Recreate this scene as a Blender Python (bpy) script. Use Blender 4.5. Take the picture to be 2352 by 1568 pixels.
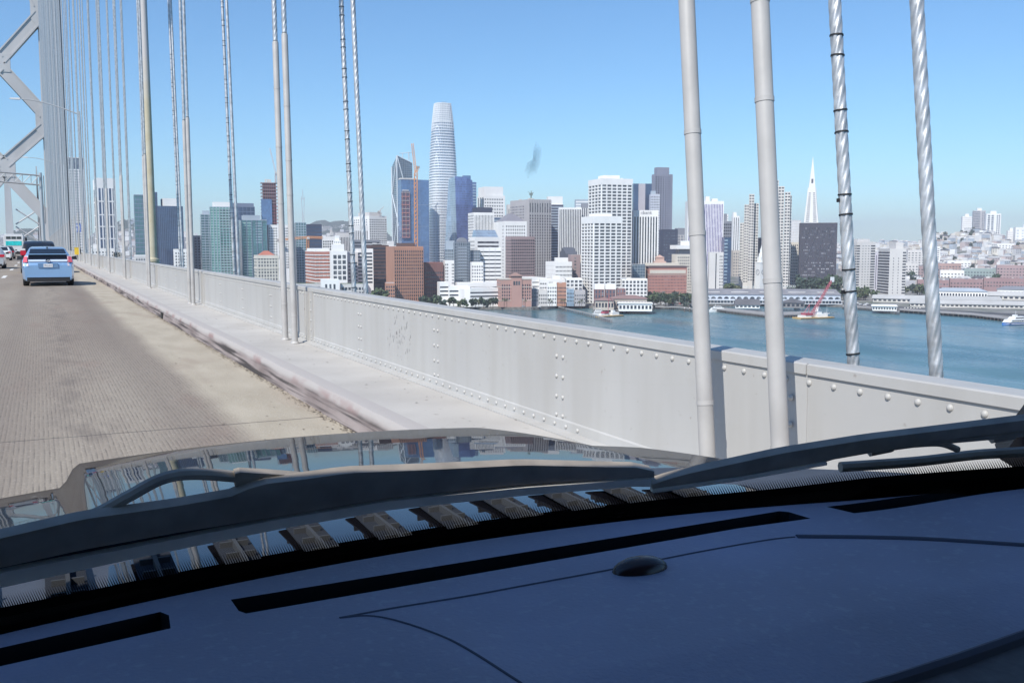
import bpy, bmesh, math, random
from mathutils import Vector, Matrix
from math import sin, cos, tan, radians, pi, sqrt
random.seed(7)
for o in list(bpy.data.objects): bpy.data.objects.remove(o)
scene = bpy.context.scene
COL = scene.collection
# ---------------------------------------------------------------- camera
# the bridge road runs along +Y, its right-hand kerb lies towards +X, the camera is the origin (driver's eye, 1.5 m over the road)
PITCH, YAW, FPX = radians(5.68), radians(26.16), 2200.0
FWD = Vector((sin(YAW)*cos(PITCH), cos(YAW)*cos(PITCH), -sin(PITCH)))
RGT = Vector((cos(YAW), -sin(YAW), 0)); UPV = RGT.cross(FWD)
cam_d = bpy.data.cameras.new('camera'); cam = bpy.data.objects.new('camera', cam_d); COL.objects.link(cam)
cam.rotation_euler = Matrix((RGT, UPV, -FWD)).transposed().to_euler()
cam_d.sensor_width = 36; cam_d.lens = FPX/2352*36; cam_d.clip_start = .03; cam_d.clip_end = 60000
scene.camera = cam
# ---------------------------------------------------------------- light
SUN_EL = radians(46); SUN_AZ = math.atan2(.82, .57)          # shadows fall towards (+.75, +.66)
world = bpy.data.worlds.new('World'); scene.world = world; world.use_nodes = True
wn = world.node_tree; bg = wn.nodes['Background']
sky = wn.nodes.new('ShaderNodeTexSky'); sky.sky_type = 'NISHITA'; sky.sun_disc = False
sky.sun_elevation = SUN_EL; sky.sun_rotation = SUN_AZ + pi
sky.air_density = 1.0; sky.dust_density = .1; sky.ozone_density = 3.0; sky.altitude = 0
tint = wn.nodes.new('ShaderNodeMix'); tint.data_type = 'RGBA'; tint.blend_type = 'MULTIPLY'; tint.inputs[0].default_value = 1; tint.inputs[7].default_value = (.78, 1.10, 1.31, 1)
wn.links.new(sky.outputs[0], tint.inputs[6]); wn.links.new(tint.outputs[2], bg.inputs[0]); bg.inputs[1].default_value = .09
sun_d = bpy.data.lights.new('sun', 'SUN'); sun_d.energy = 4.4; sun_d.angle = radians(.53); sun_d.color = (1, .95, .88)
sun = bpy.data.objects.new('sun', sun_d); COL.objects.link(sun)
SUNV = Vector((-sin(SUN_AZ)*cos(SUN_EL), -cos(SUN_AZ)*cos(SUN_EL), sin(SUN_EL)))
sun.rotation_euler = SUNV.to_track_quat('Z', 'Y').to_euler(); sun.location = (0, -20, 60)
scene.view_settings.view_transform = 'Standard'; scene.view_settings.look = 'None'
scene.view_settings.exposure = .42; scene.view_settings.gamma = 1
scene.render.engine = 'CYCLES'
scene.cycles.volume_bounces = 0; scene.cycles.volume_max_steps = 64

# ---------------------------------------------------------------- projection helpers (pixels of the photo seen 2352 wide)
def ray(x, y): return FWD + RGT*((x-1176)/FPX) + UPV*((784-y)/FPX)
def onZ(x, y, z): d = ray(x, y); return d*(z/d.z)
def onX(x, y, X): d = ray(x, y); return d*(X/d.x)
def onY(x, y, Y): d = ray(x, y); return d*(Y/d.y)
def atD(x, y, s): return ray(x, y)*s
# ---------------------------------------------------------------- materials
MATS = {}
def nodes(m):
    m.use_nodes = True; nt = m.node_tree; return nt, nt.nodes['Principled BSDF']
def N(nt, t, **k):
    n = nt.nodes.new(t)
    for a, v in k.items(): setattr(n, a, v)
    return n
def coords(nt, scale=1, kind='Object'):
    tc = N(nt, 'ShaderNodeTexCoord'); mp = N(nt, 'ShaderNodeMapping')
    mp.inputs['Scale'].default_value = (scale,)*3 if not hasattr(scale, '__len__') else scale
    nt.links.new(tc.outputs[kind], mp.inputs[0]); return mp.outputs[0]
def mixc(nt, fac, a, b):
    m = N(nt, 'ShaderNodeMix', data_type='RGBA')
    if hasattr(fac, 'name'): nt.links.new(fac, m.inputs[0])
    else: m.inputs[0].default_value = fac
    for i, v in ((6, a), (7, b)):
        if hasattr(v, 'name'): nt.links.new(v, m.inputs[i])
        else: m.inputs[i].default_value = (*v, 1)
    return m.outputs[2]
def mth(nt, op, a, b=0., c=0.):
    m = N(nt, 'ShaderNodeMath', operation=op)
    for i, v in enumerate((a, b, c)):
        if hasattr(v, 'name'): nt.links.new(v, m.inputs[i])
        else: m.inputs[i].default_value = v
    return m.outputs[0]
def ramp(nt, v, a, b):
    r = N(nt, 'ShaderNodeMapRange'); nt.links.new(v, r.inputs[0]); r.inputs[1].default_value = a; r.inputs[2].default_value = b
    return r.outputs[0]
def noise(nt, co, scale, detail=4):
    n = N(nt, 'ShaderNodeTexNoise'); n.inputs['Scale'].default_value = scale; n.inputs['Detail'].default_value = detail
    nt.links.new(co, n.inputs[0]); return n.outputs[0]
def bumpn(nt, b, h, s, d=.01):
    n = N(nt, 'ShaderNodeBump'); n.inputs['Strength'].default_value = s; n.inputs['Distance'].default_value = d
    nt.links.new(h, n.inputs['Height']); nt.links.new(n.outputs[0], b.inputs['Normal'])
def M(name, col, rough=.6, metal=0., var=.12, sc=.5, bump=0., spec=.5, bscale=None, bd=.01, coat=0., streak=None):
    """painted / plain surface whose colour wanders a little"""
    if name in MATS: return MATS[name]
    m = bpy.data.materials.new(name); nt, b = nodes(m)
    co = coords(nt)
    if streak: co = coords(nt, streak)
    f = ramp(nt, noise(nt, co, sc, 6), .3, .7)
    dark = tuple(c*(1-var) for c in col); lite = tuple(min(1, c*(1+var)) for c in col)
    nt.links.new(mixc(nt, f, dark, lite), b.inputs['Base Color'])
    b.inputs['Roughness'].default_value = rough; b.inputs['Metallic'].default_value = metal
    b.inputs['Specular IOR Level'].default_value = spec; b.inputs['Coat Weight'].default_value = coat
    if bump: bumpn(nt, b, noise(nt, coords(nt), bscale or sc*6, 5), bump, bd)
    MATS[name] = m; return m
def curtain(name, col, frame, pw=3., ph=4., metal=.55, rough=.16, lw=.1, var=.35, dark=None):
    """curtain wall: panes of slightly different tint between thin mullions (object space, so it stays on the building)"""
    if name in MATS: return MATS[name]
    m = bpy.data.materials.new(name); nt, b = nodes(m)
    sx = N(nt, 'ShaderNodeSeparateXYZ'); nt.links.new(coords(nt), sx.inputs[0])
    h = mth(nt, 'ADD', sx.outputs[0], sx.outputs[1]); u = mth(nt, 'DIVIDE', h, pw); v = mth(nt, 'DIVIDE', sx.outputs[2], ph)
    cb = N(nt, 'ShaderNodeCombineXYZ'); nt.links.new(mth(nt, 'FLOOR', u), cb.inputs[0]); nt.links.new(mth(nt, 'FLOOR', v), cb.inputs[1])
    wnz = N(nt, 'ShaderNodeTexWhiteNoise'); nt.links.new(cb.outputs[0], wnz.inputs[0])
    big = ramp(nt, noise(nt, coords(nt), .03, 3), .35, .65)
    d = dark or tuple(c*(1-var) for c in col)
    pane = mixc(nt, mth(nt, 'MULTIPLY_ADD', wnz.outputs[0], .5, mth(nt, 'MULTIPLY', big, .5)), d, tuple(min(1, c*(1+var*.6)) for c in col))
    ln = mth(nt, 'MAXIMUM', mth(nt, 'LESS_THAN', mth(nt, 'FRACT', u), lw), mth(nt, 'LESS_THAN', mth(nt, 'FRACT', v), lw*1.6))
    nt.links.new(mixc(nt, ln, pane, frame), b.inputs['Base Color'])
    nt.links.new(mth(nt, 'MULTIPLY', mth(nt, 'SUBTRACT', 1., ln), metal), b.inputs['Metallic'])
    b.inputs['Roughness'].default_value = rough
    MATS[name] = m; return m
def winglass(name, col, lite, rough=.2, cell=4.):
    if name in MATS: return MATS[name]
    m = bpy.data.materials.new(name); nt, b = nodes(m)
    g = N(nt, 'ShaderNodeNewGeometry'); mp = N(nt, 'ShaderNodeMapping'); mp.inputs['Scale'].default_value = (1/cell,)*3
    nt.links.new(g.outputs['Position'], mp.inputs[0]); fl = N(nt, 'ShaderNodeVectorMath', operation='FLOOR'); nt.links.new(mp.outputs[0], fl.inputs[0])
    wz = N(nt, 'ShaderNodeTexWhiteNoise'); nt.links.new(fl.outputs[0], wz.inputs[0])
    nt.links.new(mixc(nt, mth(nt, 'POWER', wz.outputs[0], 3.), col, lite), b.inputs['Base Color'])
    b.inputs['Roughness'].default_value = rough; b.inputs['Specular IOR Level'].default_value = .8
    MATS[name] = m; return m
# ---------------------------------------------------------------- mesh helpers
class MB:
    def __init__(s): s.v = []; s.f = []; s.sm = False
    def add(s, vs, fs):
        n = len(s.v); s.v += [tuple(v) for v in vs]; s.f += [tuple(i+n for i in f) for f in fs]; return s
    def box(s, x0, y0, z0, x1, y1, z1, mat=None):
        vs = [Vector((x, y, z)) for z in (z0, z1) for y in (y0, y1) for x in (x0, x1)]
        if mat: vs = [mat @ v for v in vs]
        return s.add(vs, [(0,2,3,1), (4,5,7,6), (0,1,5,4), (2,6,7,3), (0,4,6,2), (1,3,7,5)])
    def cbox(s, c, size, rz=0., mat=None):
        m = Matrix.Translation(c) @ Matrix.Rotation(rz, 4, 'Z')
        if mat: m = m @ mat
        a, b, h = [q/2 for q in size]; return s.box(-a, -b, -h, a, b, h, m)
    def hexa(s, lo, hi):
        """lo, hi: four corners each"""
        return s.add(list(lo)+list(hi), [(3,2,1,0), (4,5,6,7), (0,1,5,4), (1,2,6,5), (2,3,7,6), (3,0,4,7)])
    def prism(s, poly, z0, z1):
        n = len(poly); vs = [(p[0], p[1], z0) for p in poly]+[(p[0], p[1], z1) for p in poly]
        return s.add(vs, [tuple(range(n))[::-1], tuple(range(n, 2*n))]+[(i, (i+1) % n, n+(i+1) % n, n+i) for i in range(n)])
    def tube(s, pts, r, seg=8, cap=True, scale=(1, 1)):
        pts = [Vector(p) for p in pts]; rs = r if hasattr(r, '__len__') else [r]*len(pts); rings = []
        for i, p in enumerate(pts):
            t = (pts[min(i+1, len(pts)-1)]-pts[max(i-1, 0)]).normalized()
            a = t.cross(Vector((0, 0, 1)))
            if a.length < .02: a = t.cross(Vector((0, 1, 0)))
            a.normalize(); b = t.cross(a)
            rings.append([p+(a*cos(2*pi*k/seg)*scale[0]+b*sin(2*pi*k/seg)*scale[1])*rs[i] for k in range(seg)])
        vs = [v for r_ in rings for v in r_]
        fs = [(i*seg+k, i*seg+(k+1) % seg, (i+1)*seg+(k+1) % seg, (i+1)*seg+k) for i in range(len(pts)-1) for k in range(seg)]
        if cap: fs += [tuple(range(seg))[::-1], tuple((len(pts)-1)*seg+k for k in range(seg))]
        return s.add(vs, fs)
    def lathe(s, prof, seg=16, c=(0, 0, 0), caps=True):
        vs = [(c[0]+r*cos(2*pi*k/seg), c[1]+r*sin(2*pi*k/seg), c[2]+z) for r, z in prof for k in range(seg)]
        n = len(prof)
        fs = [(i*seg+k, i*seg+(k+1) % seg, (i+1)*seg+(k+1) % seg, (i+1)*seg+k) for i in range(n-1) for k in range(seg)]
        if caps: fs += [tuple(range(seg))[::-1], tuple((n-1)*seg+k for k in range(seg))]
        return s.add(vs, fs)
    def loft(s, rings, close=True, caps=True):
        n = len(rings[0]); vs = [v for r in rings for v in r]; m = n if close else n-1
        fs = [(i*n+k, i*n+(k+1) % n, (i+1)*n+(k+1) % n, (i+1)*n+k) for i in range(len(rings)-1) for k in range(m)]
        if caps and close: fs += [tuple(range(n))[::-1], tuple((len(rings)-1)*n+k for k in range(n))]
        return s.add(vs, fs)
    def dome(s, c, r, ax='-X', seg=8):
        rg = []
        for a in (0, 35, 65):
            rr, h = r*cos(radians(a)), r*.8*sin(radians(a))
            for k in range(seg):
                p, q = rr*cos(2*pi*k/seg), rr*sin(2*pi*k/seg)
                rg.append(Vector(c)+(Vector((-h, p, q)) if ax == '-X' else Vector((p, q, h))))
        tip = Vector(c)+(Vector((-r*.8, 0, 0)) if ax == '-X' else Vector((0, 0, r*.8)))
        fs = [(i*seg+k, i*seg+(k+1) % seg, (i+1)*seg+(k+1) % seg, (i+1)*seg+k) for i in range(2) for k in range(seg)]
        fs += [(2*seg+k, 2*seg+(k+1) % seg, 3*seg) for k in range(seg)]
        return s.add(rg+[tip], fs)
    def mesh(s, name, m=None, smooth=False, fix=True):
        me = bpy.data.meshes.new(name); me.from_pydata(s.v, [], s.f)
        if fix:
            bm = bmesh.new(); bm.from_mesh(me); bmesh.ops.recalc_face_normals(bm, faces=bm.faces); bm.to_mesh(me); bm.free()
        if smooth:
            me.polygons.foreach_set('use_smooth', [True]*len(me.polygons))
            if smooth != 2: me.set_sharp_from_angle(angle=radians(38))
        if m: me.materials.append(m)
        me.update(); return me
    def build(s, name, m=None, parent=None, smooth=False, fix=True):
        o = bpy.data.objects.new(name, s.mesh(name, m, smooth, fix)); COL.objects.link(o)
        if parent: o.parent = parent
        return o
def tag(o, label=None, cat=None, group=None, kind=None):
    for k, v in (('label', label), ('category', cat), ('group', group), ('kind', kind)):
        if v: o[k] = v
    return o
def thing(name, loc, label, cat, rz=0., group=None):
    o = bpy.data.objects.new(name, None); COL.objects.link(o); o.location = loc; o.rotation_euler = (0, 0, rz); o.empty_display_size = .5
    return tag(o, label, cat, group)
def inst(name, me, parent, loc=(0, 0, 0), rz=0.):
    o = bpy.data.objects.new(name, me); COL.objects.link(o); o.parent = parent; o.location = loc; o.rotation_euler = (0, 0, rz); return o
def kids(o): return [c for c in o.children]
def copy_tree(o, parent=None):
    c = o.copy(); COL.objects.link(c); c.parent = parent
    for ch in kids(o): copy_tree(ch, c)
    return c
def text_mesh(body, size, depth, m, align='CENTER'):
    cu = bpy.data.curves.new('lettering', 'FONT'); cu.body = body; cu.size = size; cu.extrude = depth; cu.align_x = align
    cu.resolution_u = 3
    to = bpy.data.objects.new('lettering', cu); COL.objects.link(to)
    dg = bpy.context.evaluated_depsgraph_get(); me = bpy.data.meshes.new_from_object(to.evaluated_get(dg))
    bpy.data.objects.remove(to); me.materials.clear(); me.materials.append(m); return me
def struct(o): o['kind'] = 'structure'; return o

ZR = -1.5       # road surface
ZW = -71.5      # water surface
ZL = -68.3      # waterfront ground
HAZE = .0001
# ================================================================ BRIDGE
PAINT = bpy.data.materials.new('bridge_paint'); nt, b = nodes(PAINT)
co = coords(nt); f1 = ramp(nt, noise(nt, co, .9, 6), .3, .7); f2 = ramp(nt, noise(nt, coords(nt, (3.5, 3.5, .35)), 1.2, 6), .42, .78)
c1 = mixc(nt, f1, (.42, .41, .395), (.47, .46, .44)); c2 = mixc(nt, mth(nt, 'MULTIPLY', f2, .55), c1, (.35, .33, .30))
sp = ramp(nt, noise(nt, co, 22, 4), .69, .75); c3 = mixc(nt, mth(nt, 'MULTIPLY', sp, .5), c2, (.22, .18, .15))
nt.links.new(c3, b.inputs['Base Color']); b.inputs['Roughness'].default_value = .55
bumpn(nt, b, noise(nt, co, 7, 6), .12, .01)
MATS['bridge_paint'] = PAINT
PIPE = M('pipe_paint', (.41, .395, .38), .5, 0, .14, 3, bump=.25, bscale=30, bd=.004)
RIV = M('rivet_paint', (.43, .42, .40), .5, 0, .1, 5)
TOWP = M('tower_paint', (.47, .455, .45), .65, 0, .12, .12, streak=(1, 1, .2))
TOWD = M('tower_shadow_paint', (.42, .41, .41), .65, 0, .1, .1)  # slightly darker grey, used for the deck
GALV = M('galvanised_wire', (.50, .50, .50), .42, .55, .25, 14, bump=.2, bscale=80, bd=.002)
BLACK = M('black_rubber', (.015, .015, .016), .6, 0, .2, 8)
# --- road
m = bpy.data.materials.new('grooved_concrete'); nt, b = nodes(m); MATS['road'] = m
co = coords(nt); sx = N(nt, 'ShaderNodeSeparateXYZ'); nt.links.new(co, sx.inputs[0])
wob = mth(nt, 'MULTIPLY', noise(nt, coords(nt, (1, .4, 1)), 5, 3), .012)
gx = mth(nt, 'ADD', sx.outputs[0], wob)
gro = mth(nt, 'SINE', mth(nt, 'MULTIPLY', gx, 2*pi/.034)); gro = mth(nt, 'MULTIPLY_ADD', gro, .5, .5)
fine = noise(nt, co, 55, 4); mid = noise(nt, coords(nt, (1, .3, 1)), 3.5, 5); big = noise(nt, coords(nt, (1, .12, 1)), .9, 4)
agg = N(nt, 'ShaderNodeTexVoronoi'); agg.inputs['Scale'].default_value = 75; nt.links.new(co, agg.inputs[0])
base = mixc(nt, ramp(nt, big, .3, .7), (.235, .19, .15), (.31, .265, .21))
tan_ = mixc(nt, ramp(nt, mid, .3, .7), (.36, .31, .235), (.44, .385, .30))
edge = ramp(nt, mth(nt, 'ADD', sx.outputs[0], mth(nt, 'MULTIPLY', noise(nt, coords(nt, (1, .3, 1)), 2, 4), .25)), 1.42, 1.66)
c = mixc(nt, edge, base, tan_)
red = mth(nt, 'MULTIPLY', ramp(nt, noise(nt, coords(nt, (1, .25, 1)), 1.7, 3), .56, .75), .35)
c = mixc(nt, red, c, (.22, .13, .10))
gk = mth(nt, 'MULTIPLY', mth(nt, 'SUBTRACT', 1., edge), mth(nt, 'MULTIPLY', ramp(nt, gro, .72, .95), mth(nt, 'MULTIPLY', ramp(nt, noise(nt, coords(nt, (2.5, .45, 1)), 8, 7), .38, .62), .55)))
c = mixc(nt, gk, c, (.075, .06, .05))
c = mixc(nt, mth(nt, 'MULTIPLY', ramp(nt, fine, .56, .70), .5), c, (.50, .45, .38))
c = mixc(nt, mth(nt, 'MULTIPLY', ramp(nt, agg.outputs['Distance'], .02, .0), .5), c, (.6, .56, .5))
trk = mth(nt, 'MINIMUM', mth(nt, 'ABSOLUTE', mth(nt, 'SUBTRACT', sx.outputs[0], -.45)), mth(nt, 'ABSOLUTE', mth(nt, 'SUBTRACT', sx.outputs[0], 1.0)))
trk = mth(nt, 'MULTIPLY', ramp(nt, mth(nt, 'ADD', trk, mth(nt, 'MULTIPLY', noise(nt, coords(nt, (1, .15, 1)), 2, 4), .3)), .62, .15), .38)
c = mixc(nt, trk, c, (.15, .12, .10))
oil = mth(nt, 'MULTIPLY', mth(nt, 'MULTIPLY', ramp(nt, mth(nt, 'ABSOLUTE', mth(nt, 'SUBTRACT', sx.outputs[0], .28)), .45, .0), ramp(nt, noise(nt, coords(nt, (1, .3, 1)), 5, 6), .45, .7)), .45)
c = mixc(nt, oil, c, (.10, .08, .07))
jt = mth(nt, 'FRACT', mth(nt, 'DIVIDE', mth(nt, 'ADD', sx.outputs[1], 4.35), 15.))
jl = mth(nt, 'LESS_THAN', mth(nt, 'ABSOLUTE', mth(nt, 'SUBTRACT', mth(nt, 'ADD', jt, mth(nt, 'MULTIPLY', noise(nt, co, 6), .002)), .84)), .0009)
c = mixc(nt, mth(nt, 'MULTIPLY', jl, .75), c, (.06, .05, .045))
nt.links.new(c, b.inputs['Base Color']); b.inputs['Roughness'].default_value = .85
bumpn(nt, b, mth(nt, 'ADD', mth(nt, 'MULTIPLY', mth(nt, 'SUBTRACT', 1., mth(nt, 'MULTIPLY', gro, mth(nt, 'SUBTRACT', 1., edge))), .22), mth(nt, 'MULTIPLY', fine, 1.4)), .5, .008)
def strip_rows(x0, x1, z, ys):
    vs = [(x, y, z) for y in ys for x in (x0, x1)]; return vs, [(2*i, 2*i+1, 2*i+3, 2*i+2) for i in range(len(ys)-1)]
ys = [-30, 20, 60, 120, 240, 400, 800, 1500]
mb = MB(); mb.add(*strip_rows(-16.2, 2.3, ZR, ys)); struct(mb.build('road', MATS['road'], fix=False))
mb = MB(); mb.box(-16.8, -30, -2.9, 3.75, 1500, ZR-.05); tag(mb.build('bridge_deck', TOWD), 'grey steel deck of the bridge that carries the road and sidewalk', 'bridge')
# lane dashes
WHT = M('road_marking_paint', (.72, .70, .65), .7, 0, .18, 20)
for k in range(9):
    y = (53.2, 69.7, 84.3, 98.9)[k] if k < 4 else 98.9+(k-3)*14.6
    mb = MB(); x = -1.6-.05*min(k, 4); mb.add([(x-.09, y-2, ZR+.004), (x+.09, y-2, ZR+.004), (x+.09, y+2, ZR+.004), (x-.09, y+2, ZR+.004)], [(0, 1, 2, 3)])
    struct(mb.build('lane_marking', WHT, fix=False))
# --- kerb and sidewalk
m = bpy.data.materials.new('kerb_concrete'); nt, b = nodes(m)
co = coords(nt); sx = N(nt, 'ShaderNodeSeparateXYZ'); nt.links.new(co, sx.inputs[0])
n1 = noise(nt, coords(nt, (1, .35, 1)), 3, 5)
c = mixc(nt, ramp(nt, n1, .35, .65), (.20, .16, .15), (.34, .29, .275))
face = ramp(nt, mth(nt, 'ADD', sx.outputs[2], mth(nt, 'MULTIPLY', n1, .05)), ZR+.15, ZR+.20)
scr = mth(nt, 'MULTIPLY', ramp(nt, noise(nt, coords(nt, (1, .12, 6)), 4, 5), .47, .60), mth(nt, 'SUBTRACT', 1., face))
c = mixc(nt, scr, c, (.055, .045, .042)); c = mixc(nt, face, c, (.40, .37, .35))
rd = mth(nt, 'MULTIPLY', ramp(nt, noise(nt, coords(nt, (1, .5, 1)), 2.2, 4), .52, .62), ramp(nt, mth(nt, 'ABSOLUTE', mth(nt, 'SUBTRACT', sx.outputs[2], ZR+.165)), .05, .01))
c = mixc(nt, mth(nt, 'MULTIPLY', rd, .45), c, (.20, .06, .055))
nt.links.new(c, b.inputs['Base Color']); b.inputs['Roughness'].default_value = .8; bumpn(nt, b, noise(nt, co, 20, 5), .4, .01)
prof = [(2.225, ZR-.04), (2.235, ZR+.06), (2.25, ZR+.13), (2.262, ZR+.18), (2.285, ZR+.212), (2.33, ZR+.22), (2.42, ZR+.22), (2.42, ZR-.04)]
rng = random.Random(3); yy = [-30, -5]+[i*.45 for i in range(0, 130)]+[60+i*4 for i in range(30)]+[200, 400, 800, 1500]
DR = [22.05]
ring = []
for y in yy:
    j = rng.uniform(-.006, .006) if y < 80 else 0
    ring.append([Vector((p[0]+(j if 0 < i < 5 else 0), y, p[1]+(j*.4 if 2 < i < 6 else 0))) for i, p in enumerate(prof)])
mb = MB(); mb.loft(ring); struct(mb.build('kerb', m, smooth=True))
DRK = M('drain_dark', (.02, .018, .016), .8)
for y in (20.9, 48.):
    mb = MB(); mb.box(2.22, y, ZR+.01, 2.235, y+.32, ZR+.13); tag(mb.build('drain_opening', DRK), 'dark drain slot cut into the kerb face '+('nearest the camera' if y < 30 else 'farther down by the small cars'), 'drain')
m = bpy.data.materials.new('sidewalk_plate'); nt, b = nodes(m)
co = coords(nt); ck = N(nt, 'ShaderNodeTexChecker'); ck.inputs['Scale'].default_value = 34
mp = N(nt, 'ShaderNodeMapping'); mp.inputs['Rotation'].default_value = (0, 0, radians(45)); nt.links.new(co, mp.inputs[0]); nt.links.new(mp.outputs[0], ck.inputs[0])
c = mixc(nt, ramp(nt, noise(nt, co, 1.3, 6), .3, .7), (.41, .385, .355), (.50, .475, .44))
c = mixc(nt, mth(nt, 'MULTIPLY', ck.outputs[1], .13), c, (.36, .34, .32))
c = mixc(nt, mth(nt, 'MULTIPLY', ramp(nt, noise(nt, co, 11, 3), .69, .74), .5), c, (.17, .13, .10))
nt.links.new(c, b.inputs['Base Color']); b.inputs['Roughness'].default_value = .75; bumpn(nt, b, ck.outputs[1], .25, .003)
mb = MB(); mb.add(*strip_rows(2.42, 3.25, -1.28, ys)); sw = mb.build('sidewalk', m, fix=False); struct(sw)
# litter of dirt along the kerb foot, small leaves and grit
rng = random.Random(11); mb = MB()
for i in range(2600):
    y = rng.uniform(5, 34)**1.0; x = 2.222-abs(rng.gauss(0, .035)); s_ = rng.uniform(.003, .012)*(1+rng.random()*(.8))
    a = rng.uniform(0, pi); z = ZR+.003+rng.random()*.006
    mb.add([(x+s_*cos(a+t)*k, y+s_*sin(a+t)*k*1.4, z+.002*(t % 2)) for t, k in ((0, 1), (1.6, .6), (3.1, 1), (4.7, .6))], [(0, 1, 2, 3)])
tag(mb.build('kerb_grit', M('dry_debris', (.20, .16, .12), .9, 0, .6, 40), fix=False), 'grit and dry leaf litter gathered in the gutter along the kerb foot', 'debris', kind='stuff')
mb = MB(); rng = random.Random(12)
for i in range(420):
    y = rng.uniform(5, 30); x = rng.choice([rng.uniform(2.45, 3.15), 3.17-abs(rng.gauss(0, .02)), rng.uniform(1.2, 2.2)]); z = (-1.277 if x > 2.3 else ZR+.004); s_ = rng.uniform(.005, .016)
    a = rng.uniform(0, pi); mb.add([(x+s_*cos(a+t)*k, y+s_*sin(a+t)*k*1.4, z+.003*(t % 2)) for t, k in ((0, 1), (1.6, .5), (3.1, 1), (4.7, .5))], [(0, 1, 2, 3)])
tag(mb.build('sidewalk_litter', M('dark_debris', (.10, .08, .06), .9, 0, .5, 40), fix=False), 'scattered dark crumbs and leaf scraps on the sidewalk and road edge', 'debris', kind='stuff')
# --- parapet (one riveted steel wall) with panels, posts, caps, rivets
XF, XB, ZT = 3.205, 3.47, -.552
G0, GP = 3.57, 9.28                    # first suspender group, spacing
par = thing('riveted_parapet', (XF, 0, -1.28), 'long light grey steel parapet wall with rows of round rivets beside the sidewalk', 'parapet wall')
def P(o): o.location = tuple(-c for c in par.location); return o
rivs = []; first = True
pan = MB(); pan.box(XF, -GP/2+.001, -1.30, XF+.02, GP/2-.001, ZT-.02); pan_me = pan.mesh('panel', PAINT)
cap = MB()
cp = [(XF-.012, ZT-.045), (XF-.012, ZT), (XF+.0, ZT+.006), (XB, ZT-.012), (XB, ZT-.05), (XB-.012, ZT-.05), (XB-.012, ZT-.03), (XF+.02, ZT-.02), (XF, ZT-.045)]
cap.loft([[Vector((p[0], y, p[1])) for p in cp[:-1]] for y in (-GP/2+.004, GP/2-.004)]); cap_me = cap.mesh('cap', PAINT)
bot = MB(); bot.loft([[Vector((p[0], y, p[1])) for p in ((XF-.09, -1.279), (XF-.09, -1.270), (XF-.012, -1.262), (XF-.008, -1.20), (XF, -1.19), (XF, -1.279))] for y in (-GP/2+.004, GP/2-.004)]); bot_me = bot.mesh('bottom_angle', PAINT)
for k in range(-1, 40):
    yc = G0+GP*k+GP/2-.19
    for nm, me in (('panel', pan_me), ('cap', cap_me), ('bottom_angle', bot_me)):
        o = P(inst(nm, me, par)); o.location.y += yc
P((lambda mb: mb.box(XF, G0+GP*40, -1.30, XB, 1500, ZT).build('far_panel', PAINT, par))(MB()))
pm = MB()
pm.box(XF-.022, -.21, -1.275, XF, -.19, ZT-.03); pm.box(XF-.022, .20, -1.275, XF, .225, ZT-.03); pm.box(XF-.008, -.19, -1.275, XF, .20, ZT-.03)
pm.box(XF-.05, -.008, -1.275, XF-.008, .004, ZT-.05)
pm_me = pm.mesh('splice_post', PAINT)
for k in range(0, 40):
    if k == 0: continue
    o = P(inst('splice_post', pm_me, par)); o.location.y += G0+GP*k-.19
dm = MB(); dm.dome((0, 0, 0), .0155, '-X', 10); dme = dm.mesh('rivet', RIV, smooth=2)
spots = []
y = 1.2
while y < G0+GP*5:
    z = ZT-.083
    spots.append((XF-.001, y, z)); y += .155
y = 5.5
while y < G0+GP*4: spots.append((XF-.012, y, -1.232)); y += .16
for k in range(0, 5):
    for q in range(1, 4):
        yc = G0+GP*k-.12+GP*q/4
        for z in (-.76, -.90, -1.04, -1.17) if k < 1 else (-.76, -.93, -1.10):
            for dy in (-.045, .045): spots.append((XF-.001, yc+dy, z))
    for z in (-.72, -.85, -.98, -1.11, -1.2):
        for dy in (-.10, .10):
            if k or dy > 0: spots.append((XF-.009, G0+GP*k-.19+dy, z))
spots.sort(key=lambda p: p[1] if p[2] > -1.21 else p[1]+3)
for p in spots[:100]: inst('rivet', dme, par, (p[0]-par.location.x, p[1], p[2]+1.28))
mb = MB()
for p in spots[100:]: mb.dome(p, .0155, '-X', 8 if p[1] < 16 else 6)
tag(P(mb.build('rivet', RIV, par, smooth=2)), kind='stuff')
# bird droppings / rubber scuffs on the near panel
mb = MB(); rng = random.Random(5)
for i in range(46):
    y = 9.05+rng.gauss(0, .16); z = -.93+rng.gauss(0, .09); h = rng.uniform(.01, .045); w = rng.uniform(.002, .005)
    mb.add([(XF-.002, y-w, z), (XF-.002, y+w, z), (XF-.002, y+w*.4, z+h), (XF-.002, y-w*.5, z+h)], [(0, 1, 2, 3)])
P(mb.build('scuff_marks', M('scuff', (.16, .15, .15), .8), par, fix=False))
# left edge of the deck, far from the camera's side
mb = MB(); mb.box(-16.6, -30, -1.45, -16.3, 1500, -.55); tag(mb.build('far_side_parapet', PAINT), 'grey steel parapet on the opposite edge of the road', 'parapet wall')
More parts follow.
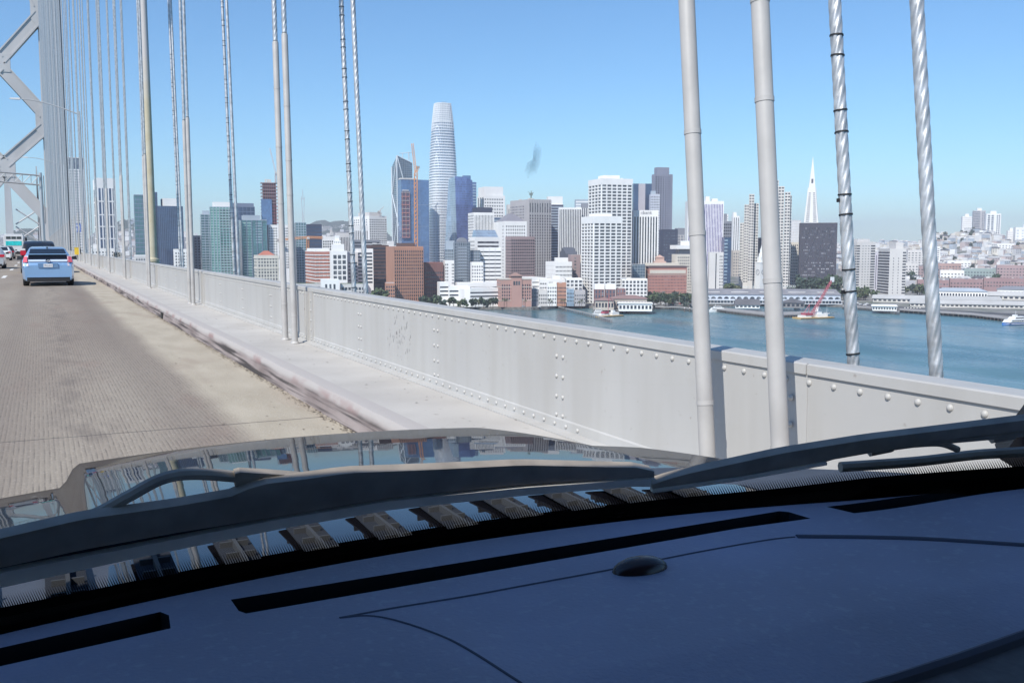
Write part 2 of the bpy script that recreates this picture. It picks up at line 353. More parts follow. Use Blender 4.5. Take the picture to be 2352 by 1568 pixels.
# --- suspender ropes
def ztop(y): return 14+.25*y+.00008*y*y
def rope_mesh(r, z0, z1, dense, seg=30, pitch=.56):
    """six strands laid round a core; dense = ring spacing"""
    mb = MB(); n = max(2, int((z1-z0)/dense)); rings = []
    for i in range(n+1):
        z = z0+(z1-z0)*i/n; a0 = 2*pi*(z-z0)/pitch; rg = []
        for k in range(seg):
            a = 2*pi*k/seg; rr = r*(.74+.26*sqrt(abs(cos(3*(a-a0)))))
            rg.append(Vector((rr*cos(a), rr*sin(a), z)))
        rings.append(rg)
    mb.loft(rings); return mb
def lean(o, dy_per_m): o.rotation_euler = (math.atan(dy_per_m)*-1, 0, 0)
def bands(me_name, r, zs, mat, h=.012, dr=.004):
    out = []
    return [(z, h, dr) for z in zs]
TIES = {}
def ring_me(r, h, mat, nm, seg=18):
    key = (round(r, 4), h, nm)
    if key not in TIES:
        mb = MB(); mb.lathe([(r*.97, -h/2), (r, -h/2), (r, h/2), (r*.97, h/2)], seg); TIES[key] = mb.mesh(nm, mat, smooth=True)
    return TIES[key]
def suspender(k, side, inner):
    """side 0 = nearer rope of the pair, 1 = farther"""
    far = k > 5; Y = G0+GP*k+(.27 if side else -.27); X = 2.975 if inner else 3.96
    zb = -1.28 if inner else -2.8
    ord_ = ['nearest', 'second nearest', 'third nearest', 'fourth nearest', 'fifth nearest', 'sixth nearest']
    w = 'left-hand' if side else 'right-hand'
    if k >= 22: lab = 'thin pale suspender rope seen against the bridge tower'
    elif far: lab = 'thin pale suspender rope in the bunched row between the road lamp poles and the tower'
    elif inner: lab = '%s pipe sleeve with rope of the %s pair standing on the sidewalk' % (w, ord_[k])
    else: lab = ('%s bare spiral rope %sof the %s pair behind the parapet' % (w, 'with ties ' if side else '', ord_[k]))
    t = thing('suspender_rope', (X, Y, zb), lab, 'bridge cable', group='suspender ropes holding the bridge deck')
    H = ztop(Y)-zb; r = .034
    ln = (.106 if inner else .115) if k == 0 else (.046 if inner else .096) if k == 1 else .09 if k in (2, 3) and not inner else 0
    if ln: lean(t, ln); t.location.y -= ln*((-.9 if inner else -.6)-zb)
    if k == 0: near_h = 5.0; dn = .0125
    elif k == 1: near_h = 8.5; dn = .02
    elif k == 2: near_h = 11; dn = .035
    elif k == 3: near_h = 12; dn = .05
    else: near_h = 0
    rr = .0335 if inner else .0345
    seg = 30 if k < 2 else 18
    start = 4.02 if inner else 0
    if k <= 3:
        mb = rope_mesh(rr, start if k else start, max(near_h, start+1), dn, seg); mb.build('wire_rope', GALV, t, smooth=2)
        mb = MB(); mb.tube([(0, 0, max(near_h, start+1)), (0, 0, H)], rr*.95, 8); mb.build('wire_rope_upper', GALV, t, smooth=True)
    else:
        mb = MB(); mb.tube([(0, 0, start), (0, 0, H)], rr*(1.0 if k < 10 else 1.15), 6); mb.build('wire_rope', GALV, t, smooth=True)
    if inner:
        mb = MB()
        if k < 6:
            mb.lathe([(.041, 0), (.041, 4.0), (.036, 4.02)], 24 if k < 2 else 12)
            mb.build('pipe_sleeve', PIPE, t, smooth=True)
            rg = ring_me(.0438, .022, PIPE, 'pipe_coupling', 24)
            for z in ([.37, 1.13, 1.95, 2.4, 3.1] if side == 0 else [.5, 1.35, 1.86, 2.62, 3.4]): inst('pipe_coupling', rg, t, (0, 0, z))
            mb = MB(); mb.lathe([(.058, 0), (.058, .012), (.044, .03)], 16); mb.build('foot_collar', PIPE, t, smooth=True)
        else:
            mb.tube([(0, 0, 0), (0, 0, 4.0)], .043, 6); mb.build('pipe_sleeve', PIPE, t, smooth=True)
    elif side and k < 4:
        tie = ring_me(rr*1.08, .009, BLACK, 'wire_tie'); z = 2.12; i = 0
        rng = random.Random(k)
        while z < (5.2 if k == 0 else 9):
            o = inst('wire_tie', tie, t, (0, 0, z)); o.rotation_euler = (rng.uniform(-.1, .1), rng.uniform(-.12, .05), 0)
            z += (.11, .34, .12, .30)[i % 4]; i += 1
        if k == 0:
            for z in (2.12, 2.55, 3.05):
                mb = MB(); mb.cbox((-.036, .012, z+.02), (.012, .018, .02)); mb.build('tie_knot', BLACK, t)
    return t
for k in range(0, 38):
    for s_ in (0, 1):
        for inn in (True, False): suspender(k, s_, inn)
mb = MB(); pts = [(3.47, y, ztop(y)) for y in range(-40, 371, 10)]; mb.tube(pts, .36, 10)
tag(mb.build('main_cable', PIPE, smooth=True), 'thick main suspension cable sweeping up to the bridge tower', 'bridge cable')
# --- light poles on the parapet
YEL = bpy.data.materials.new('faded_yellow_paint'); nt, b = nodes(YEL); sx = N(nt, 'ShaderNodeSeparateXYZ'); nt.links.new(coords(nt), sx.inputs[0])
yf = ramp(nt, mth(nt, 'ADD', sx.outputs[2], mth(nt, 'MULTIPLY', noise(nt, coords(nt), 2, 4), 1.5)), 7.5, 9.5)
nt.links.new(mixc(nt, yf, mixc(nt, ramp(nt, noise(nt, coords(nt), 3, 5), .35, .7), (.44, .39, .27), (.50, .46, .35)), (.46, .44, .43)), b.inputs['Base Color']); b.inputs['Roughness'].default_value = .6
LPG = M('lamp_post_grey', (.50, .50, .50), .5, .2)
def light_pole(Y, lab, mat, r0):
    t = thing('lamp_post', (4.0, Y, ZR), lab, 'lamp post', group='lamp posts along the bridge')
    H = 14.3; mb = MB(); mb.lathe([(r0, .3), (r0*.95, 2), (r0*.62, H)], 14); mb.build('pole', mat, t, smooth=True)
    mb = MB(); mb.lathe([(r0*1.35, -1.), (r0*1.35, .88), (r0*1.45, .89), (r0*1.45, .99), (r0*1.15, 1.0), (r0*1.0, 1.06)], 14); mb.build('base', mat, t, smooth=True)
    mb = MB(); n = 10; mb.tube([(-5.0*i/n, 0, H-.3+1.15*sin(i/n*pi/2)) for i in range(n+1)], [.07-.003*i for i in range(n+1)], 6); mb.build('arm', mat, t, smooth=True)
    mb = MB(); mb.hexa([(-5.9, -.12, H+.78), (-5., -.16, H+.76), (-5., .16, H+.76), (-5.9, .12, H+.78)], [(-5.8, -.08, H+.9), (-5., -.1, H+.94), (-5., .1, H+.94), (-5.8, .08, H+.9)]); mb.build('lamp_head', mat, t)
light_pole(40.2, 'thick faded yellow lamp post rising behind the parapet', YEL, .17)
light_pole(102, 'slim grey lamp post with curved arm, the taller of the two arms over the road', LPG, .12)
light_pole(168, 'slim grey lamp post with curved arm, farther and lower near the tower leg', LPG, .12)
# flange under the yellow pole on the parapet
# --- call box, mile sign, blue sign
CB = M('call_box_yellow', (.75, .50, .04), .5); STL = M('dull_steel', (.30, .30, .30), .5, .5)
q = onZ(176, 612, -1.28); t = thing('call_box', (2.9, 90, -1.28), 'small yellow emergency call box on a thin post at the sidewalk', 'call box')
mb = MB(); mb.tube([(0, 0, 0), (0, 0, .7)], .04, 8); mb.build('post', STL, t)
mb = MB(); mb.box(-.22, -.16, .55, .22, .16, 1.12); mb.prism([(-.25, -.18), (.25, -.18), (.25, .18), (-.25, .18)], 1.121, 1.17); mb.build('box', CB, t)
mb = MB(); mb.box(.221, -.14, .6, .30, .14, 1.05); mb.build('door', M('black_panel', (.02, .02, .02), .5), t)
t = thing('marker_sign', (3.38, 50.5, ZT), 'small pale marker plate reading H5 above the parapet', 'sign')
mb = MB(); mb.box(-.17, -.01, .02, .17, .01, .26); mb.build('plate', M('marker_plate', (.42, .40, .36), .6), t)
me = text_mesh('H5', .24, .004, M('marker_letters', (.03, .03, .03), .6)); o = inst('lettering', me, t, (0, -.016, .06)); o.rotation_euler = (pi/2, 0, 0)
mb = MB(); mb.box(-.03, .011, -.1, .03, .05, .25); mb.build('post', STL, t)
t = thing('blue_road_sign', (5.0, 150, ZR), 'blue road sign with white marks seen between the suspender ropes', 'sign')
mb = MB(); mb.box(-.42, -.04, 3.5, .42, 0, 4.65); mb.build('plate', M('sign_blue', (.01, .08, .42), .5), t)
WP = M('sign_white', (.75, .75, .75), .5)
mb = MB(); mb.box(-.3, -.055, 4.25, .0, -.041, 4.5); mb.box(-.3, -.055, 3.62, -.05, -.041, 4.05); mb.box(.12, -.055, 3.65, .3, -.041, 4.45); mb.build('symbol', WP, t)
mb = MB(); mb.box(-.06, .001, -1.5, .06, .1, 4.6); mb.build('post', STL, t)
# --- bridge tower
TY = 371.
tw = thing('bridge_tower', (-9.5, TY, ZW), 'huge grey steel suspension bridge tower with diagonal cross bracing at the left', 'bridge tower')
def T(o): o.location = tuple(-c for c in tw.location); return o
def leg(mb, X0, X1, y0, y1, z0, z1):
    mb.box(X0, y0, z0, X1, y1, z1)
XI, XO = 3.95, 9.6
for sgn, nm in ((1, 'leg'), (-1, 'leg')):
    mb = MB()
    def mx(x): return x if sgn > 0 else -19.0-x
    a, b_ = sorted((mx(XI), mx(XO)))
    mb.box(a, TY, ZW, b_, TY+7, 128)
    # cellular corner ribs
    for i in range(5):
        xx = XI+.25+i*1.2; a, b_ = sorted((mx(xx), mx(xx+.35))); mb.box(a, TY-.45, ZW, b_, TY-.003, 128)
    a, b_ = sorted((mx(XI-1.1), mx(XI-.01))); mb.box(a, TY+1.6, ZW, b_, TY+5.4, 128)
    T(mb.build(nm, TOWP, tw))
    mb = MB(); a, b_ = sorted((mx(XO+.01), mx(XO+.5))); mb.box(a, TY-.2, -5, b_, TY+.6, 128); T(mb.build('conduit', M('dark_conduit', (.05, .05, .055), .6), tw))  # dark strip along the outer edge of the leg
def brace(x0, z0, x1, z1, th=3.7, y0=TY+.6, y1=TY+5.6):
    d = Vector((x1-x0, 0, z1-z0)); L = d.length; m_ = Matrix.Translation((x0, 0, z0)) @ Matrix.Rotation(-math.atan2(d.z, d.x), 4, 'Y')
    mb = MB(); mb.box(0, y0, -th/2, L, y1, th/2, m_); mb.box(.2, y0-.35, -th/2-.12, L-.2, y0-.003, -th/2+.3, m_); mb.box(.2, y0-.35, th/2-.3, L-.2, y0-.003, th/2+.12, m_)
    T(mb.build('brace', TOWP, tw))
def px(x, y): p = onY(x, y, TY); return p.x, p.z
CX = -9.5
nodes_z = []
a1 = px(75, 38); c1_ = px(-2, 138); a2 = px(93, 262); a3 = px(96, 292); c2_ = px(3, 378); a4 = px(112, 505)
zA, zC1, zB, zB2, zC2, zD = a1[1], c1_[1], a2[1], a3[1], c2_[1], a4[1]
for s_ in (1, -1):
    def mx(x): return x if s_ > 0 else -19.0-x
    for (xa, za), (xb, zb) in (((XI-.3, zA+1), (CX, zC1)), ((CX, zC1-1.5), (XI-.3, zB)), ((XI-.3, zB2), (CX, zC2+.5)), ((CX, zC2-2.5), (XI-.3, zD)), ((CX, zA+33), (XI-.3, zA+4))):
        brace(mx(xa), za, mx(xb), zb)
    for zc in (zA+2.5, (zB+zB2)/2, zD-2):
        mb = MB(); pts = [(XI, zc-7), (XI, zc+7), (XI-3.2, zc+3.2), (XI-3.2, zc-3.2)]
        pl = [(mx(p[0]), p[1]) for p in pts]
        mb.add([(x, TY+.4, z) for x, z in pl]+[(x, TY+5.8, z) for x, z in pl], [(0, 1, 2, 3), (7, 6, 5, 4), (0, 4, 5, 1), (1, 5, 6, 2), (2, 6, 7, 3), (3, 7, 4, 0)])
        T(mb.build('gusset', TOWP, tw))
for zc in (zC1-.7, zC2-1):
    mb = MB(); mb.box(CX-3.4, TY+.4, zc-3, CX+3.4, TY+5.8, zc+3); T(mb.build('gusset', TOWP, tw))
# next tower beyond and its cables
t2 = thing('bridge_tower', (-20, 1080, ZW), 'distant hazy bridge tower leg seen over the bus roof', 'bridge tower')
for xa, xb in ((12, 37), (88, 98)):
    p0 = onY(xa, 560, 1080).x; p1 = onY(xb, 560, 1080).x; w_ = (p1-p0)
    mb = MB(); y0 = 1080; p2 = onY(xa+ (8 if xa < 50 else 0), 455, 1080).x; p3 = onY(xb-(6 if xa < 50 else 0), 455, 1080).x
    zt = onY(20, 380, 1080).z
    mb.hexa([(p0, y0, ZW), (p1, y0, ZW), (p1, y0+8, ZW), (p0, y0+8, ZW)], [(p0+2, y0, zt), (p1-3, y0, zt), (p1-3, y0+8, zt), (p0+2, y0+8, zt)])
    o = mb.build('leg', TOWP, t2); o.location = tuple(-c for c in t2.location)
mb = MB()
for i in range(14):
    x0 = onY(30+i*5, 0, 1080).x
for (xa, ya, xb, yb) in ((36, 520, 90, 556), (36, 556, 90, 520), (36, 480, 90, 515), (36, 515, 90, 480)):
    p, q = onY(xa, ya, 1080), onY(xb, yb, 1080); mb.tube([(p.x, 1084, p.z), (q.x, 1084, q.z)], .7, 4)
o = mb.build('brace', TOWP, t2); o.location = tuple(-c for c in t2.location)
# sign gantry ahead
gy = 300.
gp = [onY(x, y, gy) for x, y in ((22, 393), (90, 403), (92, 560))]
gt = thing('sign_gantry', (gp[1].x, gy, ZR), 'grey lattice sign gantry crossing the road before the tower bracing', 'gantry')
mb = MB(); off = Vector(gt.location)
for dz in (0, -2.6):
    for dy in (0, 1.6):
        mb.tube([gp[1]+Vector((0, dy, dz))-off, gp[0]+Vector((-22, dy, dz+1))-off], .16, 4)
n = 14
for i in range(n):
    f = i/n; g = (i+1)/n; A = gp[1].lerp(gp[0]+Vector((-22, 0, 1)), f); B = gp[1].lerp(gp[0]+Vector((-22, 0, 1)), g)
    mb.tube([A-off, B+Vector((0, 0, -2.6))-off], .09, 4); mb.tube([A-off, A+Vector((0, 0, -2.6))-off], .09, 4)
mb.build('truss', GALV, gt)
mb = MB(); mb.tube([Vector((.3, .8, 0)), Vector((.3, .8, gp[1].z+.8-off.z))], [.55, .4], 8); mb.build('post', GALV, gt, smooth=True)
mb = MB(); mb.box(.95, .4, 8, 1.2, 1.0, gp[1].z-off.z); mb.build('ladder', STL, gt)
# ================================================================ VEHICLES AHEAD
TYRE = M('tyre_rubber', (.02, .02, .02), .85); RIM = M('wheel_rim', (.35, .35, .36), .35, .8); DGL = M('car_glass', (.015, .02, .03), .08, 0, .1, 2, spec=.9)
BPL = M('black_plastic', (.02, .02, .022), .6)
def carpaint(nm, c, metal=.35): return M(nm, c, .32, metal, .05, 1, coat=.8)
def wheel(t, x, y, r=.32, w=.21):
    mb = MB(); n = 20; pr_ = [(r*.6, -w/2), (r*.93, -w/2), (r, -w/2+.03), (r, w/2-.03), (r*.93, w/2), (r*.6, w/2)]
    mb.add([(z, rr*cos(2*pi*k/n), rr*sin(2*pi*k/n)) for rr, z in pr_ for k in range(n)], [(i*n+k, i*n+(k+1) % n, ((i+1) % 6)*n+(k+1) % n, ((i+1) % 6)*n+k) for i in range(6) for k in range(n)])
    wt = mb.build('wheel', TYRE, t, smooth=True); wt.location = (x, y, r)
    mb = MB(); s = 1 if x > 0 else -1; mb.add([(s*w*.42, r*.6*cos(2*pi*k/n), r*.6*sin(2*pi*k/n)) for k in range(n)]+[(s*w*.3, 0, 0)], [(k, (k+1) % n, n) for k in range(n)])
    mb.build('rim', RIM, wt)
def car(name, label, cat, X, Y, L, W, H, prof, paint, belt=.95, roofw=.68, glass_rear=None, lights=None, group=None, lightcol=(.45, .02, .03)):
    """prof: (y from rear, top z); body lofted from these stations, rear bumper at y=0"""
    t = thing(name, (X, Y, ZR), label, cat, group=group)
    w = W/2; rings = []
    for (y, zt) in prof:
        e = min(1, .90+.10*min(1, y/.35)) if y < L/2 else min(1, .80+.2*min(1, (L-y)/.7))
        ww = w*e; zb = belt if zt > belt+.06 else zt-.05; rw = roofw*W/2/.875 if zt > belt+.06 else ww*.9
        f = min(1, max(0, (zt-belt)/(H-belt))); rw = ww*.93*(1-f)+roofw*(W/1.75)*f if zt > belt else ww*.9
        hs = [(ww*.90, .2), (ww*.97, .27), (ww, .45), (ww, .66), (ww*.985, max(.72, zb-.02)), (rw*1.0, max(.74, zt-.05)), (rw*.86, max(.76, zt-.012)), (0, max(.78, zt))]
        rg = [Vector((a, y, z)) for a, z in hs]+[Vector((-a, y, z)) for a, z in hs[-2::-1]]
        rings.append(rg)
    mb = MB(); mb.loft(rings); body = mb.build('body', paint, t, smooth=True)
    bv = body.modifiers.new('soft', 'BEVEL'); bv.width = .03; bv.segments = 2; bv.limit_method = 'ANGLE'; bv.angle_limit = radians(25)
    for x in (-w+.12, w-.12):
        for y in (.78, L-.85): wheel(t, x, y, .33)
    mb = MB(); mb.box(-w*.82, -.012, .17, w*.82, .25, .33); mb.build('lower_bumper', BPL, t)
    mb = MB()
    for s in (-1, 1):
        mb = MB(); mb.hexa([(s*w*1.0, L*.62, belt-.02), (s*(w+.2), L*.62, belt-.02), (s*(w+.2), L*.62+.12, belt-.02), (s*w, L*.62+.12, belt-.02)], [(s*w*1.0, L*.62, belt+.1), (s*(w+.18), L*.62, belt+.13), (s*(w+.16), L*.62+.12, belt+.13), (s*w, L*.62+.12, belt+.1)]); mb.build('side_mirror', BPL, t)
    def at(z):   # rear surface y at height z
        for (y0, z0), (y1, z1) in zip(prof, prof[1:]):
            if z0 <= z <= z1: return y0+(y1-y0)*(z-z0)/max(1e-6, z1-z0)
        return prof[0][0]
    def panel(nm, x0b, x1b, z0, x0t, x1t, z1, mat, off=.02, rise=.012):
        a, c = at(z0)-off, at(z1)-off
        mb = MB(); mb.hexa([(x0b, a+.03, z0-.0), (x1b, a+.03, z0), (x1t, c+.03, z1), (x0t, c+.03, z1)], [(x0b, a, z0+rise), (x1b, a, z0+rise), (x1t, c, z1+rise), (x0t, c, z1+rise)])
        return mb.build(nm, mat, t)
    return t, at, panel
# blue hatchback directly ahead
BLU = carpaint('light_blue_paint', (.26, .43, .66)); SIL = carpaint('silver_paint', (.55, .56, .58), .5); DRKP = carpaint('black_car_paint', (.012, .012, .014), .2)
t, at, panel = car('parked_car'.replace('parked_', 'hatchback_'), 'light blue hatchback driving straight ahead in our lane', 'car', .27, 40.1, 4.45, 1.78, 1.49,
    [(0, .62), (.0, .80), (.05, .90), (.13, 1.0), (.34, 1.20), (.85, 1.39), (1.3, 1.46), (2.0, 1.49), (2.6, 1.43), (3.5, 1.0), (4.2, .82), (4.45, .62)], BLU, .98, .60)
panel('rear_window', -.63, .63, 1.215, -.58, .58, 1.385, DGL)
panel('lower_rear_window', -.66, .66, 1.01, -.645, .645, 1.18, M('black_glass', (.006, .007, .01), .12), .03)
mb = MB(); mb.hexa([(-.66, .22, 1.18), (.66, .22, 1.18), (.66, .40, 1.19), (-.66, .40, 1.19)], [(-.65, .22, 1.212), (.65, .22, 1.212), (.65, .42, 1.222), (-.65, .42, 1.222)]); mb.build('spoiler', BLU, t)
panel('trim_strip', -.66, .66, .91, -.66, .66, .985, carpaint('pale_trim', (.62, .70, .80), .3), .035)
for s in (-1, 1):
    a = at(.9)
    mb = MB(); mb.hexa([(s*.665, -.03, .76), (s*.85, .06, .76), (s*.86, .3, .76), (s*.665, .2, .76)], [(s*.665, .20, 1.13), (s*.79, .27, 1.13), (s*.79, .6, 1.13), (s*.665, .4, 1.13)])
    tl = mb.build('tail_light', M('lamp_lens_clear', (.72, .62, .62), .15), t)
    mb = MB(); mb.hexa([(s*.70, .00, .90), (s*.85, .08, .9), (s*.85, .2, .9), (s*.7, .2, .9)], [(s*.70, .14, 1.11), (s*.80, .22, 1.11), (s*.8, .3, 1.11), (s*.7, .3, 1.11)]); mb.build('red_lens', M('lamp_lens_red', (.62, .12, .16), .15), tl)
mb = MB(); mb.box(-.34, -.035, .70, .34, -.012, .86); rc = mb.build('plate_recess', carpaint('shaded_recess_blue', (.16, .28, .46)), t)  # darker copy of the body blue, shade of a recess put into the colour
mb = MB(); mb.box(-.155, -.05, .715, .155, -.036, .80+.035); pl = mb.build('licence_plate', WP, t)
me = text_mesh('7RUL415', .085, .001, M('plate_ink', (.05, .06, .12), .6)); o = inst('plate_characters', me, pl, (0, -.052, .745)); o.rotation_euler = (pi/2, 0, 0); o.scale = (.85, 1, 1)
mb = MB()
for rx, rz, th_ in ((.075, .05, .011), (.03, .05, .009), (.055, .02, .009)):
    mb.tube([(rx*cos(2*pi*k/20), -.02, .955+rz*sin(2*pi*k/20)+(.018 if rz < .03 else 0)) for k in range(21)], th_, 5, cap=False)
mb.build('badge', M('dark_chrome', (.08, .08, .09), .2, .8), t)
mb = MB(); mb.tube([(.0, 1.0, 1.42), (0, .9, 1.54)], .012, 5); mb.box(-.03, .98, 1.42, .03, 1.08, 1.455); mb.build('antenna', BPL, t)
mb = MB(); mb.box(-.7, -.03, .335, .7, -.014, .37); mb.build('bumper_lip', BLU, t)
# black SUV in front of it
t, at, panel = car('sport_utility_vehicle', 'black sport utility vehicle just in front of the blue hatchback', 'car', -.02, 59.5, 4.9, 1.95, 1.80,
    [(0, .7), (0, 1.0), (.06, 1.1), (.3, 1.62), (.6, 1.76), (1.6, 1.80), (3.0, 1.76), (3.9, 1.15), (4.8, .95), (4.9, .7)], DRKP, 1.08, .66)
panel('rear_window', -.68, .68, 1.14, -.58, .58, 1.6, DGL)
for s in (-1, 1):
    mb = MB(); mb.box(s*.80-.13, -.05, 1.0, s*.80+.15, .1, 1.26); mb.build('tail_light', M('lamp_lens_deep_red', (.50, .01, .03), .2), t)
    mb = MB(); mb.box(s*.80-.13, -.06, 1.27, s*.80+.12, .1, 1.36); mb.build('reverse_light', M('lamp_lens_white', (.7, .65, .65), .2), t)
# white sedan, dark sedan and silver sedan in the next lane
def at_px(xc, yb): p = onZ(xc, yb, ZR); return p.x, p.y
SED = lambda H: [(0, .65), (0, .9), (.12, 1.0), (.75, 1.04), (1.3, H-.04), (2.0, H), (2.7, H-.06), (3.6, .95), (4.4, .82), (4.6, .6)]
t, at, panel = car('sedan', 'white sedan in the next lane to the left behind a dark car', 'car', -3.56, 113, 4.6, 1.82, 1.45, SED(1.45), carpaint('white_car_paint', (.75, .75, .74), 0), .98, .62)
panel('rear_window', -.62, .62, 1.06, -.52, .52, 1.38, DGL)
for s in (-1, 1): mb = MB(); mb.box(s*.72-.14, -.03, .8, s*.72+.14, .08, .93); mb.build('tail_light', M('lamp_lens_deep_red', (.5, .01, .03), .2), t)
mb = MB(); mb.box(-.2, -.03, .6, .2, .0, .72); mb.build('licence_plate', WP, t)
t, at, panel = car('sedan', 'dark grey sedan behind the white bus, farther than the white sedan', 'car', -3.5, 126, 4.6, 1.82, 1.5, SED(1.5), carpaint('dark_grey_paint', (.08, .085, .09), .5), .98, .62)
panel('rear_window', -.62, .62, 1.06, -.52, .52, 1.4, DGL)
for s in (-1, 1): mb = MB(); mb.box(s*.72-.14, -.03, .8, s*.72+.14, .08, .93); mb.build('tail_light', M('lamp_lens_deep_red', (.5, .01, .03), .2), t)
t, at, panel = car('sedan', 'silver sedan cut off by the left edge of the picture', 'car', -3.0, 71.8, 4.6, 1.82, 1.46, SED(1.46), SIL, .98, .62)
panel('rear_window', -.62, .62, 1.06, -.52, .52, 1.38, DGL)
for s in (-1, 1): mb = MB(); mb.box(s*.76-.14, -.04, .78, s*.76+.15, .1, .95); mb.build('tail_light', M('lamp_lens_deep_red', (.5, .01, .03), .2), t)
# bus
bx = (onY(8, 540, 154).x+onY(53, 540, 154).x)/2
t = thing('bus', (bx, 154, ZR), 'white bus with a turquoise rear panel far ahead in the next lane', 'bus')
WB = M('bus_white', (.62, .62, .62), .4, 0, .08, 1)
mb = MB(); mb.box(-1.27, 0, .35, 1.27, 11.5, 3.05); mb.box(-1.15, .2, 3.051, 1.15, 11, 3.2); o = mb.build('body', WB, t); bv = o.modifiers.new('b', 'BEVEL'); bv.width = .12; bv.segments = 3
for i, x in enumerate((-.92, -.25, .42)):
    mb = MB(); mb.box(x-.02, -.03, 2.5, x+.56, 0, 2.85); mb.build('rear_window', DGL, t)
mb = MB(); mb.box(-1.0, -.04, 1.6, 1.0, -.005, 2.2); mb.build('rear_advert', M('turquoise_print', (.02, .50, .50), .5, 0, .35, 3), t)
for x in (-1.1, 1.1):
    wheel(t, x, 2.8, .48, .3); wheel(t, x, 8.8, .48, .3)
mb = MB(); mb.box(-1.1, -.03, .36, 1.1, .02, .7); mb.build('lower_bumper', BPL, t)
mb = MB(); mb.box(1.32, 10.6, 2.2, 1.6, 10.9, 2.8); mb.build('side_mirror', BPL, t)
mb = MB()
for i in range(8): mb.box(1.27, .9+i*1.25, 1.7, 1.285, 1.95+i*1.25, 2.7)
mb.build('side_window', DGL, t)

# ================================================================ OUR OWN CAR
HOODP = bpy.data.materials.new('black_hood_paint'); nt, b = nodes(HOODP)
b.inputs['Base Color'].default_value = (.006, .006, .008, 1); b.inputs['Metallic'].default_value = 0; b.inputs['IOR'].default_value = 1.2
b.inputs['Coat Weight'].default_value = 0; b.inputs['Coat Roughness'].default_value = .012; b.inputs['Coat IOR'].default_value = 1.5
nz = noise(nt, coords(nt), 60, 3); b.inputs['Roughness'].default_value = .02
bumpn(nt, b, noise(nt, coords(nt), 5, 2), .012, .05)
bn = b.inputs['Normal'].links[0].from_socket; b.inputs['Specular IOR Level'].default_value = 0
gz = N(nt, 'ShaderNodeBsdfGlossy'); gz.inputs['Roughness'].default_value = .025; gz.inputs['Color'].default_value = (.95, .97, 1, 1); nt.links.new(bn, gz.inputs['Normal'])
fz = N(nt, 'ShaderNodeFresnel'); fz.inputs[0].default_value = 1.45; mz = N(nt, 'ShaderNodeMixShader'); nt.links.new(mth(nt, 'MINIMUM', fz.outputs[0], .34), mz.inputs[0])
nt.links.new(b.outputs[0], mz.inputs[1]); nt.links.new(gz.outputs[0], mz.inputs[2]); nt.links.new(mz.outputs[0], nt.nodes['Material Output'].inputs[0])
DASH = bpy.data.materials.new('dash_vinyl'); nt, b = nodes(DASH)
dust = ramp(nt, noise(nt, coords(nt), 110, 6), .57, .68); cl = ramp(nt, noise(nt, coords(nt), 2.2, 5), .35, .7)
c = mixc(nt, cl, (.27, .27, .35), (.39, .41, .58)); c = mixc(nt, mth(nt, 'MULTIPLY', dust, .3), c, (.42, .44, .50))
nt.links.new(c, b.inputs['Base Color']); b.inputs['Roughness'].default_value = .62; b.inputs['Specular IOR Level'].default_value = .6
bumpn(nt, b, noise(nt, coords(nt), 260, 4), .7, .001)
WIPM = M('wiper_black', (.30, .26, .215), .5, 0, .2, 30, spec=.6, bump=.1, bscale=90, bd=.001)
WIPG = M('wiper_edge_grey', (.75, .74, .70), .45, 0, .1, 20)
COWL = M('cowl_plastic', (.05, .058, .075), .55, 0, .2, 12, bump=.2, bscale=70, bd=.002)
VOID = M('painted_dark_void', (.03, .034, .042), .95, spec=0.)
HC, HW = .474, .93
own = thing('black_car', (HC, 0, ZR), 'our own black car: glossy bonnet, wipers and dark dashboard filling the foreground', 'car')
def O(o): o.location = tuple(-c for c in own.location); return o
def hood_z(x, y):
    z = -.324-.0571*(y-.814)**2-.0778*(x-HC)**2
    f = min(1, max(0, (.05-x)/.034)); f = f*f*(3-2*f); g = min(1, max(0, (x-(2*HC-.055-.0))/.055)) ; g = g*g*(3-2*g)
    z -= .042*max(f, g)
    e = max(0, y-2.0+.10*abs(x-HC)**2); z -= .62*e*e
    s = max(0, abs(x-HC)-(HW-.10)); z -= 6*s*s
    return z
xs = [HC-HW+2*HW*i/150 for i in range(151)]; ysr = [1.02+1.85*j/90 for j in range(91)]
mb = MB(); mb.add([(x, y, hood_z(x, y)) for y in ysr for x in xs], [(j*151+i, j*151+i+1, (j+1)*151+i+1, (j+1)*151+i) for j in range(90) for i in range(150)])
O(mb.build('bonnet', HOODP, own, smooth=2, fix=False))
# shell: fenders, grille, doors, roof, pillars (mostly out of view, keeps the cabin in shade)
mb = MB()
for s in (-1, 1):
    x = HC+s*(HW+.0); a, b_ = sorted((x, x+s*.05))
    mb.box(a, 1.0, -1.15, b_, 2.59, -.80)
mb.box(HC-HW, 2.6, -1.15, HC+HW, 2.75, -.95)
O(mb.build('fender', HOODP, own))
mb = MB(); y0r, zr = .51, .37
mb.box(HC-HW, -2.6, zr, HC+HW, y0r, zr+.05)
O(mb.build('roof', HOODP, own))
mb = MB(); mb.box(HC-HW+.1, -2.6, zr-.02, HC+HW-.1, y0r-.02, zr-.003); O(mb.build('headliner', M('headliner_grey', (.25, .25, .26), .9), own))
mb = MB()
for x0, x1 in ((HC-.68, HC-.12), (HC+.15, HC+.7)): mb = MB(); mb.hexa([(x0, .30, .31), (x1, .30, .31), (x1, .46, .325), (x0, .46, .325)], [(x0, .30, .325), (x1, .30, .325), (x1, .46, .342), (x0, .46, .342)]); O(mb.build('sun_visor', M('visor_grey', (.25, .25, .26), .9), own))
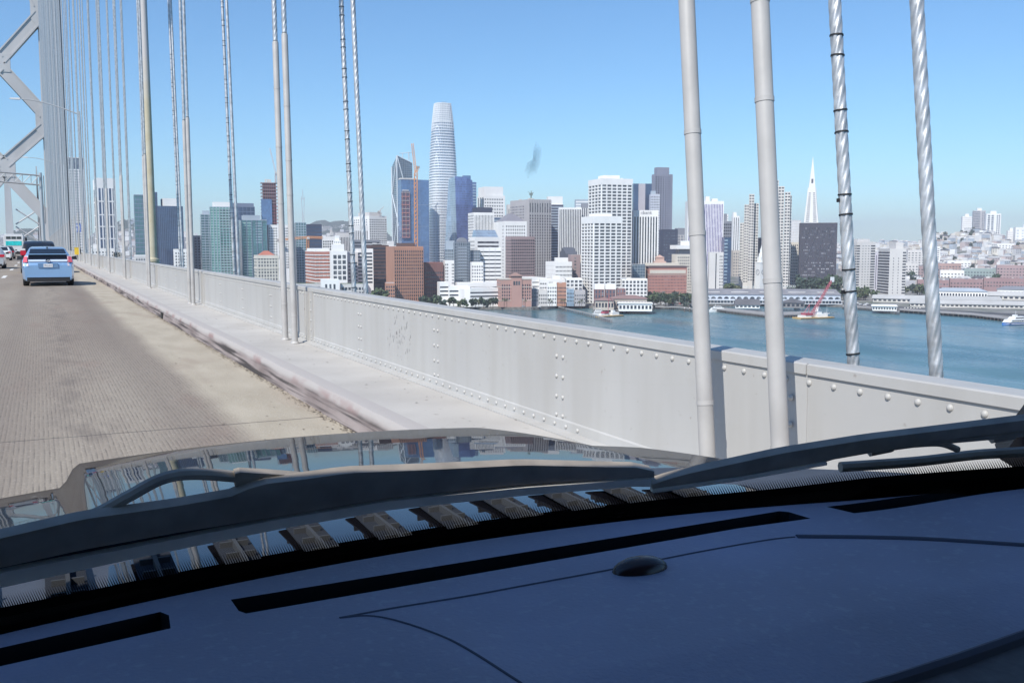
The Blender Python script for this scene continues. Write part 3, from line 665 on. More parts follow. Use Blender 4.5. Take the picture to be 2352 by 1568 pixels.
for s in (-1, 1):
    x = HC+s*HW; a, b_ = sorted((x-s*.06, x))
    mb = MB(); mb.box(a, -2.4, -1.15, b_, .55, -.22); mb.box(a, .56, -1.15, b_, 1.0, -.44); mb.box(a, -2.4, -.10, b_, -.9, zr)
    if s < 0: mb.box(a, .3, -.215, b_, .68, zr-.005); mb.box(a, -.9, .26, b_, .3, zr)  # left door filled in above the sill to keep sun off the dash
    O(mb.build('door', HOODP, own))
    if s < 0: mb = MB(); mb.box(a+.02, -.898, -.218, b_-.02, .298, .258); O(mb.build('side_window', M('privacy_glass', (.02, .025, .03), .1), own))  # opaque unseen panel, added to stop sun falling on the dash
    mb = MB(); mb.tube([(x-s*.04, .98, -.33), (x-s*.06, .51, zr)], .035, 6); O(mb.build('windscreen_pillar', HOODP, own))
mb = MB(); mb.box(HC-HW+.07, -2.6, -1.1, HC+HW-.07, -2.5, .36); O(mb.build('tailgate', HOODP, own))
mb = MB(); mb.box(HC-HW+.07, -2.5, -1.15, HC+HW-.07, 2.7, -1.1); O(mb.build('floor_pan', VOID, own))
for s in (-1, 1):
    mb = MB(); x0, x1 = (HC-.62, HC-.12) if s < 0 else (HC+.12, HC+.62)
    mb.box(x0, -.62, -.72, x1, -.1, -.55); mb.box(x0, -.80, -.72, x1, -.64, .0)
    mb.box((x0+x1)/2-.13, -.80, .01, (x0+x1)/2+.13, -.7, .18)
    o = O(mb.build('seat', M('seat_cloth', (.05, .05, .06), .9), own)); bv = o.modifiers.new('b', 'BEVEL'); bv.width = .03; bv.segments = 3
for x in (HC-HW+.1, HC+HW-.1):
    for y in (-1.35, 1.75):
        wt = MB(); n = 20; r, w = .38, .24; pr_ = [(r*.6, -w/2), (r, -w/2), (r, w/2), (r*.6, w/2)]
        wt.add([(x+z, y+rr*cos(2*pi*k/n), ZR+r+rr*sin(2*pi*k/n)) for rr, z in pr_ for k in range(n)], [(i*n+k, i*n+(k+1) % n, ((i+1) % 4)*n+(k+1) % n, ((i+1) % 4)*n+k) for i in range(4) for k in range(n)])
        O(wt.build('wheel', TYRE, own))
# windscreen surface: base curve + slope
def Yb(x): return .905-.28*(x-.4)**2
ZB, SL = -.31, .58
def glass_hit(px_, py_, off=0.):
    d = ray(px_, py_); lo, hi = .3, 3.
    for _ in range(50):
        m_ = (lo+hi)/2; p = d*m_
        v = p.y-(Yb(p.x)-(p.z-ZB)*SL+off)
        if v > 0: hi = m_
        else: lo = m_
    return d*lo
GLM = bpy.data.materials.new('windscreen_glass'); nt = None; GLM.use_nodes = True; nt = GLM.node_tree; nt.nodes.clear()
out = N(nt, 'ShaderNodeOutputMaterial'); tr = N(nt, 'ShaderNodeBsdfTransparent'); tr.inputs[0].default_value = (.95, .965, .975, 1)
gl = N(nt, 'ShaderNodeBsdfGlossy'); gl.inputs['Roughness'].default_value = .02; fr = N(nt, 'ShaderNodeFresnel'); fr.inputs[0].default_value = 1.45
df = N(nt, 'ShaderNodeBsdfDiffuse'); df.inputs[0].default_value = (.8, .8, .8, 1)
mx1 = N(nt, 'ShaderNodeMixShader'); mx2 = N(nt, 'ShaderNodeMixShader')
nt.links.new(mth(nt, 'MULTIPLY', fr.outputs[0], .55), mx1.inputs[0]); nt.links.new(tr.outputs[0], mx1.inputs[1]); nt.links.new(gl.outputs[0], mx1.inputs[2])
dfac = mth(nt, 'MULTIPLY', ramp(nt, noise(nt, coords(nt), 4, 6), .35, .8), .022)
nt.links.new(dfac, mx2.inputs[0]); nt.links.new(mx1.outputs[0], mx2.inputs[1]); nt.links.new(df.outputs[0], mx2.inputs[2]); nt.links.new(mx2.outputs[0], out.inputs[0])
gx_ = [HC-HW+.04+(2*HW-.08)*i/60 for i in range(61)]; gv = []
for j in range(21):
    h = -.03+.70*j/20
    for x in gx_: gv.append((x, Yb(x)-h*SL, ZB+h))
mb = MB(); mb.add(gv, [(j*61+i, j*61+i+1, (j+1)*61+i+1, (j+1)*61+i) for j in range(20) for i in range(60)]); O(mb.build('windscreen', GLM, own, smooth=2, fix=False))
SMG = bpy.data.materials.new('bug_smear'); SMG.use_nodes = True; nt = SMG.node_tree; nt.nodes.clear()
out = N(nt, 'ShaderNodeOutputMaterial'); a_ = N(nt, 'ShaderNodeBsdfTransparent'); d_ = N(nt, 'ShaderNodeBsdfDiffuse'); d_.inputs[0].default_value = (.10, .13, .17, 1); m_ = N(nt, 'ShaderNodeMixShader')
nt.links.new(mth(nt, 'MULTIPLY', ramp(nt, noise(nt, coords(nt), 90, 3), .25, .60), .085), m_.inputs[0]); nt.links.new(a_.outputs[0], m_.inputs[1]); nt.links.new(d_.outputs[0], m_.inputs[2]); nt.links.new(m_.outputs[0], out.inputs[0])
mb = MB(); sm = [(1228, 336), (1236, 348), (1235, 372), (1229, 392), (1218, 400), (1213, 388), (1216, 374), (1224, 366), (1225, 348)]
for q in range(6):
    f_ = 1.35-.2*q; mb.add([glass_hit(1225+(x-1225)*f_*(1.3 if q < 3 else 1), 370+(y-370)*f_, -.0015-.0001*q) for x, y in sm], [tuple(range(9))])
O(mb.build('windscreen_smear', SMG, own, fix=False))
# black frit: solid band with comb-like dots above it
edge = [(-700, 1560), (-300, 1470), (0, 1407), (300, 1348), (560, 1300), (900, 1247), (1176, 1203), (1500, 1160), (1800, 1132), (2000, 1108), (2200, 1092), (2352, 1082), (2600, 1070), (2900, 1068)]
def lerp_tab(tab, x):
    for (x0, y0), (x1, y1) in zip(tab, tab[1:]):
        if x0 <= x <= x1: return y0+(y1-y0)*(x-x0)/(x1-x0)
    return tab[-1][1] if x > tab[-1][0] else tab[0][1]
FRIT = M('black_frit', (.004, .004, .005), .9, spec=.1)
mb = MB(); pts = []
for i in range(0, 3600, 40):
    x = -700+i; ye = lerp_tab(edge, x)-12; a = glass_hit(x, ye, -.002); pts.append((a, Vector((a.x, Yb(a.x)+.018, ZB-.02))))
mb.add([q for p in pts for q in p], [(2*i, 2*i+2, 2*i+3, 2*i+1) for i in range(len(pts)-1)]); fb = O(mb.build('frit_band', FRIT, own, fix=False))
mb = MB(); x = -100.
while x < 2800:
    ye = lerp_tab(edge, x)-11; L_ = 28 if x < 1500 else 22
    a = glass_hit(x, ye, -.0021); b_ = glass_hit(x+3.3, ye, -.0021); c_ = glass_hit(x-2-L_*.35, ye-L_, -.0021); mb.add([a, b_, c_], [(0, 1, 2)]); x += 5.6
O(mb.build('frit_dots', FRIT, own, fix=False))
# cowl with vents
mb = MB(); cx = [HC-HW+.03+(2*HW-.06)*i/60 for i in range(61)]
mb.add([(x, Yb(x)+.015+(.30)*j/6, -.325-.01*sin(j/6*pi)-.05*(x-HC)**2) for j in range(7) for x in cx], [(j*61+i, j*61+i+1, (j+1)*61+i+1, (j+1)*61+i) for j in range(6) for i in range(60)])
O(mb.build('cowl_panel', COWL, own, smooth=2, fix=False))
FIN = M('cowl_fin_grey', (.05, .053, .058), .7, spec=.1)
for i in range(14):
    x = -.34+i*.083
    def cz(xx): return -.3215-.05*(xx-HC)**2
    mb = MB(); y0 = Yb(x)+.05; sk = .02*(x-.1); mb.hexa([(x, y0, cz(x)-.002), (x+.038, y0, cz(x)-.002), (x+.038+sk, y0+.19, cz(x)-.002), (x+sk, y0+.19, cz(x)-.002)], [(x, y0, cz(x)), (x+.038, y0, cz(x)), (x+.038+sk, y0+.19, cz(x)), (x+sk, y0+.19, cz(x))])
    v = O(mb.build('cowl_vent', VOID, own))
    mb = MB(); mb.box(x+.017, y0+.005, cz(x), x+.021, y0+.185, cz(x)+.008)
    for j in range(4): mb.box(x+.004, y0+.03+j*.04, cz(x), x+.0168, y0+.033+j*.04, cz(x)+.006); mb.box(x+.0212, y0+.03+j*.04, cz(x), x+.034, y0+.033+j*.04, cz(x)+.006)
    mb.build('fin', FIN, v)
# wipers lying low on the glass
def ribbon(nm, mat, top, bot, off, thick, parent=None, step=40):
    mb = MB(); x0, x1 = top[0][0], top[-1][0]; n = max(3, int((x1-x0)/step)); F_, B_ = [], []
    rings = []
    for i in range(n+1):
        x = x0+(x1-x0)*i/n; a = glass_hit(x, lerp_tab(top, x), off); c = glass_hit(x, lerp_tab(bot, x), off); d = Vector((0, thick, .35*thick))
        rings.append([a, c, c+d, a+d])
    mb.loft(rings); o = mb.build(nm, mat, parent or own); 
    if not parent: O(o)
    return o
b1 = ribbon('wiper_blade', WIPM, [(-400, 1330), (0, 1236), (190, 1192), (400, 1163), (540, 1138), (590, 1113), (680, 1103), (800, 1086), (1000, 1078), (1200, 1068), (1480, 1074), (1503, 1082)],
    [(-400, 1415), (0, 1304), (190, 1262), (400, 1224), (640, 1186), (900, 1143), (1200, 1112), (1480, 1096), (1503, 1096)], .012, .012)
ribbon('wiper_frame_groove', VOID, [(-400, 1395), (0, 1290), (400, 1212), (640, 1172), (900, 1132), (1200, 1103), (1490, 1092)], [(-400, 1435), (0, 1318), (400, 1240), (640, 1198), (900, 1155), (1200, 1124), (1490, 1104)], .0205, .012)
ribbon('wiper_rubber', WIPG, [(-400, 1432), (0, 1316), (300, 1258), (640, 1193), (900, 1150), (1200, 1120), (1480, 1101), (1496, 1101)],
    [(-400, 1468), (0, 1350), (300, 1284), (640, 1215), (900, 1170), (1200, 1138), (1480, 1115), (1502, 1119)], .010, .006)
def px_tube(nm, mat, pts, off, r, parent=None, seg=8, scale=(1, 1)):
    P_ = [glass_hit(x, y, o_) for (x, y, o_) in [(p[0], p[1], p[2] if len(p) > 2 else off) for p in pts]]
    # smooth the path
    Q = []
    for i in range(len(P_)-1):
        for j in range(6):
            t_ = j/6; p0, p1, p2, p3 = P_[max(i-1, 0)], P_[i], P_[i+1], P_[min(i+2, len(P_)-1)]
            Q.append(.5*((2*p1)+(-p0+p2)*t_+(2*p0-5*p1+4*p2-p3)*t_*t_+(-p0+3*p1-3*p2+p3)*t_**3))
    Q.append(P_[-1]); mb = MB(); mb.tube(Q, r, seg, scale=scale); return O(mb.build(nm, mat, own, smooth=True))
px_tube('wiper_arm', WIPM, [(-420, 1330), (-200, 1290), (0, 1243), (200, 1187), (290, 1142), (370, 1100), (440, 1088), (540, 1094), (610, 1102)], .03, .0052)
px_tube('wiper_arm_sleeve', WIPM, [(-300, 1318), (0, 1247), (125, 1212)], .024, .008)
ribbon('wiper_clip', WIPM, [(540, 1088), (546, 1084), (620, 1088), (700, 1094), (716, 1100)], [(540, 1118), (560, 1121), (640, 1123), (700, 1116), (716, 1108)], .024, .008, step=12)
px_tube('clip_screw', M('screw_steel', (.5, .5, .5), .25, .9), [(690, 1106), (700, 1107)], .05, .0028)
px_tube('wiper_glint_cap', M('cap_steel', (.55, .55, .55), .2, .9), [(484, 1136), (500, 1133)], .036, .0022)
ribbon('wiper_clip_hole', VOID, [(598, 1098), (614, 1098)], [(598, 1111), (614, 1111)], .0232, .004, step=5)
for x, y in ((365, 1240), (905, 1140), (1450, 1091)):
    ribbon('blade_claw', M('claw_grey', (.13, .15, .16), .4), [(x-8, y-10), (x+10, y-12)], [(x-6, y+10), (x+6, y+8)], .033, .005, step=6)
ribbon('wiper_spoiler', M('spoiler_grey', (.42, .40, .37), .5, 0, .1, 20), [(1506, 1100), (1560, 1088), (1800, 1036), (2000, 1005), (2140, 986)], [(1506, 1106), (1560, 1102), (1800, 1053), (2000, 1021), (2140, 996)], .024, .006)
# second wiper, running up to the right
ribbon('wiper_blade', WIPM, [(1500, 1112), (1560, 1092), (1800, 1040), (2000, 1008), (2150, 990), (2352, 965), (2700, 925)], [(1500, 1124), (1560, 1122), (1800, 1075), (2000, 1040), (2150, 1012), (2352, 988), (2700, 950)], .012, .012)
px_tube('wiper_arm', WIPM, [(1930, 1072), (2100, 1060), (2240, 1044), (2352, 1037), (2700, 1012)], .035, .0066)
px_tube('wiper_bracket', WIPM, [(1870, 1060), (1920, 1045), (1970, 1026), (2040, 1024), (2100, 1020), (2160, 1018), (2200, 1032)], .028, .0042)
px_tube('wiper_bracket', WIPM, [(2040, 1024), (2150, 1010), (2260, 1000), (2300, 996), (2420, 985)], .026, .0062)
px_tube('wiper_pivot', WIPM, [(1995, 1030), (2045, 1020)], .034, .010)
px_tube('wiper_pivot', WIPM, [(2275, 1000), (2325, 992)], .034, .010)
ribbon('wiper_rubber', WIPG, [(1500, 1124), (1700, 1096), (1900, 1062)], [(1500, 1132), (1700, 1104), (1900, 1068)], .010, .006)
# dashboard
ZD = -.295
def dash_z(x, y):
    z = ZD-.10*max(0, .55-y)
    r = max(0., min(1., (x-.80-.25*(.8-y))/.2)); r = r*r*(3-2*r); z += .010*r*max(0., min(1., (.86-y)*6))
    l = max(0., min(1., (.33-x)/.1)); l = l*l*(3-2*l); z += .006*l*max(0., min(1., (.76-y)*8))
    return z
def dash_edge(x): return Yb(x)-.028
nx, ny = 150, 80; x0, x1 = HC-HW+.08, HC+HW-.08; mb = MB(); top = []; n1_ = nx+1
for j in range(ny+1):
    for i in range(nx+1):
        x = x0+(x1-x0)*i/nx; ye = dash_edge(x); y = .26+(ye-.26)*j/ny
        z = dash_z(x, y)-(.012*max(0, 1-(ye-y)/.02)**2 if ye-y < .02 else 0)
        top.append((x, y, z))
botv = [(p[0], p[1], -.42) for p in top]
fs = [(j*n1_+i, j*n1_+i+1, (j+1)*n1_+i+1, (j+1)*n1_+i) for j in range(ny) for i in range(nx)]
K = len(top); fsb = [tuple(K+q for q in f[::-1]) for f in fs]; sd = []
for i in range(nx): sd += [(i, K+i, K+i+1, i+1), (ny*n1_+i, ny*n1_+i+1, K+ny*n1_+i+1, K+ny*n1_+i)]
for j in range(ny): sd += [(j*n1_, (j+1)*n1_, K+(j+1)*n1_, K+j*n1_), (j*n1_+nx, K+j*n1_+nx, K+(j+1)*n1_+nx, (j+1)*n1_+nx)]
mb.add(top+botv, fs+fsb+sd); dash = mb.build('dashboard', DASH, own); dash.location = tuple(-c for c in own.location)
bpy.context.view_layer.update()
S_ = .295/.355*1.0
slots = [[(530, 1376), (1790, 1173), (1812, 1175), (1862, 1190), (1700, 1212), (565, 1408), (548, 1402)], [(1898, 1163), (2352, 1114), (2700, 1085), (2700, 1108), (2352, 1136), (1962, 1178)], [(-300, 1562), (0, 1487), (368, 1404), (388, 1412), (392, 1442), (0, 1532), (-300, 1612)]]
vents = []
for sl in slots:
    poly = [onZ(x, y, ZD) for x, y in sl]; cu = MB(); cu.prism([(p.x, p.y) for p in poly], -.355, -.2); cut = cu.build('cutter')
    md = dash.modifiers.new('slot', 'BOOLEAN'); md.operation = 'DIFFERENCE'; md.object = cut; md.solver = 'EXACT'; vents.append((poly, cut))
dg = bpy.context.evaluated_depsgraph_get(); dg.update()
me2 = bpy.data.meshes.new_from_object(dash.evaluated_get(dg)); dash.modifiers.clear(); dash.data = me2
me2.materials.clear(); me2.materials.append(DASH); me2.materials.append(VOID); mi = []
for pg in me2.polygons:
    c = pg.center; hit = 0
    if abs(pg.normal.z) < .6 and .5 < c.y < dash_edge(c.x)-.008: hit = 1  # slot walls coloured near-black, painting in the shade of their depth
    if c.z < ZD-.004 and c.z > -.37:
        for poly, _ in vents:
            if min(p.x for p in poly)-.002 < c.x < max(p.x for p in poly)+.002 and min(p.y for p in poly)-.002 < c.y < max(p.y for p in poly)+.002 and c.z < ZD-.002: hit = 1
    mi.append(hit)
me2.polygons.foreach_set('material_index', mi); me2.polygons.foreach_set('use_smooth', [True]*len(me2.polygons)); me2.set_sharp_from_angle(angle=radians(30))
for poly, cut in vents:
    bpy.data.objects.remove(cut)
    c_ = sum(poly, Vector())/len(poly)
    mb = MB(); mb.prism([(c_.x+(p.x-c_.x)*.999, c_.y+(p.y-c_.y)*.98) for p in poly], -.354, -.335)
    v = O(mb.build('defroster_slot', VOID, own))
SEAM = M('dash_seam_and_shade', (.07, .075, .11), .8)
def seam(pts, r=.0012, nm='dash_seam_and_shade'):
    mb = MB(); P_ = [onZ(x, y, ZD) for x, y in pts]; Q = []
    for i in range(len(P_)-1):
        for j in range(8):
            t_ = j/8; a, b2, c2, d2 = P_[max(i-1, 0)], P_[i], P_[i+1], P_[min(i+2, len(P_)-1)]
            p = .5*((2*b2)+(-a+c2)*t_+(2*a-5*b2+4*c2-d2)*t_*t_+(-a+3*b2-3*c2+d2)*t_**3); Q.append(Vector((p.x, p.y, dash_z(p.x, p.y)+.0002)))
    mb.tube(Q, r, 6, scale=(1, .35)); return O(mb.build(nm, SEAM, own, smooth=True))
seam([(780, 1424), (950, 1392), (1200, 1345), (1400, 1308), (1600, 1268), (1760, 1240), (1830, 1232)], .0016)
seam([(1830, 1232), (2000, 1234), (2150, 1239), (2352, 1252), (2500, 1262)], .0052)  # broad dark strip, paints the shade where the raised lip steps down
seam([(1290, 1640), (1180, 1568), (1050, 1490), (930, 1440), (850, 1420), (780, 1424)], .0014)
# right-hand lower panel edge
mb = MB(); P_ = [onZ(x, y, ZD+.012) for x, y in ((1980, 1590), (2060, 1566), (2200, 1520), (2352, 1466), (2600, 1380))]
mb.tube(P_, .006, 8); O(mb.build('cover_edge', SEAM, own, smooth=True))
mb = MB(); Q = [onZ(x, y, ZD+.012) for x, y in ((2080, 1572), (2210, 1527), (2352, 1477), (2600, 1392))]; R_ = [Vector((q.x+.10, q.y-.34, q.z-.02)) for q in Q]
mb.add(Q+R_, [(i, i+1, len(Q)+i+1, len(Q)+i) for i in range(len(Q)-1)]); O(mb.build('side_trim', M('textured_trim_grey', (.10, .095, .10), .7, 0, .25, 60, bump=.4, bscale=200, bd=.001), own, fix=False))
# sunlight sensor dome
mb = MB(); c0 = onZ(1470, 1307, ZD); n = 20
vs = []; rg = 5
for i in range(rg+1):
    f = i/rg; 
    for k in range(n):
        a = 2*pi*k/n; vs.append((c0.x+.0285*cos(f*pi/2)*cos(a), c0.y+.016*cos(f*pi/2)*sin(a), ZD+.012*sin(f*pi/2)))
mb.add(vs, [(i*n+k, i*n+(k+1) % n, (i+1)*n+(k+1) % n, (i+1)*n+k) for i in range(rg) for k in range(n)])
O(mb.build('light_sensor', M('sensor_lens', (.03, .018, .022), .25), own, smooth=2))
# ================================================================ CITY
WG = winglass('window_glass', (.035, .042, .055), (.20, .21, .22)); WGD = winglass('dark_window_glass', (.018, .022, .035), (.07, .08, .10))
WGB = winglass('bluish_window_glass', (.05, .07, .11), (.22, .26, .30))
ROOFM = M('roof_membrane', (.52, .51, .50), .8, 0, .15, .05); ROOFD = M('roof_dark', (.12, .12, .13), .8, 0, .2, .05)
def W(name, c, var=.07, rough=.75): return M(name, c, rough, 0, var, .04)
WHITE = W('white_concrete', (.80, .79, .77)); CREAM = W('cream_stone', (.62, .575, .50)); OFFW = W('pale_stone', (.60, .58, .56)); GREY = W('grey_stone', (.42, .40, .40))
PINK = W('pinkish_granite', (.33, .245, .24)); BRICK = W('red_brick', (.40, .17, .125), .14); BRICKO = W('orange_brick', (.44, .225, .15), .12); TERR = W('terracotta', (.42, .15, .10), .12)
DKB = W('dark_navy_cladding', (.04, .05, .085)); DKG = W('dark_grey_cladding', (.085, .095, .12)); BRN = W('brown_cladding', (.10, .055, .045)); LBL = W('pale_blue_cladding', (.36, .42, .48)); MIDG = W('mid_grey_cladding', (.22, .23, .26))
TANC = W('tan_concrete', (.50, .44, .38)); SALM = W('salmon_stone', (.50, .33, .27)); STEELB = W('blue_grey_frame', (.16, .20, .28))
GBL = curtain('blue_curtain_wall', (.16, .27, .48), (.08, .13, .24), 3, 4, .5, .15); GNV = curtain('navy_curtain_wall', (.07, .12, .22), (.03, .05, .09), 3, 4, .45, .15)
GTL = curtain('teal_curtain_wall', (.13, .27, .30), (.06, .11, .13), 3, 3.4, .4, .15); GGR = curtain('green_curtain_wall', (.16, .36, .33), (.50, .58, .55), 4, 3.4, .35, .18, .12)
GPL = curtain('pale_blue_curtain_wall', (.42, .52, .62), (.30, .38, .46), 3, 4, .5, .12); GVI = curtain('violet_blue_curtain_wall', (.20, .27, .52), (.10, .13, .3), 2.5, 4, .6, .12, var=.5)
GSL = curtain('slate_curtain_wall', (.10, .15, .20), (.30, .33, .36), 3.4, 3.6, .35, .2, .1)

def footprint(x0, xc, x1, yt, d, al, depth):
    al = radians(al); v = Vector((cos(al), sin(al), 0)); u = Vector((-sin(al), cos(al), 0)); C = atD(xc, yt, d)
    def along(x, w):
        n = ray(x, yt).cross(ray(x, yt+60)); return -n.dot(C)/n.dot(w)
    b = along(x1, v) if x1 > xc else depth; a = along(x0, u) if x0 < xc else depth
    if x0 < xc:      # turn the block until its receding side is a believable depth
        step = radians(-.5 if 0 < a < 20 else .5); k = 0
        while not (20 <= a <= 70) and k < 140:
            al += step; k += 1; v = Vector((cos(al), sin(al), 0)); u = Vector((-sin(al), cos(al), 0)); a = along(x0, u)
        b = along(x1, v)
    return C, al, a, b
class Y:      # a height given by the photo row it shows at
    def __init__(s, y): s.y = y
class TOP:
    def __init__(s, o): s.o = o
class Bld:
    """one building; local frame: origin at its near corner, +x along the right-hand face, +y along the left-hand face"""
    def __init__(s, name, label, x0, xc, x1, yt, d, al=-5, zb=ZL, depth=32, cat='building', group=None):
        C, s.al, s.a, s.b = footprint(x0, xc, x1, yt, d, al, depth); s.d = d; s.xc = xc; s.yt = yt; s.zb = zb; s.H = C.z-zb; s.C = C
        s.t = thing(name, (C.x, C.y, zb), label, cat, s.al, group); s.wins = []
    def rs(s, v): return s.z(v.y) if isinstance(v, Y) else s.H+v.o if isinstance(v, TOP) else v
    def z(s, y): return atD(s.xc, y, s.d).z-s.zb
    def body(s, mat, H=None, name='wall', inset=0):
        mb = MB(); i = inset; mb.box(i, i, 0, s.b-i, s.a-i, H or s.H); s.bd = mb.build(name, mat, s.t); return s
    def roof(s, mat=None, par=1.0, wallm=None):
        mat = mat or ROOFM; mb = MB(); H = s.H; p = .5
        if wallm:
            for q in ((0, 0, s.b, p), (0, s.a-p, s.b, s.a), (0, p+.01, p, s.a-p-.01), (s.b-p, p+.01, s.b, s.a-p-.01)): mb.box(q[0], q[1], H+.002, q[2], q[3], H+par)
            mb.build('parapet', wallm, s.t)
        mb = MB(); mb.box(p+.1, p+.1, H+.003, s.b-p-.1, s.a-p-.1, H+.15); mb.build('roof', mat, s.t); return s
    def pent(s, fx0, fx1, h, mat, fy0=.25, fy1=.75, nm='penthouse'):
        mb = MB(); mb.box(s.b*fx0, s.a*fy0, s.H+.16, s.b*fx1, s.a*fy1, s.H+h); mb.build(nm, mat, s.t); return s
    def kit(s, n, seed=0, mat=None, hmax=3.):
        rng = random.Random(seed)
        for i in range(n):
            w, l, h = rng.uniform(2, 5), rng.uniform(2, 5), rng.uniform(1.2, hmax); x, y = rng.uniform(2, max(2.1, s.b-7)), rng.uniform(1.5, max(1.6, s.a-7))
            mb = MB(); mb.box(x, y, s.H+.2, x+w, y+l, s.H+.2+h); mb.build('rooftop_unit', mat or (ROOFM if rng.random() < .6 else MIDG), s.t)
        return s
    def _face(s, f):   # returns width and a function (u0,u1,z0,z1,out,in) -> box in local frame
        if f == 'R': return s.b, (lambda u0, u1, z0, z1, o, i=0.: (u0, -o, z0, u1, i, z1))
        return s.a, (lambda u0, u1, z0, z1, o, i=0.: (-o, u0, z0, i, u1, z1))
    def punch(s, f, n, pitch, fw=.55, fh=.5, zt=None, zb=None, m0=.0, m1=.0, mat=None, skip=None):
        """separate windows set out in a grid"""
        zt = s.rs(zt); zb = s.rs(zb); Wd, fn = s._face(f); zt = s.H-pitch*.6 if zt is None else zt; zb = pitch if zb is None else max(zb, 1.5); u0, u1 = Wd*m0, Wd*(1-m1); cw = (u1-u0)/n
        rows = int((zt-zb)/pitch)
        for j in range(rows):
            for i in range(n):
                if skip and skip(i, j): continue
                uc = u0+cw*(i+.5); zc = zt-pitch*(j+.5)
                s.wins.append((fn(uc-cw*fw/2, uc+cw*fw/2, zc-pitch*fh/2, zc+pitch*fh/2, .06, .04), mat or WG))
        return s
    def vs(s, f, n, fw=.5, zt=None, zb=None, m0=.03, m1=.03, mat=None):
        zt = s.rs(zt); zb = s.rs(zb); Wd, fn = s._face(f); zt = s.H-4 if zt is None else zt; zb = 5 if zb is None else zb; u0, u1 = Wd*m0, Wd*(1-m1); cw = (u1-u0)/n
        for i in range(n):
            uc = u0+cw*(i+.5); mb = MB(); mb.box(*fn(uc-cw*fw/2, uc+cw*fw/2, zb, zt, .07, .03)); mb.build('window_strip', mat or WGD, s.t)
        return s
    def hb(s, f, pitch, fh=.45, zt=None, zb=None, m0=.02, m1=.02, mat=None):
        zt = s.rs(zt); zb = s.rs(zb); Wd, fn = s._face(f); zt = s.H-2 if zt is None else zt; zb = 3 if zb is None else zb
        for j in range(int((zt-zb)/pitch)):
            zc = zt-pitch*(j+.5); mb = MB(); mb.box(*fn(Wd*m0, Wd*(1-m1), zc-pitch*fh/2, zc+pitch*fh/2, .07, .03)); mb.build('window_band', mat or WG, s.t)
        return s
    def grid(s, f, n, pitch, cw, sh, mat, zt=None, zb=None, out=.7, m0=0., m1=0.):
        """deep frame of columns and floor edges standing proud of the glazing"""
        zt = s.rs(zt); zb = s.rs(zb); Wd, fn = s._face(f); zt = s.H if zt is None else zt; zb = 0 if zb is None else zb; u0, u1 = Wd*m0, Wd*(1-m1); st = (u1-u0)/n
        for i in range(n+1):
            uc = u0+st*i; a_, b_ = max(u0, uc-cw/2), min(u1, uc+cw/2); mb = MB(); mb.box(*fn(a_, b_, zb, zt, out, -.003)); mb.build('column', mat, s.t)
        if sh:
            for j in range(int((zt-zb)/pitch)+1):
                zc = zt-pitch*j; mb = MB(); mb.box(*fn(u0+.01, u1-.01, max(0, zc-sh), zc, out-.05, -.004)); mb.build('spandrel', mat, s.t)
        return s
    def fins(s, f, n, w, out, mat, zt=None, zb=None, m0=0., m1=0.):
        zt = s.rs(zt); zb = s.rs(zb); Wd, fn = s._face(f); zt = s.H if zt is None else zt; zb = 0 if zb is None else zb; u0, u1 = Wd*m0, Wd*(1-m1); st = (u1-u0)/n
        for i in range(n+1):
            uc = u0+st*i; mb = MB(); mb.box(*fn(max(u0, uc-w/2), min(u1, uc+w/2), zb, zt, out, -.003)); mb.build('fin', mat, s.t)
        return s
    def band(s, z0, z1, mat, out=.5, nm='cornice'):
        z0 = s.rs(z0); z1 = s.rs(z1); mb = MB(); mb.box(-out, -out, z0, s.b+out, s.a+out, z1); mb.build(nm, mat, s.t); return s
    def done(s, limit=100):
        s.wins.sort(key=lambda w: -((w[0][3]-w[0][0]+w[0][4]-w[0][1])*(w[0][5]-w[0][2])*1000+w[0][5]*.01))
        cache = {}; rest = {}
        for k, (bx, mat) in enumerate(s.wins):
            if k < limit:
                key = tuple(round(bx[i+3]-bx[i], 2) for i in range(3))+(mat.name,)
                if key not in cache: mb = MB(); mb.box(0, 0, 0, bx[3]-bx[0], bx[4]-bx[1], bx[5]-bx[2]); cache[key] = mb.mesh('window', mat)
                inst('window', cache[key], s.t, bx[:3])
            else: rest.setdefault(mat.name, []).append(bx)
        for nm, lst in rest.items():
            mb = MB()
            for bx in lst: mb.box(*bx)
            o = mb.build('window', MATS[nm], s.t, fix=False); o['kind'] = 'stuff'
        return s
B = Bld
# ---- far left, behind the ropes
b = B('apartment_tower', 'tall slender white gridded apartment tower with dark crown behind the suspender ropes', 150, 153, 194, 362, 1790, -4, depth=30).body(WGB)
b.grid('R', 8, 5.1, 1.3, 2.2, WHITE, zt=b.z(388)).grid('L', 3, 5.1, 1.2, 2.2, WHITE, zt=b.z(388)).fins('R', 4, .8, .5, WHITE, zb=b.z(388)); b.roof(wallm=WHITE)
b = B('office_tower', 'white and dark striped tower with plain white round crown behind the ropes', 213, 222, 265, 410, 1500, -4).body(WHITE)
b.vs('R', 5, .62, b.z(432), mat=GNV).vs('L', 2, .6, b.z(432), mat=WGD)
for y in (462, 493, 520, 548): b.band(b.z(y)-.9, b.z(y)+.9, WHITE, .25, 'floor_band')
b.roof(wallm=WHITE)
b = B('glass_tower', 'dark blue glass tower with slanted curved top, left of the yellow lamp post', 306, 307, 336, 447, 1330, -5).body(GTL)
mb = MB(); mb.prism([(0, 0), (b.b, 0), (b.b, b.a), (0, b.a)], b.H, b.H+.1)
b.grid('R', 3, 6, .5, 1.2, STEELB, out=.3).done()
b = B('glass_tower', 'dark navy glass tower with raised angular top, right of the yellow lamp post', 330, 333, 361, 441, 1350, -5).body(GNV).fins('R', 4, .5, .4, STEELB); b.roof(ROOFD)
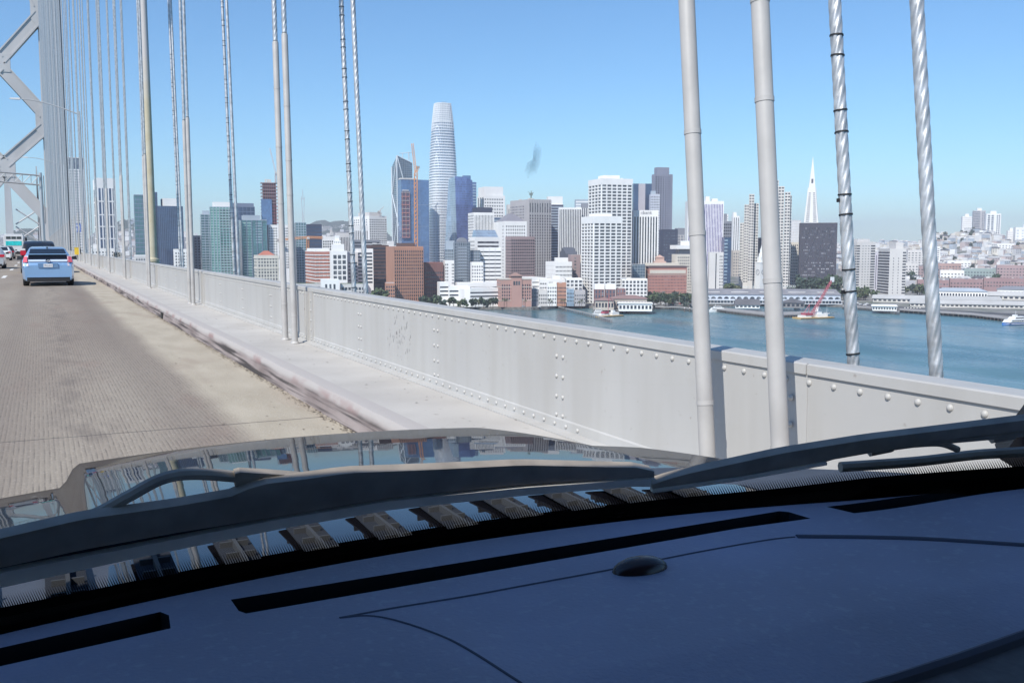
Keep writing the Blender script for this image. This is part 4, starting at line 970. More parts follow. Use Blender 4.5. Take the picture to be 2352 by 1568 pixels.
b = B('glass_block', 'broad dark navy glass block with a white penthouse box on its roof', 350, 361, 420, 473, 1340, -5).body(GNV).fins('R', 14, .3, .3, STEELB); b.roof(ROOFD).pent(.28, .96, 11.5, WHITE, .2, .7)
b = B('apartment_block', 'small white apartment block below the navy glass block, beside the wire ropes', 398, 401, 432, 574, 1260, -5, depth=20).body(WHITE).punch('R', 5, 4, .5, .5).roof(wallm=WHITE).done()
b = B('apartment_block', 'small white gridded block under the slanted dark glass tower', 308, 311, 340, 588, 1200, -5, depth=20).body(OFFW).punch('R', 5, 4, .5, .5).roof(wallm=WHITE).done()
b = B('apartment_block', 'low white terraced block at the foot of the striped tower', 206, 210, 262, 572, 1400, -5, depth=20).body(WHITE).punch('R', 7, 4.4, .45, .5).roof(wallm=WHITE).pent(.1, .4, 7, WHITE).done()
b = B('apartment_block', 'grey blue slab between the ropes left of the green glass tower', 428, 430, 460, 541, 1420, -5, depth=20).body(MIDG).punch('R', 4, 4, .6, .55, mat=WGD).roof().done()
b = B('residential_tower', 'slim grey green residential tower left of the green glass tower', 459, 461, 487, 492, 1330, -5).body(GTL).grid('R', 3, 3.6, .6, 1.0, LBL, out=.4).roof().pent(.2, .9, 5, LBL)
b = B('residential_tower', 'curved green glass residential tower with pale balcony bands', 480, 482, 532, 476, 1240, -5).body(GGR).hb('R', 3.6, .35, mat=WGD, m0=.45, m1=.05); b.fins('R', 7, .7, .5, LBL); b.roof(wallm=LBL).pent(.15, .95, 7, WHITE, .1, .8)
b = B('glass_tower', 'dark blue grey glass tower with louvred flat top behind the ties-wrapped rope', 526, 530, 585, 474, 1420, -5).body(GNV).grid('R', 6, 7, .5, .8, STEELB, out=.3).roof(ROOFD).pent(.05, .97, 5, STEELB, .05, .9)
b = B('residential_tower', 'squat green glass residential tower with grey balconies, shorter than its neighbour', 548, 554, 613, 506, 1270, -5).body(GTL).hb('R', 3.6, .4, mat=GGR, m0=.05, m1=.62).hb('R', 3.6, .3, m0=.55, m1=.2, mat=LBL, zb=Y(560)); b.fins('R', 5, .8, .6, STEELB); b.roof(wallm=LBL).pent(.1, .75, 7, LBL, .1, .8)
# tower under construction
b = B('construction_tower', 'unfinished tower with bare red scaffolded floors and a half fitted glass skin', 597, 599, 638, 419, 1450, -5).body(W('raw_concrete_dark', (.09, .07, .07)), inset=3)
FR = W('scaffold_red', (.34, .13, .15)); PL = W('raw_slab', (.34, .30, .30))
for j in range(34):
    mb = MB(); mb.box(0, 0, b.H-j*5-.8, b.b, b.a, b.H-j*5); mb.build('floor_slab', PL if j < 7 else FR, b.t)
b.fins('R', 8, .6, .1, FR)
mb = MB(); mb.box(-.4, -.5, 0, b.b*.62, -.1, b.z(457)); mb.build('glass_skin', GBL, b.t); b.kit(5, 3, OFFW, 6)
def crane(label, base, mast_top, jib_tip, counter, r=1.2, mat=None):
    """lattice tower crane; all points are world positions"""
    base, mast_top, jib_tip, counter = [Vector(p) for p in (base, mast_top, jib_tip, counter)]
    t = thing('tower_crane', base, label, 'crane'); mat = mat or M('crane_orange', (.52, .24, .10), .6, 0, .1, .3)
    def lat(a, c, w, nm, n):
        mb = MB(); a -= base; c -= base; d = (c-a).normalized(); s1 = d.cross(Vector((.3, .8, .1))).normalized(); s2 = d.cross(s1)
        for i, j in ((1, 1), (1, -1), (-1, -1), (-1, 1)): mb.tube([a+s1*i*w/2+s2*j*w/2, c+s1*i*w/2+s2*j*w/2], w*.16, 4)
        for k in range(n):
            p, q = a.lerp(c, k/n), a.lerp(c, (k+1)/n)
            for i, j in ((1, 1), (1, -1), (-1, -1), (-1, 1)):
                i2, j2 = (-j, i); mb.tube([p+s1*i*w/2+s2*j*w/2, q+s1*i2*w/2+s2*j2*w/2], w*.09, 3)
        mb.build(nm, mat, t)
    lat(base.copy(), mast_top.copy(), r*2, 'mast', 22); lat(mast_top.copy(), jib_tip.copy(), r*1.4, 'jib', 16); lat(mast_top.copy(), counter.copy(), r*1.4, 'counter_jib', 5)
    mb = MB(); q = counter-base; mb.box(q.x-2, q.y-2, q.z-2.5, q.x+2, q.y+2, q.z+1); mb.build('counterweight', M('crane_weight', (.35, .34, .33), .8), t)
    mb = MB(); q = mast_top-base; mb.box(q.x-1.6, q.y-3.4, q.z-2.5, q.x+1.6, q.y-1.2, q.z+.6); mb.build('cab', OFFW, t)
    return t
CRW = M('crane_white', (.55, .50, .50), .6)
crane('white luffing crane leaning left above the red unfinished tower', atD(633, 420, 1455), atD(633, 396, 1455), atD(620, 341, 1455), atD(637, 398, 1455), .9, CRW)
b = B('apartment_tower', 'white gridded apartment tower behind the pipe sleeve, right of the red roofed block', 613, 616, 662, 518, 1290, -5).body(WHITE)
b.punch('R', 4, 3.5, .55, .5, zb=b.z(620), m1=.55).punch('R', 3, 7, .7, .72, m0=.5, m1=.25, zt=b.z(525), zb=b.z(600), mat=WGD).punch('R', 3, 3.5, .6, .55, m0=.78, zb=b.z(620)).roof(wallm=WHITE).done()
b = B('stone_tower', 'beige stone tower with hipped red tile roof and tall arched windows', 583, 589, 640, 586, 1130, -5, depth=26).body(CREAM)
b.punch('R', 7, 4, .5, .6, zb=b.z(650), m0=.05, m1=.05).punch('L', 3, 4, .5, .6, zb=b.z(650)).done()
mb = MB(); h0, h1 = b.H, b.z(576); mb.add([(b.b*.15, b.a*.1, h0), (b.b*.85, b.a*.1, h0), (b.b*.85, b.a*.9, h0), (b.b*.15, b.a*.9, h0), (b.b*.4, b.a*.5, h1), (b.b*.6, b.a*.5, h1)], [(0, 1, 5, 4), (1, 2, 5), (2, 3, 4, 5), (3, 0, 4)]); mb.build('roof', TERR, b.t)
b.band(b.z(594), b.z(592), CREAM, .5).band(b.z(618), b.z(616), CREAM, .5)
b = B('glass_tower', 'pale teal glass tower with an open frame top behind the pipe sleeves', 676, 679, 703, 512, 1340, -5).body(GTL).fins('R', 4, .8, .6, LBL).hb('R', 3.6, .25, mat=LBL).roof(wallm=LBL)
b = B('office_block', 'plain dark navy office block right of the teal glass tower', 699, 702, 739, 515, 1400, -5).body(DKB).hb('R', 5, .4, mat=GNV).roof(ROOFD)
crane('orange tower crane with a long level jib in front of the navy office block', atD(707, 640, 1260), atD(707, 545, 1260), atD(741, 546, 1250), atD(640, 551, 1290), 1.5)
crane('bright orange tower crane climbing the face of the blue glass tower', atD(956, 600, 1500), atD(955, 398, 1500), atD(947, 330, 1500), atD(960, 383, 1500), 2.3, M('crane_bright_orange', (.60, .27, .10), .6, 0, .15, .1))
# mid-left
b = B('office_block', 'white gridded office block half hidden behind the stepped white tower', 739, 741, 771, 545, 1500, -5).body(WHITE).grid('R', 6, 4, .8, 1.2, WHITE, out=.3).punch('R', 6, 4, .6, .6, zt=Y(552), zb=Y(600)).roof(wallm=WHITE).done()
b = B('office_block', 'pale ribbed office slab left of the curved white hotel', 770, 774, 812, 535, 1650, -5).body(OFFW).vs('R', 10, .45, Y(545), Y(600)).roof()
b = B('hotel', 'pale hotel with vertical windows and a plain stone top, partly behind the wire rope', 804, 808, 846, 517, 1700, -5).body(WHITE).vs('R', 9, .4, Y(530), Y(580)).roof()
b = B('hotel', 'broad white gridded hotel tower with small roof crane beyond the spiral rope', 812, 848, 888, 497, 1800, -10).body(WHITE)
b.punch('R', 9, 4.4, .55, .55, zt=b.z(502), zb=b.z(590)).punch('L', 7, 4.4, .5, .5, zt=b.z(502), zb=b.z(590), m0=.1).roof(wallm=WHITE).pent(.1, .8, 8, OFFW, .1, .8).done()
crane('tiny white crane on the roof of the white gridded hotel', atD(870, 494, 1810), atD(872, 484, 1810), atD(882, 474, 1810), atD(870, 486, 1810), .7, CRW)
b = B('old_tower', 'small stepped white stone tower in front of the braced glass tower', 885, 892, 914, 566, 1600, -5, depth=20).body(WHITE).punch('R', 3, 5, .4, .5, m0=.6, mat=WGD).roof(wallm=WHITE).pent(.1, .6, 9, WHITE, .1, .8).done()
b = B('office_block', 'dark grey blue low office block behind the spiral rope', 804, 812, 872, 551, 1500, -5).body(MIDG).hb('R', 5, .5, mat=WGD, m0=.02).roof(ROOFD)
# Embarcadero-side brick and white blocks
b = B('brick_block', 'red brick and white banded apartment block with stepped top left of the white tower', 701, 724, 760, 578, 1150, -5, depth=30).body(BRICK)
for j in range(12): b.band(b.H-4-j*4.1-.5, b.H-4-j*4.1+.5, WHITE, .35, 'floor_band')
b.punch('R', 4, 4.1, .75, .5, zt=b.H-2.2, zb=b.z(650)).punch('L', 4, 4.1, .5, .5, zt=b.H-2.2, zb=b.z(650)).roof(wallm=WHITE).pent(.05, .95, 4, WHITE, .1, .9).done()
b = B('white_tower', 'white stone tower with large paired windows and small stepped cupola', 757, 760, 797, 578, 1130, -5, depth=26).body(WHITE)
b.punch('R', 3, 6.2, .72, .72, zt=b.z(584), zb=b.z(652), m0=.1, m1=.04).roof(wallm=WHITE).pent(.1, .85, 9, WHITE, .1, .8).done()
mb = MB(); mb.box(b.b*.22, b.a*.2, b.H+9, b.b*.66, b.a*.7, b.z(552)); mb.box(b.b*.30, b.a*.3, b.z(552), b.b*.58, b.a*.6, b.z(541)); mb.build('cupola', WHITE, b.t)
mb = MB()
for q in (.27, .38, .49, .60): mb.box(b.b*(q-.022), b.a*.2-.05, b.H+10, b.b*(q+.022), b.a*.2+.1, b.z(555))
mb.build('window_strip', WG, b.t)
b = B('white_block', 'white block with blue shaded side linking the stepped tower and the banded block', 796, 798, 822, 580, 1160, -5, depth=30).body(OFFW).punch('R', 3, 4.2, .6, .5, zt=Y(600), mat=WGD).roof(wallm=WHITE).done()
b = B('banded_block', 'white office block with long dark window bands behind the spiral rope', 815, 818, 857, 573, 1170, -5, depth=30).body(WHITE).hb('R', 4.4, .5, zt=Y(578), zb=Y(655), m0=.06, m1=.06, mat=WGD).roof(wallm=WHITE)
b = B('low_pavilion', 'small white waterfront pavilion with two big square windows above the parapet', 736, 738, 779, 645, 1060, -5, depth=25).body(WHITE).punch('R', 3, 8, .5, .7, zt=TOP(-2.5), zb=2, mat=WG, m0=.15, m1=.15).roof(wallm=WHITE, par=1.5).done()
b = B('low_terrace', 'long low terrace building with planted roof just above the parapet', 660, 664, 736, 652, 1090, -5, depth=25).body(OFFW).hb('R', 5, .4, mat=WGD).roof(M('planted_roof', (.10, .14, .06), .9, 0, .4, .3))
b = B('low_terrace', 'low white terrace building with dark window strips under the brown block', 780, 783, 838, 652, 1080, -5, depth=25).body(OFFW).punch('R', 7, 5, .7, .6, zb=2, mat=WGD).roof(M('planted_roof_green', (.10, .14, .06), .9, 0, .4, .3)).done()
b = B('brown_block', 'dark brown office block with flat overhanging roof left of the orange brick offices', 842, 852, 893, 563, 1220, -5, depth=60).body(BRN).hb('R', 4.4, .45, mat=WGD).roof(ROOFD)
b.band(b.H+1, b.H+2, OFFW, .6).kit(4, 4)
b = B('brick_office', 'orange brick office tower with deep columns of dark windows', 886, 905, 972, 568, 1100, -14, depth=40).body(BRICKO)
b.punch('R', 14, 3.9, .72, .7, zt=b.z(574), zb=2, m0=.0, m1=.0, mat=WGD); b.fins('R', 14, .9, .7, BRICKO, zt=b.H); b.roof(wallm=BRICKO).pent(.3, .8, 5, BRN).kit(3, 9, BRN).done()
b = B('brick_office', 'low orange brick wing at the foot of the orange office tower', 884, 886, 907, 650, 1085, -14, depth=20).body(BRICKO).punch('R', 4, 4, .6, .6, zb=1.5, mat=WGD).roof().done()
b = B('brick_office', 'brown brick office block with rounded front and red roof corner', 972, 976, 1018, 603, 1150, -5, depth=45).body(W('brown_brick', (.20, .10, .09))).hb('R', 5, .5, zt=Y(622), mat=WGD, m0=.0, m1=.0).fins('R', 10, .7, .3, W('brown_brick', (.2, .1, .09)))
b.punch('R', 2, 12, .97, .9, zt=b.z(606), zb=b.z(624), mat=WGD).roof(TERR).done()
# tall glass group
b = B('braced_tower', 'blue grey glass tower with white diagonal bracing and slanted top', 900, 912, 947, 386, 1717, -4, depth=30)
zt0, zt1, zt2 = b.z(378), b.z(358), b.z(376)
mb = MB(); mb.hexa([(0, 0, 0), (b.b, 0, 0), (b.b, b.a, 0), (0, b.a, 0)], [(0, 0, b.z(358)), (b.b, 0, b.z(374)), (b.b, b.a, b.z(374)), (0, b.a, b.z(380))]); mb.build('wall', GSL, b.t)
BR = W('brace_white', (.55, .60, .64)); mb = MB()
H_ = b.z(358)
for (p, q) in (((.3, H_), (b.b*.62, b.z(440))), ((b.b*.62, b.z(440)), (.3, b.z(520))), ((b.b, b.z(374)), (.3, b.z(358)))): mb.tube([(p[0], -.5, p[1]), (q[0], -.5, q[1])], 1.1, 4)
for (p, q) in (((0, H_), (b.a, b.z(452))), ((b.a, b.z(440)), (0, b.z(500))), ((0, b.z(500)), (b.a, b.z(590)))): mb.tube([(-.5, p[0], p[1]), (-.5, q[0], q[1])], 1.1, 4)
mb.tube([(0, 0, 0), (0, 0, H_)], 1.2, 4); mb.tube([(-.2, b.a, 0), (-.2, b.a, b.z(380))], 1.2, 4); mb.build('diagonal_brace', BR, b.t)
mb = MB(); mb.tube([(b.b*.4, 3, b.z(366)), (b.b*.4, 3, b.z(351))], .7, 4); mb.tube([(b.b*.4-6, 3, b.z(352)), (b.b, 3, b.z(349))], .6, 4); mb.tube([(b.b*.75, 3, b.z(374)), (b.b*.8, 3, b.z(348))], .7, 4); mb.tube([(b.b*.9, 3, b.z(372)), (b.b*.8, 3, b.z(348))], .5, 4); mb.build('roof_davit', BR, b.t)
b = B('glass_tower', 'broad blue glass office tower with construction hoist on its left side', 914, 921, 985, 412, 1560, -5, depth=34).body(GBL)
b.fins('R', 3, .5, .3, STEELB)
for y in (470, 520, 566): b.band(b.z(y), b.z(y)+.8, STEELB, .12, 'floor_band')
HO = W('hoist_rust', (.40, .20, .19)); mb = MB()
HOB = W('hoist_dark', (.10, .08, .12))
mb.box(b.b*.03, -2.5, b.z(545), b.b*.27, -.1, b.z(440)); mb.build('hoist_shaft', HOB, b.t)
for k in range(12):
    z = b.z(442)+(b.z(545)-b.z(442))*k/11; mb = MB(); mb.box(b.b*.01, -3.2, z-.7, b.b*.29, -.1, z+.7); mb.build('hoist_deck', HO if k % 2 else PL, b.t)
for f in (.02, .15, .28): mb = MB(); mb.box(b.b*f-.4, -3.1, b.z(545), b.b*f+.4, -2.5, b.z(440)); mb.build('hoist_post', HO, b.t)
mb = MB(); mb.box(b.b*-.02, -1, b.H, b.b*.5, b.a*.6, b.H+2.2); mb.box(b.b*.03, -2, b.z(438), b.b*.26, -.2, b.z(436)); mb.build('roof_deck', OFFW, b.t)
# cylindrical-shouldered tallest tower
d = 1833; yl, xcen = 600, 1017.5
C0 = atD(xcen, 420, d); t = thing('skyscraper', (C0.x, C0.y, ZL), 'tallest rounded white skyscraper tapering to an open lattice crown', 'skyscraper', radians(-5))
prof_px = [(700, 32.5), (560, 33), (430, 33), (400, 32.2), (350, 29.8), (300, 26.2), (270, 22.8), (250, 20.4), (240, 18.8)]
def hw(y):
    for (y0, w0), (y1, w1) in zip(prof_px, prof_px[1:]):
        if y1 <= y <= y0: return (w0+(w1-w0)*(y0-y)/(y0-y1))*d/FPX
    return prof_px[0][1]*d/FPX
def sq(w, z, n=32, e=3.6):
    r = []
    for k in range(n):
        a = 2*pi*k/n+radians(0); c, s_ = cos(a), sin(a); rr = w*.92/((abs(c)**e+abs(s_)**e)**(1/e)); r.append(Vector((rr*c, rr*s_, z)))
    return r
ztw = lambda y: atD(xcen, y, d).z-ZL
mb = MB(); ysl = [690, 600, 560, 500, 430, 400, 370, 350, 325, 300, 285]
mb.loft([sq(hw(y)-.8, ztw(y)) for y in ysl]); mb.build('glass_body', curtain('white_tower_glass', (.36, .42, .48), (.62, .66, .70), 3.1, 5, .4, .15, .22, .3), t, smooth=True)
CW_ = W('white_metal_fin', (.76, .78, .80), .03, .5)
nf = 66
for j in range(nf):
    y = 285+ (690-285)*j/nf; z = ztw(y); w = hw(y)
    mb = MB(); a_, c_ = sq(w+.25, z), sq(w+.25, z+1.5); ai, ci = sq(w-1., z), sq(w-1., z+1.5); mb.loft([ai, a_, c_, ci], caps=False); mb.build('floor_fin', CW_, t)
mb = MB(); mb.loft([sq(hw(y)-.6, ztw(y)) for y in (285, 270, 258, 248, 241)]); mb.build('crown', W('crown_white', (.50, .54, .58), .03), t)
for j in range(9):
    y = 243+j*4.9; mb = MB(); mb.loft([sq(hw(y)-.8, ztw(y)), sq(hw(y)+.1, ztw(y)), sq(hw(y)+.1, ztw(y)+1.1), sq(hw(y)-.8, ztw(y)+1.1)], caps=False); mb.build('crown_fin', CW_, t)
for k in range(32):
    mb = MB(); P0 = [sq(hw(y)+.05, ztw(y))[k] for y in (300, 285, 270, 258, 248, 241)]; mb.tube(P0, .35, 4); mb.build('crown_rib', CW_, t)
mb = MB(); mb.tube([(0, 0, ztw(241)), (0, 0, ztw(236))], .4, 4); mb.tube([(-6, 0, ztw(240)), (8, 0, ztw(236.5))], .3, 4); mb.build('roof_mast', MIDG, t)
mb = MB()
for i in (-1, 1): mb.box(i*1.9+6-.6, -hw(270)*.93-1.6, ztw(312), i*1.9+6+.6, -hw(240)*.6, ztw(240)-.5)
# folded glass tower right of it
b = B('glass_tower', 'folded glass tower with bright pale edge facet and violet reflections', 1033, 1045, 1093, 405, 1650, -8, depth=30)
mb = MB(); Hh = b.H; mb.add([(0, 0, 0), (b.b*.62, 0, 0), (b.b, b.a*.1, 0), (b.b, b.a, 0), (-6, b.a, 0), (0, 0, Hh), (b.b*.55, 0, Hh-1), (b.b*.86, b.a*.12, Hh-6), (b.b, b.a, Hh-10), (-2, b.a, Hh-3)], [(0, 1, 6, 5), (1, 2, 7, 6), (2, 3, 8, 7), (3, 4, 9, 8), (5, 6, 7, 8, 9)]); mb.build('wall', GVI, b.t)
mb = MB(); mb.add([(0, -.05, 0), (0, -.05, Hh), (-2, b.a, Hh-3), (-14, b.a, 0), (4.5, -.3, 0), (-.2, -.3, Hh*.6)], [(0, 1, 2, 3), (0, 4, 5, 1)]); mb.build('edge_facet', GPL, b.t)
b = B('glass_tower', 'blue banded annex tower behind the folded glass tower', 1060, 1066, 1094, 418, 1720, -8, depth=25).body(GBL).hb('R', 5, .3, mat=LBL).roof(ROOFD).pent(.0, .6, 12, GBL)
# right of it
b = B('office_tower', 'white office tower with small square windows and blank upper storeys', 1096, 1112, 1160, 450, 1750, -10).body(WHITE)
b.punch('R', 8, 6, .55, .42, zt=b.z(454), mat=WG, m1=.08, zb=b.z(510)).vs('L', 3, .45, zt=b.H-2).roof(wallm=WHITE).pent(.02, .93, 17, WHITE, .05, .9).done()
b = B('office_tower', 'white ribbed office tower with dark blue flat roof band', 1075, 1088, 1135, 488, 1480, -12).body(WHITE).vs('R', 13, .4, Y(494), mat=WG).punch('L', 6, 4.5, .5, .5, zb=Y(560)).roof(ROOFD).pent(.2, .92, 8, DKB, .05, .95).done()
b = B('office_tower', 'blue glass office tower glimpsed right of the blank topped white tower', 1130, 1134, 1162, 500, 1600, -10).body(GNV).hb('R', 5, .4, mat=LBL).roof(ROOFD)
b = B('terraced_office', 'pale green and white terraced office with sloping glass roof', 1078, 1090, 1148, 546, 1330, -6, depth=40).body(WHITE).hb('R', 5.6, .5, zt=Y(552), m0=.12, m1=.05, mat=WG).punch('L', 5, 5, .5, .5).roof(wallm=WHITE)
mb = MB(); g0, g1 = b.H+1.1, b.z(528); mb.add([(b.b*.06, 1, g0), (b.b*.95, 1, g0), (b.b*.95, b.a*.8, g0), (b.b*.06, b.a*.8, g0), (b.b*.1, b.a*.25, g1), (b.b*.86, b.a*.25, g1), (b.b*.86, b.a*.7, g1), (b.b*.1, b.a*.7, g1)], [(0, 1, 5, 4), (1, 2, 6, 5), (2, 3, 7, 6), (3, 0, 4, 7), (4, 5, 6, 7)]); mb.build('glass_roof', GPL, b.t); b.done()
b = B('banded_office', 'white office block with thin dark horizontal window lines', 1091, 1096, 1151, 570, 1210, -5, depth=40).body(WHITE).hb('R', 5.0, .32, zt=Y(574), zb=Y(660), m0=.0, m1=.0, mat=WGD); b.fins('R', 4, .5, .2, OFFW); b.roof(wallm=WHITE)
b = B('residential_tower', 'slate blue residential tower with balconies and stepped shoulders', 1040, 1044, 1080, 556, 1190, -6, depth=34).body(GSL).hb('R', 3.7, .35, mat=LBL, m0=.2, m1=.2, zt=Y(565)).fins('R', 8, .6, .5, MIDG); b.roof(ROOFD)
mb = MB(); pts = [(b.b*(.5+.32*cos(pi*k/8)), .5, b.H+.2+5.5*sin(pi*k/8)) for k in range(9)]; mb.add([p for p in pts]+[(p[0], b.a*.8, p[2]) for p in pts], [(k, k+1, 9+k+1, 9+k) for k in range(8)]+[tuple(range(9)), tuple(range(17, 8, -1))]); mb.build('roof_arch', MIDG, b.t)
b = B('residential_tower', 'left shoulder block of the slate blue residential tower with grey green roof', 1020, 1022, 1046, 573, 1200, -6, depth=30).body(GSL).fins('R', 5, .6, .4, LBL).hb('R', 3.7, .3, mat=LBL).roof(LBL).pent(.1, .95, 11, LBL, .2, .9)
b = B('residential_tower', 'right shoulder block of the slate blue residential tower with balcony rails', 1074, 1078, 1103, 575, 1200, -6, depth=30).body(GSL).fins('R', 5, .6, .4, MIDG).hb('R', 3.7, .3, mat=LBL).roof(ROOFD)
b = B('white_tower', 'stepped white apartment tower left of the slate blue residential tower', 1018, 1022, 1043, 600, 1150, -6, depth=26).body(WHITE).punch('R', 2, 3.7, .6, .5, m1=.62).punch('R', 2, 3.7, .6, .5, m0=.72).roof(wallm=WHITE).done()
b = B('white_tower', 'stepped white apartment tower right of the slate blue residential tower', 1080, 1083, 1110, 604, 1150, -6, depth=26).body(WHITE).punch('R', 5, 4, .5, .5).roof(wallm=WHITE).done()
# white waterfront complex
for i, (x0, xc, x1, y, lab) in enumerate([(1004, 1010, 1030, 651, 'left stepped wing of the long white waterfront complex'), (1028, 1031, 1080, 660, 'middle part of the long white waterfront complex with arched gate'), (1046, 1050, 1145, 652, 'rear upper tier of the long white waterfront complex')]):
    b = B('waterfront_block', lab, x0, xc, x1, y, 1105+i*12-(20 if i == 1 else 0), -5, depth=30).body(WHITE).hb('R', 4.6, .4, mat=WGD, m0=.03, m1=.03, zb=6).roof(wallm=WHITE, par=1.4)
b = B('waterfront_block', 'curved white front block of the waterfront complex with long dark bands', 1062, 1080, 1146, 664, 1078, -5, depth=30)
mb = MB(); mb.prism([(0, 0), (b.b, 0), (b.b, 25), (-6, 25), (-5, 6), (-3, 2)], 0, b.H); mb.build('wall', WHITE, b.t)
b.hb('R', 4.2, .38, mat=WGD, m0=.0, m1=.0, zb=6).punch('R', 12, 4.5, .6, .6, zt=6, zb=1.5, mat=WGD).roof(wallm=WHITE).done()
# brick hotel with pyramid roof
b = B('brick_hotel', 'pinkish brick waterfront hotel with central pavilion and small hipped roof', 1141, 1150, 1221, 641, 1075, -4, depth=30).body(M('hotel_brick', (.46, .27, .225), .8, 0, .08, .05))
b.punch('R', 13, 3.7, .5, .6, zt=b.z(652), zb=7, m0=.02, m1=.02, mat=WGD).punch('R', 9, 6, .5, .6, zt=7.2, zb=1, mat=WG).punch('L', 3, 4, .35, .5)
b.band(7.2, 7.7, CREAM, .3).band(b.z(660), b.z(659), CREAM, .3).band(b.H-.6, b.H+.4, CREAM, .4); b.roof(wallm=None)
mb = MB(); mb.box(b.b*.34, -1, 0, b.b*.68, b.a*.6, b.z(634)); mb.build('pavilion', MATS['hotel_brick'], b.t)
for q in (.43, .51, .59):
    mb = MB(); mb.box(b.b*q-1, -1.2, b.z(655), b.b*q+1, -1.01, b.z(646)); mb.build('arched_window', WG, b.t)
mb = MB(); h0, h1 = b.z(634), b.z(626); mb.add([(b.b*.30, -2.5, h0), (b.b*.72, -2.5, h0), (b.b*.72, b.a*.65, h0), (b.b*.30, b.a*.65, h0), (b.b*.5, 4, h1), (b.b*.52, b.a*.3, h1)], [(0, 1, 4), (1, 2, 5, 4), (2, 3, 5), (3, 0, 4, 5), (3, 2, 1, 0)]); mb.build('roof', W('brown_tile', (.30, .19, .16)), b.t)
b.done()
# pyramid-roof white tower
b = B('office_tower', 'white office tower with grey faceted pyramid roof', 1134, 1158, 1210, 508, 1420, -14, depth=40).body(WHITE)
b.punch('R', 9, 5, .45, .5, zt=b.z(516), mat=WG, zb=b.z(600), m0=.06, m1=.06).punch('L', 2, 5, .3, .5, zt=b.z(516), m0=.0, m1=.8, mat=WG); b.roof()
mb = MB(); h1 = b.z(489); n_ = 8; base_ = [(b.b*.05, 1), (b.b*.95, 1), (b.b*.98, b.a*.3), (b.b*.98, b.a*.8), (b.b*.9, b.a*.97), (b.b*.1, b.a*.97), (0, b.a*.8), (0, b.a*.25)]
mb.add([(x, y, b.H+.2) for x, y in base_]+[(b.b*.5+(x-b.b*.5)*.16, b.a*.5+(y-b.a*.5)*.16, h1) for x, y in base_], [(k, (k+1) % 8, 8+(k+1) % 8, 8+k) for k in range(8)]+[tuple(range(8, 16))]); mb.build('roof', M('zinc_roof', (.32, .30, .32), .5, .3, .1, .05), b.t); b.done()
b = B('office_tower', 'tall pinkish grey ribbed office tower with a rooftop sculpture-like mast', 1172, 1215, 1266, 459, 1560, -24, depth=40).body(GREY)
b.punch('R', 9, 4.6, .62, .66, zt=b.z(492), mat=WGD, zb=b.z(640)).vs('R', 9, .5, b.z(466), b.z(488), m0=0, m1=0, mat=WG).punch('L', 10, 4.6, .42, .55, zt=b.z(470), m0=.25, mat=WG, zb=b.z(560)); b.fins('R', 9, 2.1, .8, GREY); b.roof(wallm=GREY)
CY = b; mb = MB(); mb.tube([(10, 12, b.H), (10, 12, b.H+9)], 1.2, 6); mb.box(8, 10, b.H+8, 12, 14, b.H+12)
for k in range(7): mb.tube([(10, 12, b.H+10), (10+5*cos(k*.9), 12+3*sin(k*2), b.H+13+3*sin(k*1.7))], .35, 4)
mb.build('roof_mast', W('bronze_green', (.20, .25, .22)), b.t); b.kit(7, 12, OFFW); b.done()
b = B('office_tower', 'pale lower wing left of the tall pinkish grey ribbed tower', 1163, 1166, 1190, 470, 1640, -5, depth=20).body(OFFW).vs('R', 5, .3, Y(480)).roof()
b = B('office_tower', 'dark blue banded tower with white roof box right of the ribbed tower', 1240, 1244, 1294, 470, 1640, -5, depth=36).body(DKB).hb('R', 4.6, .42, mat=LBL, m0=.0, m1=.0).roof(ROOFM).pent(.3, .98, 14, WHITE, .1, .9)
b = B('granite_office', 'reddish granite office tower with terraces in front of the ribbed tower', 1161, 1174, 1228, 545, 1270, -6, depth=36).body(PINK)
b.punch('R', 11, 4, .72, .64, zt=b.z(549), mat=WGD, zb=b.z(636)).punch('L', 5, 4, .55, .5, zt=b.z(549), mat=WGD); b.fins('R', 11, .7, .4, PINK); b.roof(wallm=PINK).done()
b = B('slab_tower', 'black and white vertically striped slab tower left of the tall white grid tower', 1282, 1284, 1336, 477, 1500, 3, depth=30).body(WHITE).vs('R', 13, .55, Y(481), mat=WGD, m0=.01, m1=.01).roof(ROOFM)
b = B('slab_tower', 'darker striped side wing of the black and white slab tower', 1334, 1336, 1362, 478, 1530, -5, depth=20).body(DKG).fins('R', 6, 1.1, .6, WHITE).roof(ROOFM).pent(.0, .95, 8, MIDG)
b = B('office_block', 'pale roof storeys with plant peeping left of the tall white grid tower', 1320, 1322, 1356, 458, 1750, -5, depth=20).body(LBL).hb('R', 5, .4, mat=WHITE).roof()
b = B('white_block', 'white slab office with rows of small hooded windows by the waterfront', 1253, 1276, 1314, 603, 1180, -8, depth=30).body(WHITE).punch('R', 12, 5, .55, .4, zb=4, mat=WG).hb('L', 5, .08, mat=OFFW).roof(wallm=WHITE).done()
b = B('white_block', 'wide white block with dark slot under its roof behind the hooded-window office', 1273, 1275, 1320, 592, 1240, -8, depth=30).body(WHITE).punch('R', 1, 5, .98, .5, zt=Y(595), zb=Y(603), mat=WGD).roof().done()
b = B('brick_slab', 'thin reddish brick slab between the hooded-window office and the white grid tower', 1305, 1312, 1333, 585, 1200, -8, depth=30).body(PINK).punch('R', 1, 4, .4, .5, m0=.2, m1=.3).roof().done()
b = B('gabled_block', 'dark blue grey building with pitched gable roof behind the hooded-window office', 1285, 1300, 1326, 583, 1330, -12, depth=30).body(DKG)
